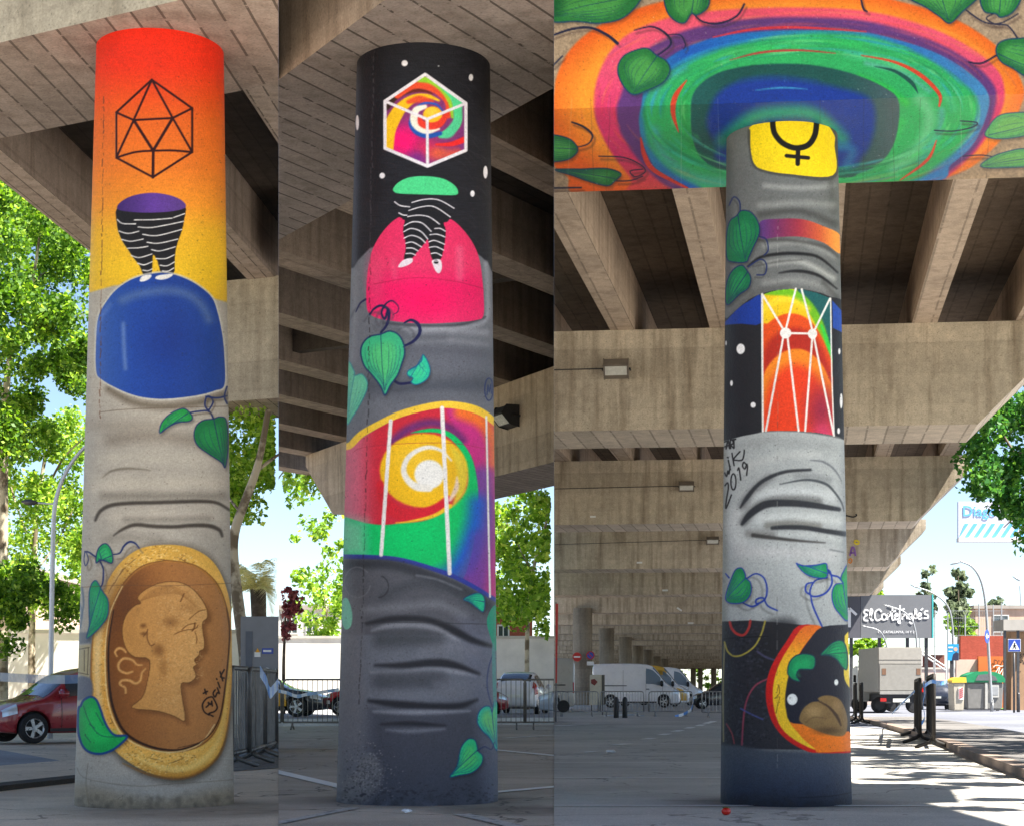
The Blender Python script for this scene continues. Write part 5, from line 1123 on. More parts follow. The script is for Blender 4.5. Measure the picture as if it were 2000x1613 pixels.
def car(name, kind, label, cat, paint, loc, rz, group=None, glass=GLASS, door=None, extra=None):
    cdn = CARS[kind]; root = thing(name, label, cat, (0,0,0), 0, group)
    sub = 5; g, nh = loft(cdn['st'], sub); n = len(cdn['st']); R4 = 4
    bm = bmesh.new(); loft_mesh(bm, g); body = obj('body', bm, paint, root, smooth=True)
    cut_wheels(body, cdn['wx'], cdn['r'], cdn['hw'])
    obj_r = cdn['r']
    for x in cdn['wx']:
        bm = bmesh.new(); box(bm, x-obj_r*1.1, x+obj_r*1.1, -cdn['hw']+.2, cdn['hw']-.2, .2, obj_r*2.1); obj('wheel_housing', bm, DARKP, root)
    xs = [s[0] for s in cdn['st']]
    def I(x): return int(np.argmin(abs(g[:, 0, 0]-x)))
    van = kind == 'van'
    x_c, x_r = cdn['st'][3][0], cdn['st'][4][0]
    if van: ws0, ws1 = I(1.72), I(1.0)
    else: ws0, ws1 = I(x_c-.04), I(x_r+.02)
    bm = bmesh.new(); patch(bm, g, ws0, ws1, 6*R4-1, 8*R4, .006); obj('windscreen', bm, glass, root, smooth=True)
    if van: spans = ((I(1.45), I(.62)),)
    elif kind == 'hatch': spans = ((I(.48), I(-.28)), (I(-.36), I(-1.12)))
    else: spans = ((I(.45), I(-.33)), (I(-.41), I(-1.2)))
    for a, b in spans:
        flank(root, 'side_window', g, a, b, 4*R4+1, 6*R4-2, .006, glass)
    if not van:
        bm = bmesh.new(); patch(bm, g, I(cdn['st'][6][0]-.12), I(cdn['st'][7][0]-.06), 6*R4, 8*R4, .006); obj('rear_window', bm, glass, root, smooth=True)
    # shut lines, trim, lamps
    for x in ((.62, -.32, -1.1) if not van else (1.5, .55, -.75)):
        gg = np.array([g[I(x)]]*2); gg[0, :, 0] += .007; gg[1, :, 0] -= .007; flank(root, 'shut_line', gg, 0, 1, 2*R4, 6*R4-3, .004, DARKP)
    zb = cdn['st'][5][2]; hw = cdn['hw']
    for s in (-1, 1):
        for x in ((-.18, -.98) if not van else (.68,)):
            bm = bmesh.new(); box(bm, x-.1, x+.1, s*hw*.985-.012, s*hw*.985+.03*s if s > 0 else s*hw*.985+.012, zb-.13, zb-.095) if False else box(bm, x-.09, x+.09, min(s*hw*.97, s*(hw+.02)), max(s*hw*.97, s*(hw+.02)), zb-.14, zb-.10); obj('door_handle', bevel(bm, .008), CHROME if not van else DARKP, root)
        xm = .62 if not van else 1.5
        bm = bmesh.new(); box(bm, xm-.08, xm+.1, min(s*(hw+.0), s*(hw+.2)), max(s*(hw+.0), s*(hw+.2)), zb+.02, zb+.2 if not van else zb+.34); obj('mirror', bevel(bm, .04, 3), DARKP if van else paint, root, smooth=True)
        i0 = I(xs[1]-.02); i1 = I(xs[2]+.06 if not van else xs[2]+.08)
        bm = bmesh.new(); patch(bm, g, i0, i1, 3*R4+2, 6*R4-1, .012, False)
        if s > 0:
            for v in bm.verts: v.co.y = -v.co.y
        obj('headlight', bm, CLEAR, root, smooth=True)
        i0 = I(xs[-3]+.02) if not van else I(xs[-2]+.06); i1 = I(xs[-2])
        bm = bmesh.new(); patch(bm, g, i0, i1, 3*R4+1, (5 if not van else 4)*R4+1, .012, False)
        if s > 0:
            for v in bm.verts: v.co.y = -v.co.y
        obj('tail_light', bm, REDL, root, smooth=True)
    xn = xs[0]; bm = bmesh.new(); box(bm, xn-.2, xn+.015, -hw*.5, hw*.5, .3, .42); obj('grille', bevel(bm, .02), DARKP, root)
    bm = bmesh.new(); box(bm, xn+.016, xn+.03, -.26, .26, .42, .53); obj('number_plate', bm, PLATEW, root)
    bm = bmesh.new(); box(bm, xs[-1]-.03, xs[-1]-.012, -.26, .26, .6, .71); obj('number_plate', bm, PLATEW, root)
    flank(root, 'sill_trim', g, I(cdn['wx'][0]-cdn['r']*1.25), I(cdn['wx'][1]+cdn['r']*1.25), 2*R4-2, 2*R4, .008, DARKP)
    for x in cdn['wx']:
        for s in (-1, 1): wheel(root, x, s*(hw-.10), cdn['r'])
    if door:
        flank(root, 'door_panel', g, I(1.0), I(-1.08), 2*R4+1, 4*R4-1, .005, door)
    if extra: extra(root, g, I)
    root.location = loc; root.rotation_euler = (0, 0, rz); return root
def clip_tree(root, bay):
    """end a thing that crosses into the neighbouring bay at the plane between them"""
    bpy.context.view_layer.update()
    def go(o):
        for ch in list(o.children): go(ch)
        if o.type == 'MESH':
            mw = o.matrix_world.copy(); bm = bmesh.new(); bm.from_mesh(o.data); bm.transform(mw); clip(bm, bay); bm.transform(mw.inverted())
            if len(bm.verts): me = bpy.data.meshes.new(o.name); bm.to_mesh(me); [me.materials.append(m) for m in o.data.materials]; o.data = me
            elif not o.children: bpy.data.objects.remove(o)
            bm.free()
    go(root)

# ---- bay 1: red hatchback and the dark car in front of it
REDP = car_paint('dark red car paint', (150,36,44)); r1 = G(64,1453)
hd = math.pi+R(38)
def place_by_wheel(pt, rz, wx, hw, side):     # where the car's origin must be so that one wheel stands on pt
    return Vector((pt.x, pt.y, pt.z))-Matrix.Rotation(rz, 3, 'Z') @ Vector((wx, side*hw, 0))
p = place_by_wheel(r1, hd, 1.2, .73, 1)
car('parked_car', 'hatch', 'dark red hatchback parked on the road beside the red and yellow pillar', 'car', REDP, (p.x, p.y, .02), hd, 'cars parked behind the pillars')
hv = Vector((math.cos(hd), math.sin(hd), 0))
car('parked_car', 'saloon', 'black car at the edge of view in front of the dark red hatchback', 'car', car_paint('black car paint', (30,30,34)), (p.x-5.05, p.y-2.4, .02), math.pi+R(20), 'cars parked behind the pillars')
# ---- bay 2: taxi, red cars, silver car on the raised road
ZR = .2
def px_x(px, Y): return (px-CX)/F*Y
YT = 59.0
taxi = car('taxi', 'saloon', 'black and yellow taxi behind the steel barriers with its bonnet to the right', 'taxi', car_paint('taxi black paint', (26,26,28)), (px_x(641,YT)-2.25, YT, ZR), R(-4), None, GLASS, car_paint('taxi yellow paint', (214,160,30)))
clip_tree(taxi, 2)
bm = bmesh.new()
car('parked_car', 'hatch', 'bright red car in front of the taxi, mostly hidden by the black pillar', 'car', car_paint('bright red car paint', (190,24,40)), (px_x(634,61.5)+1.85, 61.5, ZR), math.pi-R(5), 'cars parked behind the pillars')
car('parked_car', 'hatch', 'crimson car with its wheel showing just right of the black and grey pillar', 'car', car_paint('crimson car paint', (150,22,36)), (px_x(993,60)-1.85, 60, ZR), R(0), 'cars parked behind the pillars')
car('parked_car', 'hatch', 'white car between the crimson car and the silver car', 'car', car_paint('white car paint', (220,220,220)), (px_x(1019,64), 66, ZR), R(82), 'cars parked behind the pillars')
sv = car('parked_car', 'saloon', 'silver blue car behind the last barrier right of the black and grey pillar', 'car', car_paint('silver blue car paint', (150,160,176)), (px_x(1050,59)+2.25, 59, ZR), math.pi, 'cars parked behind the pillars')
clip_tree(sv, 2)
# ---- bay 3: white vans, dark cars, lorry
VW = car_paint('white van paint', (236,238,240)); VY = car_paint('yellow van paint', (214,170,70)); VG = car_paint('grey van paint', (176,170,160))
def stripe(root, g, I):
    for y in (-.99, .99):
        bm = bmesh.new(); box(bm, -2.1, -.55, y-.012, y+.012, 1.16, 1.2); obj('sliding_rail', bm, DARKP, root)
def van(label, nose, Y, paint, extra=stripe, rz=R(-6)):
    x = px_x(nose, Y)-2.5; o = car('parked_van', 'van', label, 'van', paint, (x, Y, .004), rz, 'vans parked under the overpass', SKYGLASS, None, extra); o.scale = (1, 1.04, 1.1); return o
van('large white van behind the two black bollards, nearest of its row', 1326, 106, VW)
def yroof(root, g, I):
    flank(root, 'yellow_panel', g, I(2.4), I(1.75), 2*4, 4*4, .006, VY); flank(root, 'yellow_panel', g, I(1.1), I(-.4), 5*4, 8*4, .006, VY)
van('white van with yellow roof front, second of the row behind the bollards', 1345, 113, VW, yroof)
van('white van farthest from the black bollards, last in the row', 1372, 122, VW)
o = van('grey box van left of the column with two round signs', 1118, 87, VG, stripe, R(-3)); o.rotation_euler.z = math.pi+R(2); clip_tree(o, 3)
car('parked_car', 'hatch', 'dark car under the overpass behind the barrier left of the yellow-patch pillar', 'car', car_paint('charcoal car paint', (46,48,54)), (px_x(1412,100), 100, 0), math.pi, 'cars parked behind the pillars')
car('parked_car', 'hatch', 'dark car with a red tail light between the lorry and the bins', 'car', car_paint('dark blue car paint', (40,44,56)), (px_x(1851,92), 95, .02), R(80), 'cars parked behind the pillars')
# lorry seen from behind
YL = 80.0; s = YL/F
root = thing('lorry', 'dull white box lorry seen from behind in the sunny street', 'lorry', ((1758-CX)*s, YL, .02))
LB = m_plain('shade dulled lorry panel', (158,153,144), .55, 0, .08); LD = m_plain('grey lorry frame', (150,148,142), .5)  # panel colour dulled to stand in for shade on the rear
bm = bmesh.new(); box(bm, -.97, .97, 0, 4.6, .95, 2.95); obj('cargo_box', bevel(bm, .03), LB, root)
bm = bmesh.new(); box(bm, -.93, .93, -.05, -.001, 1.02, 2.18); obj('tail_lift', bevel(bm, .015), m_plain('tail lift plate', (148,144,136), .5, .1, .08), root)
bm = bmesh.new(); box(bm, -.95, .95, -.03, -.001, 2.22, 2.34); box(bm, -.95, .95, -.025, -.001, 2.40, 2.88); obj('door_top', bm, LB, root)
bm = bmesh.new(); box(bm, -.93, .93, -.08, 0, .84, 1.0); obj('bumper', bevel(bm, .02), LD, root)
for x in (-.82, .72):
    bm = bmesh.new(); box(bm, x, x+.18, -.062, -.052, 1.72, 2.0); obj('hazard_plate', bm, m_plain('brown hazard plate', (120,88,66), .5), root)
for x in (-.9, .62):
    bm = bmesh.new(); box(bm, x, x+.28, -.06, .02, .52, .68); obj('tail_light', bevel(bm, .015), REDL, root)
bm = bmesh.new(); box(bm, -.32, .42, -.03, .0, .5, .66); obj('number_plate', bm, PLATEW, root)
bm = bmesh.new(); box(bm, -.85, .85, .01, .1, .45, .84); box(bm, -.42, .42, .1, 6.2, .5, .86); obj('chassis', bm, DARKP, root)
bm = bmesh.new(); box(bm, -.95, .95, 4.75, 6.3, .5, 2.2); obj('cab', bevel(bm, .1, 3), WHITEP, root)
for x in (-.78, .78):
    for y in (.7, 5.4): wheel(root, x, y, .37, .26)
for x in (-1.14, 1.02):
    bm = bmesh.new(); box(bm, x, x+.12, 4.9, 5.0, 1.4, 1.75); obj('mirror', bevel(bm, .02), DARKP, root)
# ---------------------------------------------------------------- barriers, lamps, signs, bins
def make_barrier(label, w=2.2, h=1.1, mat=STEEL, group='steel crowd barriers', nb=17, thick=1.0):
    root = thing('crowd_barrier', label, 'barrier', (0,0,0), 0, group); r = .021*thick; hb = .2; c = .1
    bm = bmesh.new(); x = w/2
    loop = [(-x,0,hb),(-x,0,h-c),(-x+c*.3,0,h-c*.3),(-x+c,0,h),(x-c,0,h),(x-c*.3,0,h-c*.3),(x,0,h-c),(x,0,hb)]
    tube(bm, loop, r); tube(bm, [(-x,0,hb),(x,0,hb)], r); obj('frame', bm, mat, root, smooth=True)
    bm = bmesh.new()
    for i in range(nb):
        xx = -x+w*(i+1)/(nb+1); tube(bm, [(xx,0,hb),(xx,0,h)], .0085*thick, 5, False)
    obj('bars', bm, mat, root)
    for s in (-1, 1):
        bm = bmesh.new(); fx = s*(x-.25); tube(bm, [(fx,0,hb),(fx,.06,.12),(fx,.34,.018)], .02*thick); tube(bm, [(fx,0,hb),(fx,-.06,.12),(fx,-.34,.018)], .02*thick); obj('foot', bm, mat, root, smooth=True)
    return root
def tape(name, label, pts, wd, cols, bay=None, group='loose barrier tape'):
    """ribbon of barrier tape through 3-D points, blue and white bands"""
    pts = [Vector(p) for p in pts]; q = [Vector(p) for p in spline([tuple(p) for p in pts], 6)]
    bm = bmesh.new(); rows = []
    for i, p in enumerate(q):
        a = .25*math.sin(i*1.1); rows.append((bm.verts.new(p+Vector((0, wd*a*.3, wd/2))), bm.verts.new(p-Vector((0, wd*a*.3, wd/2)))))
    for i in range(len(rows)-1):
        f = bm.faces.new((rows[i][0], rows[i+1][0], rows[i+1][1], rows[i][1])); f.material_index = (i//3) % len(cols)
    if bay: clip(bm, bay)
    bmesh.ops.solidify(bm, geom=bm.faces[:], thickness=.002)
    return tag(obj(name, bm, cols), label, 'tape', group)
TW = m_plain('white plastic tape', (226,228,230), .35, var=.04); TB = m_plain('blue plastic tape', (92,142,206), .35, var=.1); TP = m_plain('pale blue tape', (150,176,206), .35)
def m_tape(name, col):
    t = NT(name); t.base(rgba(col)); t.rough(.3); tr = t.n('ShaderNodeBsdfTransparent'); mx = t.n('ShaderNodeMixShader'); mx.inputs[0].default_value = .5
    t.l(t.b.outputs[0], mx.inputs[1]); t.l(tr.outputs[0], mx.inputs[2]); t.l(mx.outputs[0], t.out.inputs[0]); return t.m
TWC, TPC = m_tape('clear white tape', (206,210,214)), m_tape('clear blue tape', (120,150,184))
# bay 1: barriers stacked edge to edge beside the pillar
ST1 = m_plain('scuffed grey steel', (92,90,88), .45, .4, .25)
for i, (px, py, dy, ln, lb) in enumerate(((449,1500,1.9,'a','nearest'), (480,1494,2.1,'b',''), (507,1484,2.3,'c',''), (536,1474,2.3,'d',''))):
    g0 = G(px, py); g1 = G(px+[50,44,38,30][i], py-[14,16,15,12][i]); d = g1-g0; lab = ('dark crowd barrier touching the gold coin pillar, first of the stack', 'dark crowd barrier second from the gold coin pillar in the stack', 'dark crowd barrier third from the gold coin pillar in the stack', 'last dark crowd barrier of the stack, furthest from the gold coin pillar')[i]
    b = make_barrier(lab, max(1.6, min(2.2, d.length)), 1.4, ST1, 'stacked dark barriers', 9, 1.7); m = (g0+g1)/2
    b.location = m; b.rotation_euler = (0, 0, math.atan2(d.y, d.x)); clip_tree(b, 1)
tape('barrier_tape', 'blue and white tape crumpled over the stack of dark barriers', [P(508,1310,25.6), P(520,1330,25.4), P(527,1352,25.4), P(535,1345,25.6), P(543,1335,26)], .16, [TP, TB], 1)
tape('barrier_tape', 'blue and white tape stretched in front of the dark red hatchback', [P(-60,1317,29), P(0,1321,29), P(50,1324,29), P(100,1326,29), P(152,1325,29), P(190,1320,29)], .14, [TWC, TPC, TWC], 1)
# bay 2: four barriers along the kerb
BM2 = m_plain('brown grey barrier steel', (120,114,106), .5, .5, .2)
for i, (px, lb) in enumerate(((472,'crowd barrier cut off at the left edge in front of the taxi'), (630,'crowd barrier in front of the black bonnet of the taxi'), (950,'crowd barrier in front of the crimson car right of the black pillar'), (1101,'crowd barrier in front of the silver blue car'))):
    Y = 48.6; b = make_barrier(lb, 2.14, 1.36, BM2, 'barriers along the sunny kerb', 15, 1.25); b.location = (px_x(px,Y), Y, 0); clip_tree(b, 2)
tape('barrier_tape', 'blue and white tape tied across the barriers in front of the taxi', [P(540,1348,48.3), P(560,1352,48.3), P(580,1359,48.3), P(600,1355,48.3), P(640,1349,48.3), P(662,1346,48.3)], .09, [TP, TW], 2)
# bay 3: barriers in front of the vans
for i, (px, Y, lb) in enumerate(((1068,72,'crowd barrier in front of the grey box van'), (1126,72,'crowd barrier in front of the column with round signs'), (1215,72,'crowd barrier just behind the two black bollards'), (1310,72,'crowd barrier in front of the nose of the large white van'), (1424,69.5,'crowd barrier half hidden by the yellow-patch pillar'))):
    w = 1.75 if px < 1400 else 2.1; b = make_barrier(lb, w, 1.0, STEEL, 'barriers in front of the vans', 14, 1.2); b.location = (px_x(px,Y), Y, .004); clip_tree(b, 3)
tape('barrier_tape', 'white and blue tape hanging to the ground beside the farthest white van', [P(1356,1352,71.5), P(1354,1368,71.5), P(1350,1384,71.5), P(1335,1394,71.5), P(1318,1399,71.2)], .12, [TW, TB], 3)
tape('plastic_sheet', 'pale plastic sheet lying behind the black bollards', [G(1180,1398), G(1200,1396.6), G(1240,1396), G(1258,1398)], .05, [TW, TP], 3, None)
for px, lb in ((1203.5,'black bollard, left one of the pair in front of the white van'), (1220.5,'black bollard, right one of the pair in front of the white van')):
    g = G(px, 1401.5); bm = bmesh.new(); lathe(bm, [(.095,0),(.1,.02),(.1,.68),(.09,.74),(.06,.79),(.02,.81)]); o = obj('bollard', bm, BLACKM, smooth=True); o.location = g; tag(o, lb, 'bollard', 'bollards')
# right hand stacks seen edge on: each thing one barrier, planes turned along the kerb
PLK = m_plain('dark backlit steel', (48,44,40), .7, .2, .3)  # backlit shade of these barriers put into the dark colour
for pt, ft, h, w, lb in (((1797,1452),(1788,1437),1.3,1.5,'left of the two dark barriers seen end-on beside the kerb'), ((1824,1462),(1812,1443),1.36,1.5,'right of the two dark barriers seen end-on beside the kerb'), ((1672,1412),(1668,1404),1.28,1.6,'dark barrier next to the yellow-patch pillar beside the lorry'), ((1684,1414),(1680,1406),1.28,1.6,'dark barrier hung with tape between the pillar and the lorry')):
    g0, g1 = G(*pt), G(*ft); d = g1-g0; b = make_barrier(lb, d.length, h, PLK, 'dark barriers beside the kerb', 34, 1.7); b.location = (g0+g1)/2; b.rotation_euler = (0, 0, math.atan2(d.y, d.x))
tape('barrier_tape', 'blue tape bunched between the two dark barriers beside the kerb', [P(1802,1328,30), P(1806,1350,30), P(1803,1375,30), P(1806,1400,30), P(1800,1412,30)], .07, [TP, TB], 3)
tape('barrier_tape', 'blue tape stretched from the dark barriers towards the lorry', [P(1786,1349,34), P(1770,1365,40), P(1752,1382,46), P(1742,1393,52)], .05, [TB, TP], 3)
tape('barrier_tape', 'blue tape end fluttering from the top of the dark barriers', [P(1806,1338,30), P(1820,1330,30.2), P(1836,1334,30.3), P(1850,1330,30.4)], .06, [TB, TP], 3)
# lamps
def lamp(name, label, pts, Y, rpx, mat, head=None, group='curved street lamps', base_py=None):
    root = thing(name, label, 'street lamp', (px_x(pts[0][0], Y), Y, 0), 0, group)
    q = spline(pts, 5); n = len(q); z0 = [P(x, y, Y)-Vector(root.location) for x, y in q]; z0[0].z = 0; z0.insert(1, z0[0]+Vector((0,0,.6)))
    bm = bmesh.new(); rr = [rpx*Y/F*(1.25-.6*i/n) for i in range(len(z0))]; tube(bm, z0, rr, 10); obj('pole', bm, mat, root, smooth=True)
    if head:
        (ax, ay), (bx, by), hpx = head; a, b = P(ax, ay, Y)-Vector(root.location), P(bx, by, Y)-Vector(root.location); d = (b-a).normalized(); k = hpx*Y/F
        bm = bmesh.new(); tube(bm, [a, a+d*(b-a).length*.15, a+d*(b-a).length*.6, b], [k*.5, k, k*.9, k*.3], 10); bm.transform(Matrix.Identity(4)); obj('lamp_head', bm, mat, root, smooth=True)
    return root
GALV = m_plain('pale lamp pole', (196,200,206), .4, .3, .08)
l = lamp('street_lamp', 'pale street lamp with a bent top in front of the leafy trees', [(98,1441),(100,1250),(103,1080),(106,1000),(114,958),(130,920),(150,890),(172,868),(200,856)], 40, 4.2, GALV, ((200,856),(226,852),4), None)
a, b = P(105,984,40)-Vector(l.location), P(42,979,40)-Vector(l.location)
bm = bmesh.new(); tube(bm, [a, b+(a-b)*.45], .018); obj('side_arm', bm, GALV, l); bm = bmesh.new(); tube(bm, [b+(a-b)*.5, b+(a-b)*.3, b+(a-b)*.12, b], [.03,.07,.06,.02]); obj('lamp_head', bm, DSTEEL, l, smooth=True)
GLP = m_plain('grey lamp pole', (156,158,160), .4, .3, .08)
lamp('street_lamp', 'tallest curved street lamp, carrying the round blue arrow sign', [(1937,1385),(1933,1310),(1929,1240),(1926,1190),(1921,1152),(1912,1124),(1896,1104),(1874,1095)], 86, 2.6, GLP, ((1876,1096),(1856,1102),2.2))
lamp('street_lamp', 'curved street lamp between the grey billboard and the tallest lamp', [(1862,1380),(1862,1300),(1861,1240),(1859,1212),(1854,1190),(1842,1172),(1819,1156),(1791,1146)], 96, 2.0, GLP, ((1793,1147),(1778,1141),1.8))
lamp('street_lamp', 'curved street lamp arching over the lettering of the grey billboard', [(1792,1378),(1791,1300),(1790,1250),(1787,1228),(1780,1208),(1762,1192),(1735,1183)], 104, 1.8, GLP, ((1737,1184),(1724,1180),1.6))
lamp('street_lamp', 'small curved street lamp in front of the lower left of the grey billboard', [(1735,1376),(1734,1300),(1732,1262),(1723,1238),(1711,1228),(1690,1223)], 108, 1.6, GLP, ((1692,1223.5),(1682,1221),1.4))
lamp('street_lamp', 'straight lamp standing behind the pink building at the right edge', [(1996,1366),(1995,1250),(1994,1180),(1991,1140)], 150, 1.1, GLP, ((1992,1133),(1978,1125),2.2), None)
# floodlights under the beams
FLB = m_plain('weathered floodlight housing', (126,116,104), .6, .2, .15); FLG = m_plain('frosted floodlight glass', (196,194,184), .25)
def floodlight(label, px0, px1, py0, py1, Y, mat, cab_px=None, ux=(1,0,0)):
    w = (px1-px0)*Y/F; h = (py1-py0)*Y/F; ux = Vector(ux).normalized(); n = Vector((ux.y, -ux.x, 0)); c = P((px0+px1)/2, (py0+py1)/2, Y)
    root = thing('floodlight', label, 'floodlight', c, 0, 'floodlights on the crossbeams')
    def pt(a, b, z): return ux*a+n*b+Vector((0,0,z))
    bm = bmesh.new(); sec = [(.0,h*.5),(h*.75,h*.5),(h*1.0,h*.1),(h*.55,-h*.38),(0,-h*.5)]
    A = [bm.verts.new(pt(-w*.46, b, z)) for b, z in sec]; B = [bm.verts.new(pt(w*.46, b, z)) for b, z in sec]
    bm.faces.new(A); bm.faces.new(B[::-1])
    for i in range(5): bm.faces.new((A[i], A[(i+1)%5], B[(i+1)%5], B[i]))
    obj('housing', bevel(bm, h*.04), mat, root)
    bm = bmesh.new(); s1, s2 = Vector((h*1.0, h*.1)), Vector((h*.55, -h*.38)); dn = Vector((s1.y-s2.y, -(s1.x-s2.x))).normalized()*.012
    if dn.y > 0: dn = -dn
    q = [pt(a, b.x+dn.x, b.y+dn.y) for a, b in ((-w*.4, s1.lerp(s2,.08)), (w*.4, s1.lerp(s2,.08)), (w*.4, s1.lerp(s2,.92)), (-w*.4, s1.lerp(s2,.92)))]
    plate(bm, q, (0,0,-1), .006); obj('lens', bm, FLG, root)
    bm = bmesh.new()
    for s in (-1, 1): tube(bm, [pt(s*w*.5, 0, 0), pt(s*w*.5, h*.5, 0)], h*.06, 6)
    obj('bracket', bm, DARKP, root)
    if cab_px is not None:
        x1, y1 = cab_px; e = P(x1, y1, Y)-c; t = e.x/ux.x if abs(ux.x) > .2 else 0
        e2 = ux*t; e2.z = e.z; bm = bmesh.new(); tube(bm, [pt(-w*.5 if t < 0 else w*.5, .02, h*.1), e2+n*.02], .012, 5); obj('cable', bm, DARKP, root)
    return root
def beamY(i, px): Y = FRONT[i]; x = px_x(px, Y); return Y+(Y*.145-x)*.1188-.02
floodlight('big box floodlight on the beam nearest the yellow-patch pillar, left of it', 1178, 1231, 706, 741, beamY(0,1204)-.12, FLB, (1083,720.5), u3)
floodlight('middle box floodlight, on the second plain beam left of the pillar', 1325, 1357, 941, 960, beamY(1,1341)-.12, FLB, (1084,951), u3)
floodlight('smallest box floodlight, on the third beam close to the pillar', 1379, 1405, 1048, 1063, beamY(2,1392)-.14, FLB, (1084,1060), u3)
k = (998-CX)/F; t = (k*FB2[0].y-FB2[0].x)/(FB2[1].x-k*FB2[1].y); pf = FB2[0]+FB2[1]*t
floodlight('hooded black floodlight with a cable on the beam right of the black pillar', 978, 1034, 796, 836, pf.y-.15, DARKP, (1100,790), FB2[1])
# small plates and graffiti on the beams belong to the overpass
def on_beam(name, px0, px1, py0, py1, Y, mat, root, rot=0):
    c = P((px0+px1)/2, (py0+py1)/2, Y); w, h = (px1-px0)*Y/F/2, (py1-py0)*Y/F/2; bm = bmesh.new(); ca, sa = math.cos(rot), math.sin(rot)
    plate(bm, [c+Vector((a*ca-b*sa, -.0, a*sa+b*ca)) for a, b in ((-w,-h),(w,-h),(w,h),(-w,h))], (0,-1,0), .02); bm.transform(iv(root)); return obj(name, bm, mat, root)
for px, py, i, r in ((1158,1008.5,1,0),(1249,1098,2,0),(1299,1152,3,0),(1327,1189,4,-.6),(1349,1216,5,0)):
    on_beam('marker_plate', px-5.5, px+5.5, py-1.7, py+1.7, beamY(i, px), WHITEP, ov3, r)
def flat_letters(name, strokes, wd, Y, mat, root=None, bm=None):
    """letter strokes in picture points as thin solid strips on the plane at depth Y"""
    own = bm is None; bm = bm or bmesh.new()
    for q in strokes:
        q = spline(q, 4); pts = [P(x, y, Y) for x, y in q]; w = wd*Y/F/2; L, Rr = [], []
        for i, p in enumerate(pts):
            d = (pts[min(i+1, len(pts)-1)]-pts[max(i-1, 0)]); d.y = 0; d = d.normalized() if d.length > 1e-9 else Vector((1,0,0)); n = Vector((-d.z, 0, d.x))*w; L.append(p+n); Rr.append(p-n)
        vs = [[bm.verts.new(v+Vector((0,o,0))) for v in s] for o in (0, -.01) for s in (L, Rr)]
        a, b, c, d = vs
        for i in range(len(pts)-1):
            bm.faces.new((c[i], c[i+1], d[i+1], d[i])); bm.faces.new((a[i], a[i+1], c[i+1], c[i])); bm.faces.new((b[i+1], b[i], d[i], d[i+1]))
    if own:
        if root: bm.transform(iv(root))
        return obj(name, bm, mat, root)
Yg = beamY(2, 1664)
for nm, st, wd, col in (('graffiti', [[(1660,1085),(1664,1069),(1668,1070),(1671,1085)],[(1661,1079),(1669,1079)]], 3.4, (128,84,150)), ('graffiti', [[(1657,1095),(1661,1090),(1664,1094),(1661,1099),(1657,1096)]], 2.6, (206,128,50)), ('graffiti', [[(1668,1057),(1673,1055),(1679,1059),(1673,1062),(1668,1058)]], 3.6, (216,190,30))):
    flat_letters(nm, st, wd, Yg, m_plain('graffiti paint', col, .6), ov3)
flat_letters('graffiti', [[(1652,1006),(1660,1008),(1667,1009),(1673,1006),(1671,1003)]], 2.6, beamY(1,1664), BLACKM, ov3)
# columns carrying the far beams
CONC = m_concrete('pale column concrete', (158,146,126), 0, .6, .15, .5)
for i, (px, Y, r) in enumerate(((1138,124,.67),(1185,165,.68),(1221.5,193,.68),(1246,223,.67),(1266,257,.68),(1283,292,.68),(1298,328,.68),(1354,455,.7),(1368,455,.6),(1394,455,.7))):
    bm = bmesh.new(); lathe(bm, [(r*1.04,0),(r*1.04,.12),(r,.14),(r,ZS3+.3)], n=28); o = obj('concrete_column', bm, CONC, smooth=True); o.location = (px_x(px,Y), Y, 0)
    tag(o, ['nearest plain column, with two round road signs on it','plain column second from the one with road signs','plain column third from the one with road signs','plain column fourth from the one with road signs','plain column fifth from the one with road signs','thin far column sixth from the one with road signs','thin far column seventh from the one with road signs','far column left of two others behind the vans','middle far column of three behind the vans','far column touching the left edge of the painted pillar'][i], 'column', 'plain concrete columns')
# round road signs
def disc(bm, c, r, th, n=28, nrm=(0,-1,0)):
    q = [Vector(c)+Vector((r*math.cos(2*math.pi*i/n), 0, r*math.sin(2*math.pi*i/n))) for i in range(n)]; return plate(bm, q, nrm, th)
SR = m_plain('red sign face', (186,44,40), .4); SB = m_plain('blue sign face', (40,70,160), .4); SW = m_plain('white sign face', (226,226,222), .4)
c = P(1127,1282,122.6); root = thing('road_sign', 'round red no-entry sign with a white bar on the column', 'road sign', c, 0, 'road signs')
bm = bmesh.new(); disc(bm, (0,0,0), .31, .02); obj('disc', bm, SR, root); bm = bmesh.new(); box(bm, -.22, .22, -.034, -.022, -.05, .05); obj('white_bar', bm, SW, root)
c = P(1153,1279,122.8); root = thing('road_sign', 'round blue no-parking sign with a red rim above a white plate', 'road sign', c, 0, 'road signs')
bm = bmesh.new(); disc(bm, (0,0,0), .29, .02); obj('rim', bm, SR, root); bm = bmesh.new(); disc(bm, (0,-.021,0), .22, .008); obj('disc', bm, SB, root)
bm = bmesh.new(); plate(bm, [(-.17,-.03,.13),(-.13,-.03,.17),(.17,-.03,-.13),(.13,-.03,-.17)], (0,-1,0), .006); obj('red_bar', bm, SR, root); bm = bmesh.new(); box(bm, -.24, .24, -.02, 0, -.68, -.42); obj('white_plate', bm, SW, root)
c = P(1086,1178,60); root = thing('banner', 'narrow red banner hanging at the left edge of the parking area', 'banner', c)
bm = bmesh.new(); h = 155*60/F; plate(bm, [(-.02,0,0),(.075,0,0),(.03,0,-h),(-.02,0,-h)], (0,-1,0), .02); bm.transform(Matrix.Translation(c)); clip(bm, 3); bm.transform(Matrix.Translation(-c)); obj('cloth', bm, SR, root)
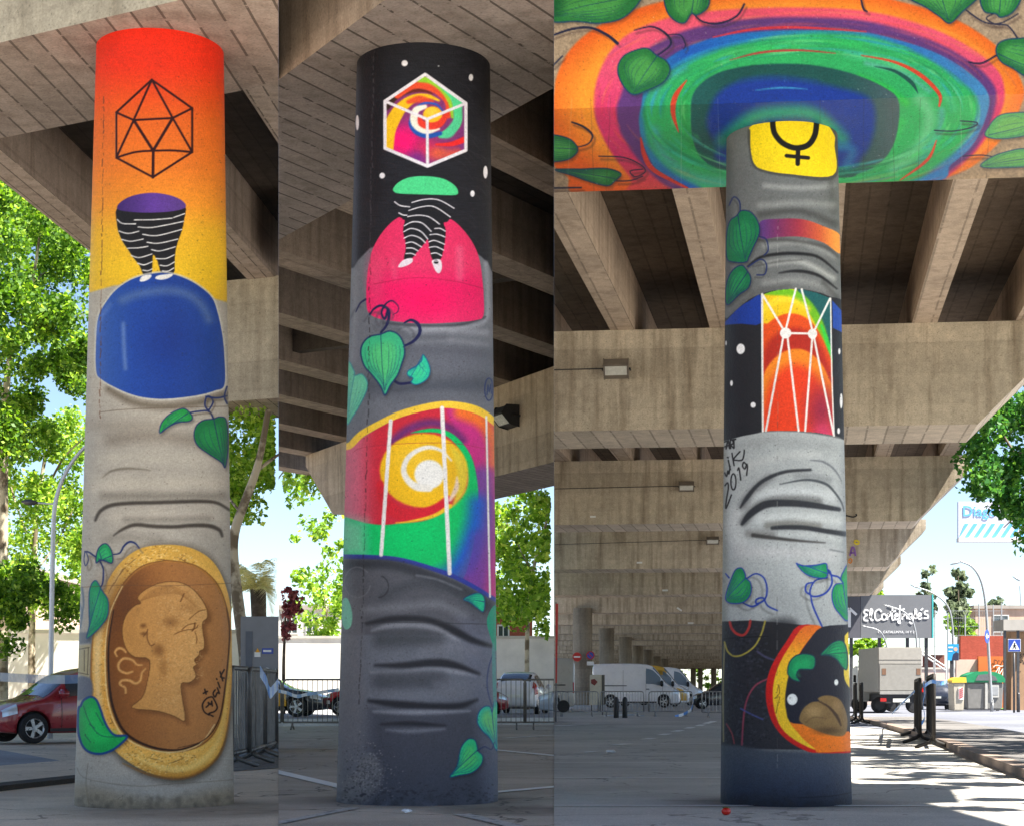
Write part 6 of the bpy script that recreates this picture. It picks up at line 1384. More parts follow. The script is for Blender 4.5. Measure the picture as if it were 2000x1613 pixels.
bm = bmesh.new(); tube(bm, [(.0,.03,.05),(.0,.03,-c.z)], .02, 8); obj('pole', bm, DSTEEL, root)
# round blue arrow sign on the tall lamp
Ys = 85.4; c = P(1927.5,1242,Ys); root = thing('road_sign', 'round blue sign with a white arrow on the tallest street lamp', 'road sign', c, R(56), 'road signs')
bm = bmesh.new(); disc(bm, (0,0,0), .32, .02); obj('disc', bm, SB, root)
bm = bmesh.new(); plate(bm, [(-.22,-.026,0),(-.05,-.026,.16),(-.05,-.026,.05),(.2,-.026,.05),(.2,-.026,-.05),(-.05,-.026,-.05),(-.05,-.026,-.16)], (0,-1,0), .006); obj('arrow', bm, SW, root)
# pedestrian crossing sign
Ys = 82.0; b = P(1981,1392,Ys); root = thing('road_sign', 'square blue pedestrian crossing sign on a grey post near the bins', 'road sign', (b.x, Ys, 0), 0, 'road signs'); zc = P(1981,1259.5,Ys).z
bm = bmesh.new(); tube(bm, [(0,.04,0),(0,.04,zc+.2)], .05, 10); obj('post', bm, DSTEEL, root, smooth=True)
bm = bmesh.new(); box(bm, -.30, .30, -.02, 0, zc-.30, zc+.30); obj('border', bevel(bm, .02), SW, root)
bm = bmesh.new(); box(bm, -.27, .27, -.028, -.021, zc-.27, zc+.27); obj('panel', bm, SB, root)
bm = bmesh.new(); plate(bm, [(-.23,-.03,zc-.2),(.23,-.03,zc-.2),(0,-.03,zc+.22)], (0,-1,0), .004); obj('triangle', bm, SW, root)
bm = bmesh.new(); disc(bm, (.01,-.035,zc+.09), .035, .004, 12)
for a, b2, w in (((0,.06),(0,-.05),.03),((0,-.04),(.08,-.16),.022),((0,-.04),(-.08,-.16),.022),((0,.03),(.08,-.03),.016),((0,.03),(-.07,-.04),.016)):
    d = Vector((b2[0]-a[0],0,b2[1]-a[1])).normalized(); n = Vector((-d.z,0,d.x))*w; A, B = Vector((a[0],-.035,zc+a[1])), Vector((b2[0],-.035,zc+b2[1])); plate(bm, [A-n,B-n,B+n,A+n], (0,-1,0), .004)
obj('walking_figure', bm, BLACKM, root)
# recycling bins
Yc = 88.0; b = P(1917,1388,Yc); GB = m_plain('grey bin plastic', (124,122,118), .55); LG = m_plain('green bin lid', (30,130,84), .4); LY = m_plain('yellow bin lid', (222,186,60), .4); GL = m_plain('pale bin trim', (176,174,168), .5)
root = thing('recycling_bin', 'big grey recycling bin with a domed green lid', 'recycling bin', (b.x, Yc, .02), 0, 'recycling bins')
bm = bmesh.new(); prism(bm, [(-.86,-.6),(.86,-.6),(.86,.6),(-.86,.6)], .08, 1.42)
for v in bm.verts:
    if v.co.z > 1: v.co.x *= 1.08; v.co.y *= 1.06
obj('body', bevel(bm, .07, 3), GB, root)
bm = bmesh.new(); prof = [(-.94,1.44),(-.94,1.6),(-.82,1.76),(-.5,1.88),(0,1.93),(.5,1.88),(.82,1.74),(.94,1.56),(.94,1.44)]
A = [bm.verts.new((x,-.7,z)) for x, z in prof]; B = [bm.verts.new((x,.7,z)) for x, z in prof]; bm.faces.new(A); bm.faces.new(B[::-1])
for i in range(len(prof)): bm.faces.new((A[i], A[(i+1)%len(prof)], B[(i+1)%len(prof)], B[i]))
obj('lid', bevel(bm, .03), LG, root)
bm = bmesh.new(); prof = [(-.5,1.5),(-.35,1.78),(.2,1.83),(.5,1.68),(.6,1.5)]; plate(bm, [(x,-.735,z) for x, z in prof], (0,1,0), .03); obj('mouth_panel', bm, m_plain('dark bin panel', (96,98,100), .5), root)
bm = bmesh.new(); box(bm, .28, .68, -.68, -.62, .66, 1.3); obj('hatch', bevel(bm, .02), GL, root); bm = bmesh.new(); box(bm, -.02, .12, -.70, -.62, .1, 1.4); obj('rib', bevel(bm, .02), GL, root)
bm = bmesh.new(); box(bm, .33, .63, -.69, -.681, .8, 1.2); obj('label_plate', bm, m_plain('faded sticker', (150,152,154), .5), root)
Yc = 86.0; b = P(1867.5,1393,Yc); root = thing('recycling_bin', 'narrow beige recycling bin with a yellow lid and red chevrons', 'recycling bin', (b.x, Yc, .02), 0, 'recycling bins')
bm = bmesh.new(); prism(bm, [(-.24,-.5),(.24,-.5),(.24,.5),(-.24,.5)], .05, 1.4)
for v in bm.verts:
    if v.co.z > 1: v.co.x *= 1.22
obj('body', bevel(bm, .05, 3), m_plain('beige bin plastic', (176,168,152), .55), root)
bm = bmesh.new(); prof = [(-.32,1.41),(-.3,1.5),(-.15,1.6),(.1,1.64),(.32,1.62),(.34,1.41)]; A = [bm.verts.new((x,-.55,z)) for x, z in prof]; B = [bm.verts.new((x,.55,z)) for x, z in prof]; bm.faces.new(A); bm.faces.new(B[::-1])
for i in range(len(prof)): bm.faces.new((A[i], A[(i+1)%len(prof)], B[(i+1)%len(prof)], B[i]))
obj('lid', bevel(bm, .02), LY, root)
bm = bmesh.new()
for i in range(5): z = .62+i*.1; plate(bm, [(.0,-.56,z),(.2,-.56,z+.1),(.2,-.56,z+.15),(.0,-.56,z+.05)], (0,-1,0), .006)
obj('chevrons', bm, SR, root); bm = bmesh.new(); box(bm, -.02, .22, -.55, -.5, .58, 1.16); obj('chevron_plate', bm, SW, root)
for px, y, h, lb in ((1948.5,1388,.86,'thin grey post bollard right beside the green lidded bin'), (1989,1391,.9,'thin grey post bollard right of the crossing sign')):
    Y = 3850/(y-1345); bm = bmesh.new(); lathe(bm, [(.075,0),(.075,h-.06),(.06,h),(.02,h+.02)]); o = obj('bollard', bm, DSTEEL, smooth=True); o.location = (px_x(px,Y), Y, .02); tag(o, lb, 'bollard', 'bollards')
# tomato on the asphalt
g = G(1418,1592); bm = bmesh.new(); bmesh.ops.create_uvsphere(bm, u_segments=16, v_segments=10, radius=.042); 
for v in bm.verts: v.co.z *= .82; v.co.xy *= 1+.05*math.cos(5*math.atan2(v.co.y, v.co.x))
root = thing('tomato', 'small red tomato on the asphalt at the foot of the pillar', 'tomato', (g.x, g.y, .038)); obj('fruit', bm, m_plain('tomato skin', (200,36,20), .3), root, smooth=True)
bm = bmesh.new()
for i in range(5): a = i*1.257; plate(bm, [(0,0,.035),(.03*math.cos(a-.3),.03*math.sin(a-.3),.034),(.04*math.cos(a),.04*math.sin(a),.03),(.03*math.cos(a+.3),.03*math.sin(a+.3),.034)], (0,0,1), .003)
obj('calyx', bm, m_plain('green calyx', (60,110,40), .6), root)
# litter scraps on the ground
rs = random.Random(4)
for i, (px, py, s, lb) in enumerate(((1192,1470.5,.09,'crumpled white scrap on the asphalt between the parking lines'), (795,1588,.05,'white paper scrap at the foot of the black and grey pillar'))):
    g = G(px, py); bm = bmesh.new(); bmesh.ops.create_icosphere(bm, subdivisions=2, radius=s)
    for v in bm.verts: v.co *= rs.uniform(.6,1.15); v.co.z *= .35
    o = obj('paper_scrap', bm, TW); o.location = (g.x, g.y, .012+s*.25); tag(o, lb, 'litter', 'scraps of litter')

Yq = 76.0; b = P(1166,1376,Yq); root = thing('leaning_board', 'beige upright board with a dark red mark beside the column with road signs', 'board', (b.x, Yq, 0)); h0, h1 = P(0,1376,Yq).z, P(0,1317,Yq).z; w2 = 14*Yq/F
bm = bmesh.new(); box(bm, -w2, w2-.1, -.05, .05, h0, h1); obj('panel', bevel(bm, .01), m_plain('beige board', (190,182,162), .6, 0, .1), root)
bm = bmesh.new(); box(bm, w2-.099, w2+.02, -.07, .07, h0, h1); obj('edge', bm, m_plain('dark board edge', (84,80,72), .6), root)
bm = bmesh.new(); plate(bm, [(-w2+.05,-.052,h1-.2),(-w2+.2,-.052,h1-.17),(-w2+.33,-.052,h1-.3),(-w2+.2,-.052,h1-.46),(-w2+.05,-.052,h1-.36)], (0,-1,0), .006); obj('red_mark', bm, m_plain('dark red mark', (120,50,44), .6), root)
bm = bmesh.new()
for x in (-w2+.08, w2-.06): tube(bm, [(x,.08,0),(x,.08,h1-.1)], .025, 8)
obj('leg', bm, DSTEEL, root)
# ---------------------------------------------------------------- walls, buildings, hoardings
def m_wall(name, col, brick=None, k=1.0, stain=.3):
    t = NT(name); pos = t.geo()['Position']; c = rgba(col, k); n = t.noise(.8, 6, .65, pos); f = t.noise(20, 4, .6, pos); s = t.noise(1.4, 4, .6, t.mapping(pos, (1.6,1.6,.15)))
    colr = t.ramp(n, [(.3, tuple(x*.82 for x in c[:3])), (.7, tuple(min(1,x*1.1) for x in c[:3]))])
    colr = t.mix(t.math('MULTIPLY', t.maprange(s, .5, .75, 0, 1), stain), colr, tuple(x*.5 for x in c[:3])+(1,))
    if brick:
        b = t.n('ShaderNodeTexBrick'); t.l(t.mapping(pos, (1,1,1), (R(90),0,0)), b.inputs['Vector']); b.inputs['Scale'].default_value = brick; b.inputs['Color1'].default_value = grey(1); b.inputs['Color2'].default_value = grey(.72); b.inputs['Mortar'].default_value = grey(.9); b.inputs['Mortar Size'].default_value = .03
        colr = t.mix(.8, colr, b.outputs[0], 'MULTIPLY')
    t.base(colr); t.rough(.85); t.spec(.2); t.bump(f, .25, .01); return t.m
WW = m_wall('white rendered wall', (228,222,214), stain=.12)
def px_wall(name, label, cat, x0, x1, ytop, Y, mat, th=.3, z0=0.0, cap=True, bay=None, Y1=None):
    """upright wall spanning picture columns x0..x1 at depth Y, top on row ytop"""
    Y1 = Y1 or Y; h = P(0, ytop, Y).z; a, b = Vector((px_x(x0,Y), Y, 0)), Vector((px_x(x1,Y1), Y1, 0)); d = (b-a).normalized(); n = Vector((-d.y, d.x, 0))
    root = thing(name, label, cat, ((a+b)/2))
    bm = bmesh.new(); prism(bm, [a, b, b+n*th, a+n*th], z0, h)
    if bay: clip(bm, bay)
    bm.transform(iv(root)); obj('wall_face', bm, mat, root)
    if cap:
        bm = bmesh.new(); prism(bm, [a-n*.06, b-n*.06, b+n*(th+.06), a+n*(th+.06)], h+.002, h+.12)
        if bay: clip(bm, bay)
        bm.transform(iv(root)); obj('coping', bm, m_wall('coping stone', (196,190,180)), root)
    return root
px_wall('boundary_wall', 'long white wall behind the dark red hatchback under the trees', 'wall', -260, 500, 1236, 56, WW, bay=1)
px_wall('boundary_wall', 'tall white wall behind the taxi and the silver blue car', 'wall', 440, 1100, 1246, 84, WW, bay=2)
def windows(root, mat_f, mat_g, cells, y):
    """cells (x0,x1,z0,z1) local; frame part and pane sub-part each"""
    for x0, x1, z0, z1 in cells:
        bm = bmesh.new()
        for a in ((x0-.08,x1+.08,z0-.08,z0),(x0-.08,x1+.08,z1,z1+.08),(x0-.08,x0,z0+.001,z1-.001),(x1,x1+.08,z0+.001,z1-.001),((x0+x1)/2-.03,(x0+x1)/2+.03,z0+.001,z1-.001)): box(bm, a[0], a[1], y-.06, y-.002, a[2], a[3])
        f = obj('window', bm, mat_f, root); bm = bmesh.new(); box(bm, x0, x1, y-.02, y-.004, z0, z1); obj('pane', bm, mat_g, f)
def building(label, x0, x1, ytop, Y, depth, mat, wins=(), roof=None, bay=None, z0=0, cat='building', name='building'):
    a, b = px_x(x0,Y), px_x(x1,Y); h = P(0,ytop,Y).z; root = thing(name, label, cat, ((a+b)/2, Y, 0)); w = (b-a)/2
    bm = bmesh.new(); box(bm, -w, w, 0, depth, z0, h)
    loc = Matrix.Translation(root.location)
    if bay: bm.transform(loc); clip(bm, bay); bm.transform(loc.inverted())
    obj('wall', bm, mat, root)
    bm = bmesh.new(); box(bm, -w-.15, w+.15, -.15, depth+.15, h+.002, h+.25)
    if bay: bm.transform(loc); clip(bm, bay); bm.transform(loc.inverted())
    obj('roof', bm, roof or m_wall('roof edge', (170,160,150)), root)
    cells = [(px_x(q[0],Y)-root.location.x, px_x(q[1],Y)-root.location.x, P(0,q[3],Y).z, P(0,q[2],Y).z) for q in wins]
    windows(root, m_plain('window frame', (206,204,198), .5), GLASS, cells, 0); return root
building('beige building over the white wall behind the leafy trees', -120, 62, 1120, 70, 8, m_wall('beige render', (206,182,160)), ((-60,-20,1150,1190),(5,40,1150,1190)))
building('building with a lattice window and brick panel over the white wall', 940, 1040, 1170, 92, 8, m_wall('red brick', (170,96,74), 5), ((974,992,1222,1247),), bay=2)
building('white building above the wall at the left of the black pillar', 400, 700, 1190, 96, 6, WW, ((560,580,1205,1235),(600,620,1205,1235)), bay=2)
# transformer cabin of bay 1
Yk = 31.0; a = px_x(470,Yk); GK = m_plain('grey cabin paint', (126,127,130), .6, 0, .06)
root = thing('utility_cabin', 'grey utility cabin with warning plates behind the stacked barriers', 'cabin', (a+1.2, Yk, 0)); h = P(0,1203,Yk).z
bm = bmesh.new(); box(bm, -1.2, 2, 0, 2, 0, h); bm.transform(Matrix.Translation(root.location)); clip(bm, 1); bm.transform(iv(root)); obj('wall', bm, GK, root)
def kx(px): return px_x(px,Yk)-a-1.2
def kz(py): return P(0,py,Yk).z
for nm, x0, x1, y0, y1, m in (('door', 480,493,1232,1350,m_plain('darker grey door', (92,96,104), .6)), ('warning_plate', 497,509,1272,1282,SW), ('name_plate', 512,534,1265,1276,SB), ('name_strip', 514.5,530,1268.5,1272.5,SW)):
    bm = bmesh.new(); e = .012 if nm != 'name_strip' else .02; box(bm, kx(x0), kx(x1), -e, -.001 if nm != 'name_strip' else -.013, kz(y1), kz(y0)); obj(nm, bm, m, root)
bm = bmesh.new(); plate(bm, [(kx(499),-.02,kz(1273)),(kx(508),-.02,kz(1273)),(kx(503.5),-.02,kz(1265))], (0,-1,0), .006); obj('warning_triangle', bm, m_plain('yellow warning paint', (222,160,30), .5), root)
flat_letters('graffiti', [[(516,1310),(520,1304),(526,1306),(524,1314),(518,1316)],[(527,1318),(532,1306),(534,1316),(538,1306),(543,1318)]], 1.8, Yk-.02, SW, root)
# grey hoarding with the shop lettering
Yh = 110.0; HB = m_plain('grey hoarding', (110,112,116), .6, 0, .05, 1); HD = m_plain('dark grey hoarding', (84,84,92), .6, 0, .05, 1)
root = thing('billboard', 'grey roadside billboard with white script lettering and an arrow panel', 'billboard', (px_x(1740,Yh), Yh, 0))
def hx(px): return px_x(px,Yh)-root.location.x
def hz(py): return P(0,py,Yh).z
bm = bmesh.new(); box(bm, hx(1681.5), hx(1820), 0, .3, hz(1245), hz(1161)); obj('panel', bm, HB, root)
bm = bmesh.new(); box(bm, hx(1640), hx(1680.8), 0, .3, hz(1245), hz(1164)); obj('arrow_panel', bm, HD, root)
bm = bmesh.new(); box(bm, hx(1820.2), hx(1823), -.02, .3, hz(1245), hz(1160)); obj('teal_edge', bm, m_plain('teal edge strip', (60,170,170), .5), root)
for x in (1665, 1720, 1775, 1812):
    bm = bmesh.new(); box(bm, hx(x)-.09, hx(x)+.09, .31, .5, 0, hz(1165)); obj('post', bm, DSTEEL, root)
LW = m_plain('white lettering', (236,236,236), .5, var=.02)
Yt = Yh-.03
flat_letters('arrow', [[(1659,1224),(1659,1190)]], 5.5, Yt, LW, root); flat_letters('arrow', [[(1649,1199),(1659,1187)],[(1659,1187),(1673,1200)]], 5, Yt-.012, LW, root)
script = [ # E l  C o r t e  I n g l e s
 [(1697,1192),(1690,1190),(1688,1196),(1694,1200),(1689,1203),(1688,1210),(1696,1211)], [(1698,1207),(1704,1193),(1701,1188),(1699,1200),(1702,1210),(1706,1209)],
 [(1722,1194),(1717,1189),(1710,1194),(1709,1205),(1714,1211),(1721,1207)], [(1729,1198),(1723,1200),(1723,1208),(1729,1209),(1732,1203),(1728,1198)], [(1733,1209),(1735,1197),(1736,1203),(1741,1197)], [(1744,1184),(1742,1198),(1743,1209),(1747,1209)], [(1738,1195),(1750,1192)], [(1747,1204),(1754,1201),(1751,1197),(1747,1203),(1750,1209),(1756,1206)],
 [(1734,1182),(1742,1185),(1752,1188),(1760,1190),(1767,1188)], [(1758,1181),(1757,1195),(1757,1208),(1758,1216),(1754,1214),(1756,1208)], [(1762,1209),(1763,1198),(1764,1203),(1769,1197),(1771,1203),(1772,1208)],
 [(1782,1198),(1776,1198),(1774,1205),(1779,1208),(1783,1200),(1783,1212),(1780,1217),(1776,1213)], [(1786,1207),(1790,1194),(1788,1188),(1787,1199),(1789,1208)], [(1792,1204),(1799,1200),(1796,1196),(1792,1203),(1796,1208),(1801,1205)], [(1798,1191),(1803,1187)], [(1813,1192),(1807,1193),(1806,1198),(1812,1200),(1812,1206),(1804,1206)]]
for q in script: pass
bm = bmesh.new(); flat_letters('', script, 3.0, Yt, LW, None, bm); bm.transform(iv(root)); obj('script_lettering', bm, LW, root)
def text(name, body, px0, px1, pyb, Y, mat, root=None, bold=0.0, shear=0.0, extr=.004):
    cu = bpy.data.curves.new(name, 'FONT'); cu.body = body; cu.size = 1; cu.extrude = extr; cu.offset = bold; cu.shear = shear; cu.resolution_u = 3
    o = bpy.data.objects.new(name, cu); C.objects.link(o); bpy.context.view_layer.update(); dg = bpy.context.evaluated_depsgraph_get()
    me = bpy.data.meshes.new_from_object(o.evaluated_get(dg)); bpy.data.objects.remove(o)
    v = np.array([q.co[:] for q in me.vertices]); s = (px1-px0)*Y/F/(v[:, 0].max()-v[:, 0].min()); me.transform(Matrix.Translation(P(px0, pyb, Y)) @ Matrix.Rotation(R(90), 4, 'X') @ Matrix.Scale(s, 4) @ Matrix.Translation((-v[:, 0].min(), 0, 0)))
    if root: me.transform(iv(root))
    me.materials.clear(); return link(name, me, mat, root)
text('address_lettering', 'PL. CATALUNYA, 14 Y 2', 1715, 1786, 1235.5, Yt, LW, root, .01)
# tall advertisement on the roof far behind
Yd = 170.0; root = thing('billboard', 'pale lilac advertisement with blue letters and stripes, partly behind leaves', 'billboard', (px_x(1930,Yd), Yd, 0)); AD = m_plain('lilac advertisement', (204,204,220), .6, 0, .03, 1); AB = m_plain('sky blue print', (96,170,220), .6, 0, .03)
bm = bmesh.new(); box(bm, px_x(1872,Yd)-root.location.x, px_x(2030,Yd)-root.location.x, 0, .5, P(0,1050,Yd).z, P(0,979,Yd).z); obj('panel', bm, AD, root)
bm = bmesh.new(); box(bm, px_x(1871,Yd)-root.location.x, px_x(2032,Yd)-root.location.x, -.3, .6, P(0,1058,Yd).z, P(0,1050.5,Yd).z); obj('bottom_frame', bm, m_plain('pale frame', (214,206,200), .6), root)
for x in ():
    bm = bmesh.new(); X = px_x(x,Yd)-root.location.x; box(bm, X-.15, X+.15, .52, .9, 0, P(0,985,Yd).z); bm.free(); bm = bmesh.new(); box(bm, px_x(1993,Yd)-root.location.x, px_x(2040,Yd)-root.location.x, .62, 5, 0, P(0,985,Yd).z); obj('pylon', bm, m_wall('pale lilac tower', (206,200,208)), root)
text('blue_lettering', 'Diago', 1881, 1946, 1007, Yd-.05, AB, root, .015)
bm = bmesh.new()
for i in range(9):
    x = 1866+i*17.5; q = [(x,1049),(x+8,1049),(x+26,1022),(x+18,1022)]; q = [(max(a,1873),b) for a, b in q]; plate(bm, [P(a,b,Yd-.04) for a, b in q], (0,-1,0), .01)
bm.transform(iv(root)); obj('blue_stripes', bm, AB, root)
# right hand street: pink building, brick wall, brown house, low wall, poster, court fence
building('pink building with a barred window behind the brick wall', 1905, 2060, 1188, 130, 2, m_wall('pink render', (214,178,154)), ((1941,1968,1202,1232),))
px_wall('brick_wall', 'red brick wall behind the bins', 'wall', 1876, 1978, 1241, 108, m_wall('red brick wall', (176,84,66), 4.5), cap=False)
px_wall('graffiti_wall', 'orange wall with white graffiti behind the green lidded bin', 'wall', 1911, 1979, 1281, 100, m_wall('orange render', (204,112,62)), cap=False)
gw = px_wall('graffiti_wall', 'pale panel wall left of the orange graffiti wall', 'wall', 1868, 1910.5, 1287, 100.2, m_wall('pale pink panel', (214,186,172)), cap=False)
o = flat_letters('graffiti', [[(1945,1312),(1952,1302),(1950,1318),(1960,1304),(1958,1322),(1970,1306)],[(1938,1322),(1948,1330),(1962,1318),(1975,1326)],[(1940,1302),(1946,1298),(1956,1300),(1968,1296)]], 1.7, 99.95, SW); tag(o, 'white graffiti tag sprayed on the orange wall', 'graffiti')
o = flat_letters('graffiti', [[(1942,1296),(1942,1288),(1947,1290)],[(1949,1297),(1949,1290),(1953,1290)],[(1955,1297),(1958,1289),(1961,1297)],[(1964,1290),(1964,1297),(1970,1296)]], 1.3, 99.95, BLACKM); tag(o, 'dark scrawled word sprayed on top of the orange wall', 'graffiti')
building('brown house with a concrete balcony at the right edge of the street', 1975, 2080, 1226, 92, 1.0, m_wall('brown render', (164,132,104)), ())
b = bpy.data.objects[-1] if False else None
root = thing('balcony_slab', 'grey concrete balcony jutting from the brown house', 'balcony', (px_x(2000,90), 90, 0)); bm = bmesh.new(); box(bm, px_x(1960,90)-root.location.x, px_x(2050,90)-root.location.x, 0, 1.9, P(0,1230,90).z, P(0,1209,90).z); obj('slab', bm, m_wall('grey concrete', (176,170,162)), root)
bm = bmesh.new()
for x in (1964, 1990): X = px_x(x,90)-root.location.x; box(bm, X-.06, X+.06, .1, .22, 0, P(0,1230.2,90).z)
obj('prop', bm, DSTEEL, root)
o = flat_letters('graffiti', [[(1996,1276),(1992,1278),(1995,1281),(1991,1284)],[(1998,1277),(2004,1276)],[(2001,1276),(2001,1285)],[(1989,1298),(1990,1289),(1994,1294),(1997,1288),(1998,1297)],[(2001,1289),(1999,1296),(2004,1295)]], 1.2, 91.9, BLACKM); tag(o, 'black scrawled letters on the brown house wall', 'graffiti')
px_wall('boundary_wall', 'low pale pink wall right of the lorry', 'wall', 1795, 1878, 1306, 120, m_wall('pale pink wall', (214,190,178)), cap=True)
px_wall('boundary_wall', 'low pale wall left of the lorry under the billboard', 'wall', 1640, 1712, 1326, 125, m_wall('pale wall', (206,190,180)), cap=True)
px_wall('stair_wall', 'dark brick stair wall behind the lorry', 'wall', 1800, 1845, 1278, 124, m_wall('dark brick', (140,92,80), 4.5), cap=False)
Yp = 95.0; root = thing('poster_board', 'bright blue poster of a person in a dark jacket on a grey post', 'poster', (px_x(1861,Yp), Yp, .02)); oz = lambda y: P(0,y,Yp).z-.02; ox = lambda x: px_x(x,Yp)-root.location.x
PB = m_plain('bright blue poster', (36,150,206), .5, 0, .04)
bm = bmesh.new(); box(bm, ox(1850.5), ox(1872), -.04, 0, oz(1289), oz(1257)); obj('poster', bm, PB, root)
bm = bmesh.new(); box(bm, ox(1856), ox(1862), .001, .1, 0, oz(1262)); obj('post', bm, DSTEEL, root)
bm = bmesh.new(); disc(bm, (ox(1866),-.043,oz(1267)), .105, .004, 20); obj('face_print', bm, m_plain('skin print', (214,170,146), .5), root)
bm = bmesh.new(); plate(bm, [(ox(1858.5),-.042,oz(1288.8)),(ox(1871.8),-.042,oz(1288.8)),(ox(1871.8),-.042,oz(1275)),(ox(1867),-.042,oz(1272)),(ox(1861),-.042,oz(1277))], (0,-1,0), .004); obj('jacket_print', bm, m_plain('navy print', (34,44,76), .5), root)
bm = bmesh.new(); box(bm, ox(1852), ox(1861), -.047, -.041, oz(1265), oz(1262)); box(bm, ox(1852), ox(1860), -.047, -.041, oz(1272), oz(1270)); obj('white_print', bm, SW, root)
Yp = 112.0; root = thing('poster_board', 'small blue poster on a post left of the lorry', 'poster', (px_x(1684,Yp), Yp, .02)); bm = bmesh.new(); box(bm, -.22, .22, -.04, 0, P(0,1322,Yp).z, P(0,1302,Yp).z); obj('poster', bm, PB, root); bm = bmesh.new(); box(bm, -.05, .05, .001, .1, 0, P(0,1304,Yp).z); obj('post', bm, DSTEEL, root)
bm = bmesh.new(); box(bm, -.02, .16, -.047, -.041, P(0,1318,Yp).z, P(0,1308,Yp).z); obj('print', bm, SW, root)
# tall mesh fence of the sports court
Yf = 116.0; root = thing('court_fence', 'tall wire fence of a sports court behind the billboard', 'fence', (px_x(1870,Yf), Yf, 0)); FW = m_plain('fence wire', (176,178,178), .5, .3)
for x, y in ((1796,1188),(1826,1190),(1851,1196),(1885,1200),(1912,1178),(1940,1180),(1956,1176)):
    bm = bmesh.new(); X = px_x(x,Yf)-root.location.x; tube(bm, [(X,0,0),(X,0,P(0,y,Yf).z)], .035, 6); obj('post', bm, FW, root)
bm = bmesh.new(); X0, X1 = px_x(1790,Yf)-root.location.x, px_x(1962,Yf)-root.location.x
for y in (1192, 1206, 1222, 1240, 1262): tube(bm, [(X0,0,P(0,y,Yf).z),(X1,0,P(0,y,Yf).z)], .014, 4)
n = 46
for i in range(n): X = X0+(X1-X0)*i/n; tube(bm, [(X,0,P(0,1262,Yf).z),(X+.0,0,P(0,1192,Yf).z)], .007, 3)
obj('wire_mesh', bm, FW, root)
root = thing('stair_railing', 'white zigzag stair railing right of the lorry', 'railing', (px_x(1825,118), 118, 0)); bm = bmesh.new()
for a, b in (((1800,1270),(1848,1302)),((1800,1276),(1846,1308)),((1806,1268),(1818,1268)),((1800,1270),(1800,1300)),((1824,1286),(1824,1310)),((1848,1302),(1848,1326))): tube(bm, [P(*a,118)-Vector(root.location), P(*b,118)-Vector(root.location)], .05, 6)
obj('rails', bm, m_plain('pale rail', (206,204,200), .5), root)
# grass bank
GR = m_ground('grass bank', (92,120,52), dirt=.4)
g = [G(1950,1383), G(2060,1378)]; sheet('grass', [(px_x(1952,93),93.5),(px_x(2100,93),92.8),(px_x(2100,93),100),(px_x(1952,93),99.8)], .06, GR, None, .05)['kind'] = 'stuff'
# ---------------------------------------------------------------- trees
def m_leaf(name, dark, mid, light, trans=.5):
    t = NT(name); at = t.n('ShaderNodeAttribute', attribute_name='tint'); c = t.ramp(at.outputs['Fac'], [(0, rgba(dark)), (.5, rgba(mid)), (1, rgba(light))])
    t.base(c); t.rough(.5); t.spec(.3)
    tr = t.n('ShaderNodeBsdfTranslucent'); hs = t.n('ShaderNodeHueSaturation'); hs.inputs['Value'].default_value = 1.5; hs.inputs['Saturation'].default_value = 1.1; hs.inputs['Hue'].default_value = .485; t.l(c, hs.inputs['Color']); t.l(hs.outputs[0], tr.inputs[0])
    mx = t.n('ShaderNodeMixShader'); mx.inputs[0].default_value = trans; t.l(t.b.outputs[0], mx.inputs[1]); t.l(tr.outputs[0], mx.inputs[2]); t.l(mx.outputs[0], t.out.inputs[0]); return t.m
def m_bark(name, col, pale):
    t = NT(name); pos = t.geo()['Position']; n = t.noise(2.2, 4, .6, pos); f = t.noise(14, 5, .7, t.mapping(pos, (1,1,.35)))
    t.base(t.mix(t.maprange(n, .45, .56, 0, 1), rgba(col), rgba(pale))); t.rough(.85); t.bump(f, .5, .03); return t.m
LEAFP = m_leaf('plane tree leaf', (44,80,26), (92,134,44), (168,200,84)); LEAFY = m_leaf('pale sunny leaf', (78,118,40), (128,168,60), (196,216,104)); LEAFR = m_leaf('red plum leaf', (84,40,44), (128,66,64), (170,110,100), .45); LEAFD = m_leaf('deep green leaf', (34,78,36), (66,122,54), (120,168,72), .42); LEAFG = m_leaf('grey green leaf', (70,84,62), (106,120,92), (150,160,126), .4); PALM = m_leaf('palm frond', (170,172,110), (214,210,150), (242,236,196), .45)
BARK = m_bark('mottled plane bark', (112,98,78), (186,174,150)); BARKD = m_bark('brown bark', (72,58,46), (104,90,74))
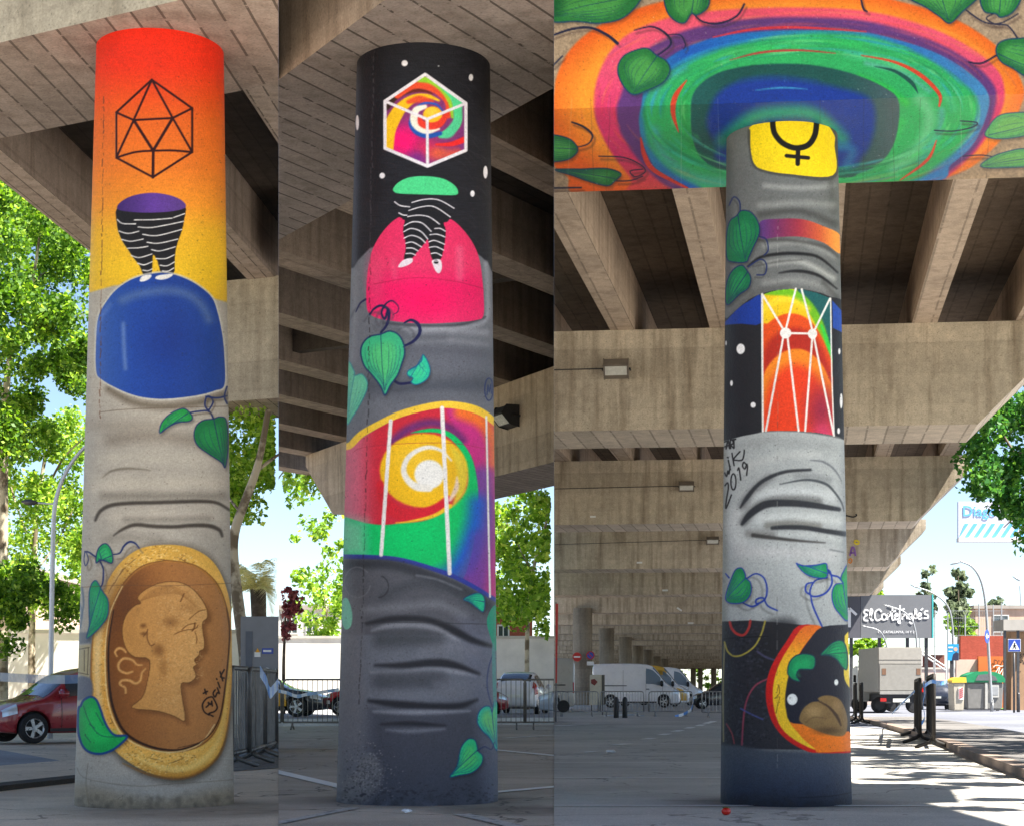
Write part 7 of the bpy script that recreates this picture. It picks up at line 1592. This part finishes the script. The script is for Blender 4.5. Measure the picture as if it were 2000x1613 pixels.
def leaves(name, clumps, size, mat, root, bay, rng, droop=.35, aspect=.72):
    """clumps: (x, y, z, radius, n); every leaf a folded four-cornered blade"""
    P0 = []
    for x, y, z, r, n in clumps:
        d = rng.normal(size=(int(n), 3)); d /= np.linalg.norm(d, axis=1)[:, None]+1e-9; q = rng.random((int(n), 1))**.5; P0.append(np.array([x, y, z])+d*q*r*np.array([1, 1, .85]))
    p = np.concatenate(P0); px = CX+F*p[:, 0]/np.maximum(p[:, 1], 1); pad = 1.5
    if bay: 
        k = np.ones(len(p), bool); ext = size*F/np.maximum(p[:, 1], 1)*.75
        if bay in (1, 2): k &= px < SEAM[bay-1]-ext
        if bay in (2, 3): k &= px > SEAM[bay-2]+ext
        p = p[k]
    p = p[p[:, 2] > .15]; n = len(p)
    if n == 0: return None
    s = size*rng.uniform(.6, 1.25, (n, 1)); a = rng.uniform(0, 2*np.pi, n); el = rng.normal(-droop, .55, n)
    u = np.stack([np.cos(a)*np.cos(el), np.sin(a)*np.cos(el), np.sin(el)], 1); v = np.cross(u, rng.normal(size=(n, 3))); v /= np.linalg.norm(v, axis=1)[:, None]+1e-9; w = np.cross(u, v)
    f = w*s*.12
    co = np.stack([p-u*s*.5, p+v*s*aspect*.5+f-u*s*.05, p+u*s*.5, p-v*s*aspect*.5+f-u*s*.05], 1).reshape(-1, 3)
    me = bpy.data.meshes.new(name); me.vertices.add(4*n); me.vertices.foreach_set('co', co.astype(np.float32).ravel()); me.loops.add(4*n); me.loops.foreach_set('vertex_index', np.arange(4*n, dtype=np.int32)); me.polygons.add(n); me.polygons.foreach_set('loop_start', np.arange(0, 4*n, 4, dtype=np.int32)); me.update(calc_edges=True)
    at = me.attributes.new('tint', 'FLOAT', 'FACE'); at.data.foreach_set('value', np.clip(rng.normal(.45, .28, n), 0, 1).astype(np.float32))
    me.transform(Matrix.Translation(-Vector(root.location))); return link(name, me, mat, root)
def in_poly(x, y, poly):
    c = False
    for (ax, ay), (bx, by) in zip(poly, poly[1:]+poly[:1]):
        if (ay > y) != (by > y) and x < (bx-ax)*(y-ay)/(by-ay)+ax: c = not c
    return c
def clumps_in(poly, Y0, Y1, n, rpx, per, rng, holes=()):
    """clump centres spread through the part of the crown seen in a picture outline"""
    xs = [q[0] for q in poly]; ys = [q[1] for q in poly]; out = []
    tries = 0
    while len(out) < n and tries < n*60:
        tries += 1; x, y = rng.uniform(min(xs), max(xs)), rng.uniform(min(ys), max(ys))
        if not in_poly(x, y, poly) or any(math.hypot((x-h[0])/h[2], (y-h[1])/h[3]) < 1 for h in holes): continue
        Y = rng.uniform(Y0, Y1); q = P(x, y, Y); r = rng.uniform(.6, 1.25)*rpx*Y/F; out.append((q.x, q.y, q.z, r, per*rng.uniform(.6, 1.3)))
    return out
def tree(label, base_px, Y, trunk, branches, groups, leafmat, bark, bay, size, seed, cat='tree', group=None, name='tree', trunk_r=9, droop=.35):
    """trunk/branches: picture points at depth Y (widths in picture px)"""
    rng = np.random.default_rng(seed); root = thing(name, label, cat, (px_x(base_px,Y), Y, 0), 0, group); L = Vector(root.location)
    def limb(nm, pts, w0, w1, dy=0.0):
        q = [P(x, y, Y+dy*i/max(1, len(pts)-1))-L for i, (x, y) in enumerate(pts)]; q = [Vector(v) for v in spline([tuple(v) for v in q], 5)]
        bm = bmesh.new(); tube(bm, q, [(w0+(w1-w0)*i/(len(q)-1))/2*Y/F for i in range(len(q))], 10)
        if bay: bm.transform(Matrix.Translation(L)); clip(bm, bay); bm.transform(Matrix.Translation(-L))
        if len(bm.verts): obj(nm, bm, bark, root, smooth=True)
        else: bm.free()
    g = G(trunk[0][0], YH+EYE*F/Y); trunk = [(trunk[0][0], YH+EYE*F/Y+2)]+list(trunk)
    limb('trunk', trunk, trunk_r*1.15, trunk_r*.45)
    for pts, w0, dy in branches: limb('branch', pts, w0, w0*.35, dy)
    cl = [c for gp in groups for c in clumps_in(rng=rng, **gp)]
    leaves('crown', cl, size, leafmat, root, bay, rng, droop); return root
GT = 'trees behind the overpass'
# bay 1
tree('big plane tree, its trunk at the left edge, in front of the beige building', 2, 47, [(4,1250),(6,1000),(8,860),(14,740),(30,640)], [([(12,800),(-30,640),(-60,500)],9,2),([(20,700),(60,560),(78,450),(70,360)],8,-2),([(60,560),(100,520),(150,500)],5,2)],
     [dict(poly=[(-160,300),(20,330),(80,400),(150,470),(190,520),(190,760),(120,740),(60,770),(40,900),(-160,900)], Y0=43, Y1=50, n=110, rpx=50, per=480, holes=((150,560,26,18),(100,690,18,14)))], LEAFP, BARK, 1, .14, 1, group=GT, trunk_r=22)
tree('lower plane tree behind the pale lamp with light showing through its leaves', 60, 53, [(62,1260),(66,1120),(72,1000),(90,880)], [([(68,1080),(30,980),(10,900)],6,2),([(72,1000),(120,900),(170,850)],6,-2),([(66,1120),(110,1060),(150,980)],5,1)],
     [dict(poly=[(-150,860),(20,830),(90,820),(190,800),(185,1060),(160,1200),(60,1180),(-150,1180)], Y0=50, Y1=56, n=84, rpx=46, per=340, holes=((100,790,30,24),(110,1010,14,30),(40,930,14,20),(20,1090,16,20)))], LEAFY, BARK, 1, .145, 2, group=GT, trunk_r=14)
tree('young plane tree hanging low over the white wall at the left edge', -60, 44, [(-58,1200),(-55,1100)], [([(-56,1150),(-10,1150),(40,1190)],5,1)],
     [dict(poly=[(-150,1080),(20,1090),(70,1120),(130,1160),(135,1200),(60,1210),(30,1250),(-10,1270),(-150,1260)], Y0=42, Y1=46, n=28, rpx=37, per=360)], LEAFP, BARK, 1, .14, 3, group=GT, trunk_r=12)
tree('pale trunked plane tree leaning right beside the gold coin pillar', 478, 37, [(480,1300),(468,1200),(456,1100),(458,1040),(480,975),(500,920),(512,870),(524,800)], [([(500,920),(540,890),(560,880)],8,1),([(470,1000),(440,960),(420,900)],6,2)],
     [dict(poly=[(400,800),(560,800),(560,960),(520,1000),(470,1010),(400,980)], Y0=38, Y1=43, n=34, rpx=40, per=230, holes=((530,985,22,22),(475,860,10,14)))], LEAFY, BARK, 1, .14, 4, group=GT, trunk_r=24)
# palm
def palm(label, px, pyc, Y, n, lenpx, bay, seed):
    rng = np.random.default_rng(seed); c = P(px, pyc, Y); root = thing('palm_tree', label, 'palm', (c.x, Y, 0)); L = Vector(root.location)
    bm = bmesh.new(); tube(bm, [(0,0,0),(.05,0,c.z*.5),(0,0,c.z)], [.2,.15,.18], 12); bm.transform(Matrix.Translation(L)); clip(bm, bay); bm.transform(Matrix.Translation(-L)); obj('trunk', bm, BARKD, root, smooth=True)
    co = []
    for i in range(n):
        a = rng.uniform(0, 2*np.pi); e = rng.uniform(.15, 1.45); ln = lenpx*Y/F*rng.uniform(.75, 1.15); h = np.array([math.cos(a), math.sin(a)]); m = 26; pts = []
        p = np.array([0, 0, c.z]); el = e
        for j in range(m): d = np.array([h[0]*math.cos(el), h[1]*math.cos(el), math.sin(el)]); pts.append((p.copy(), d)); p = p+d*ln/m; el -= (1.5+.35*e)/m
        for j in range(2, m):
            p, d = pts[j]; s = np.cross(d, [0,0,1]); s /= np.linalg.norm(s)+1e-9; ll = ln*.17*math.sin(math.pi*(j/m)**.7)+.08
            for sg in (-1, 1):
                t = d*.75+s*sg*.8+np.array([0,0,-.35+rng.normal(0,.15)]); t /= np.linalg.norm(t); w = np.cross(t, s)*.014; co += [p-w, p+w, p+t*ll*.6+w*.8-np.array([0,0,.02]), p+t*ll-np.array([0,0,.12*ll])]
    co = np.array(co)+np.array(L); q = co.reshape(-1, 4, 3); mx = (CX+F*q[..., 0]/q[..., 1]); q = q[(mx.max(1) < SEAM[0]-1)] if bay == 1 else q; co = q.reshape(-1, 3)-np.array(L); nn = len(q)
    me = bpy.data.meshes.new('fronds'); me.vertices.add(4*nn); me.vertices.foreach_set('co', co.astype(np.float32).ravel()); me.loops.add(4*nn); me.loops.foreach_set('vertex_index', np.arange(4*nn, dtype=np.int32)); me.polygons.add(nn); me.polygons.foreach_set('loop_start', np.arange(0, 4*nn, 4, dtype=np.int32)); me.update(calc_edges=True)
    at = me.attributes.new('tint', 'FLOAT', 'FACE'); at.data.foreach_set('value', np.clip(rng.normal(.55, .22, nn), 0, 1).astype(np.float32)); link('fronds', me, PALM, root); return root
palm('pale feathery palm behind the grey utility cabin', 504, 1150, 40, 64, 150, 1, 9)
# bay 2
tree('bright tree past the end of the far beam left of the black pillar', 505, 76, [(505,1150),(510,1000)], [([(510,1000),(540,940),(570,900)],5,1)],
     [dict(poly=[(500,780),(600,830),(640,940),(590,970),(500,975)], Y0=72, Y1=80, n=34, rpx=32, per=110)], LEAFY, BARK, 2, .28, 11, group=GT, trunk_r=8)
tree('thin sunlit tree over the white wall left of the black pillar', 640, 88, [(640,1230),(636,1180),(630,1150)], [],
     [dict(poly=[(560,1120),(690,1100),(690,1250),(600,1245)], Y0=84.8, Y1=90, n=28, rpx=28, per=70), dict(poly=[(560,1030),(680,990),(690,1090),(600,1100)], Y0=86, Y1=90, n=14, rpx=20, per=36)], LEAFY, BARK, 2, .28, 12, group=GT, trunk_r=5)
tree('slender red-leaved plum tree behind the taxi', 554, 66, [(554,1300),(556,1240),(558,1190)], [([(556,1240),(570,1190),(578,1160)],3,1),([(556,1250),(546,1190)],3,1)],
     [dict(poly=[(520,1140),(560,1130),(585,1170),(590,1210),(570,1245),(530,1250),(520,1220)], Y0=64, Y1=68, n=26, rpx=13, per=60)], LEAFR, BARKD, 2, .17, 13, group=GT, trunk_r=7)
tree('tall leafy tree filling the gap right of the black pillar', 1020, 80, [(1030,1230),(1040,1120),(1062,1040),(1075,980)], [([(1040,1120),(1000,1040),(980,1000)],5,2),([(1050,1080),(1078,1040)],4,1)],
     [dict(poly=[(940,960),(1100,950),(1100,1200),(1060,1245),(1020,1230),(940,1210)], Y0=74, Y1=83, n=64, rpx=30, per=110, holes=((985,975,16,14),(1060,1130,12,18),(1000,1140,10,14)))], LEAFY, BARK, 2, .27, 14, group=GT, trunk_r=9)
tree('darker tree rising behind the tall leafy tree right of the black pillar', 980, 98, [(990,1230),(990,1080)], [], [dict(poly=[(930,1000),(1100,990),(1100,1180),(930,1190)], Y0=94, Y1=99, n=22, rpx=30, per=70)], LEAFY, BARK, 2, .3, 15, group=GT, trunk_r=8)
# bay 3
tree('big dark green tree in the top right corner beside the overpass', 2040, 52, [(2050,1200),(2040,1060),(2020,960),(1990,880)], [([(2030,1000),(1985,985),(1950,930),(1935,905)],8,1),([(2010,930),(1960,850),(1930,800)],7,1),([(2020,960),(1990,1000),(1960,1030)],5,0)],
     [dict(poly=[(2005,715),(2120,700),(2120,1090),(2010,1060),(1985,1045),(1955,1005),(1925,980),(1885,960),(1864,935),(1866,890),(1895,850),(1950,780)], Y0=49, Y1=55, n=105, rpx=32, per=120, holes=((1925,935,10,9),(1975,900,14,12),(1900,890,7,7),(1945,980,9,7)))], LEAFD, BARKD, 3, .19, 21, group=GT, trunk_r=20)
tree('slender grey green tree above the right end of the grey billboard', 1808, 124, [(1810,1260),(1811,1180),(1812,1110)], [([(1811,1180),(1796,1150)],1.5,0)], [dict(poly=[(1808,1098),(1822,1108),(1832,1215),(1788,1205),(1790,1150)], Y0=122, Y1=126, n=26, rpx=9, per=26)], LEAFG, BARKD, 3, .42, 22, group=GT, trunk_r=3)
tree('slender tree with full grey green foliage left of the tallest lamp', 1872, 122, [(1872,1260),(1872,1180),(1871,1120)], [], [dict(poly=[(1868,1104),(1878,1110),(1894,1150),(1892,1195),(1875,1215),(1853,1190),(1850,1150)], Y0=120, Y1=124, n=34, rpx=10, per=46)], LEAFG, BARKD, 3, .42, 23, group=GT, trunk_r=4)
for i, (x, poly, m, lb) in enumerate(((1700, [(1672,1170),(1690,1153),(1730,1155),(1745,1175),(1730,1180)], LEAFY, 'yellow green tree top peeping over the grey billboard'), (1870, [(1836,1240),(1845,1200),(1880,1190),(1908,1200),(1905,1245)], LEAFY, 'yellow green bush behind the court fence'), (1946, [(1930,1190),(1945,1165),(1958,1175),(1962,1195)], LEAFG, 'small dark tree top above the pink building'), (1715, [(1655,1255),(1700,1245),(1730,1250),(1735,1300),(1660,1310)], LEAFY, 'green bushes under the grey billboard left of the lorry'))):
    Y = (135,126,146,128)[i]; tree(lb, x, Y, [(x,1290),(x+2,1215)], [], [dict(poly=poly, Y0=Y-2, Y1=Y+2, n=(14,24,14,26)[i], rpx=10, per=46)], m, BARKD, 3, .42, 30+i, group=GT, trunk_r=4)
tree('roadside tree beside the kerb, its shade dappling the parking area', 3000, 20, [(3000,1200),(2980,700),(2960,200)], [([(2980,700),(2800,300)],60,1),([(2980,600),(3200,200)],60,1)], [dict(poly=[(2640,-500),(3000,-800),(3700,-400),(3700,350),(3000,480),(2640,380)], Y0=14, Y1=26, n=46, rpx=100, per=120)], LEAFD, BARKD, 3, .3, 40, group=GT, trunk_r=60)
tree('second roadside tree by the kerb, shading the parking area nearer the lorry', 2500, 28, [(2500,1200),(2490,800),(2480,420)], [([(2490,800),(2380,560)],40,1),([(2490,700),(2650,450)],40,1)], [dict(poly=[(2240,330),(2500,120),(2800,150),(2850,500),(2650,640),(2240,640)], Y0=25, Y1=41, n=105, rpx=70, per=120)], LEAFD, BARKD, 3, .3, 41, group=GT, trunk_r=40)
# far greenery seen through the end of the overpass
for i, (x0, x1, Y, lb) in enumerate(((1086,1200,395,'far sunlit trees at the left end of the view under the overpass'), (1200,1420,480,'far sunlit trees at the end of the view under the overpass'))):
    rng = np.random.default_rng(60+i); root = tag(thing('woods', lb, 'trees', (px_x((x0+x1)/2,Y), Y, 0)), kind='stuff'); cl = clumps_in([(x0,1300),(x1,1300),(x1,1352),(x0,1352)], Y, Y+10, 60, 9, 30, rng); leaves('crown', cl, .9, LEAFY, root, 3, rng)
# ---------------------------------------------------------------- light, sky and camera
SUN = Vector((.48, -.22, .85)).normalized()
elev = math.asin(SUN.z); azim = math.atan2(SUN.x, SUN.y)
w = bpy.data.worlds.new('World'); bpy.context.scene.world = w; w.use_nodes = True
nt = w.node_tree; bg = nt.nodes['Background']; sky = nt.nodes.new('ShaderNodeTexSky'); sky.sky_type = 'NISHITA'
sky.sun_disc = False; sky.sun_elevation = elev; sky.sun_rotation = azim; sky.dust_density = 0.15; sky.ozone_density = 1.0; sky.air_density = .75
nt.links.new(sky.outputs[0], bg.inputs[0]); bg.inputs[1].default_value = .06
ld = bpy.data.lights.new('sun', 'SUN'); ld.energy = 5.0; ld.angle = R(.53); ld.color = (1, .95, .87)
lo = bpy.data.objects.new('sun', ld); C.objects.link(lo); lo.rotation_euler = (-SUN).to_track_quat('-Z', 'Y').to_euler(); lo.location = SUN*60
cd = bpy.data.cameras.new('camera'); cam = bpy.data.objects.new('camera', cd); C.objects.link(cam)
cam.location = (0, 0, EYE); cam.rotation_euler = (R(90), 0, 0); cd.sensor_width = 36; cd.lens = 36*F/2000
cd.shift_y = (YH-806.5)/2000; cd.clip_start = .1; cd.clip_end = 3000
sc = bpy.context.scene; sc.camera = cam
sc.view_settings.view_transform = 'Standard'; sc.view_settings.look = 'None'; sc.view_settings.gamma = 1; sc.view_settings.exposure = 1.95
sc.cycles.max_bounces = 8; sc.cycles.diffuse_bounces = 5; sc.cycles.transparent_max_bounces = 12; sc.cycles.use_denoising = True
sc.cycles.sample_clamp_indirect = 6
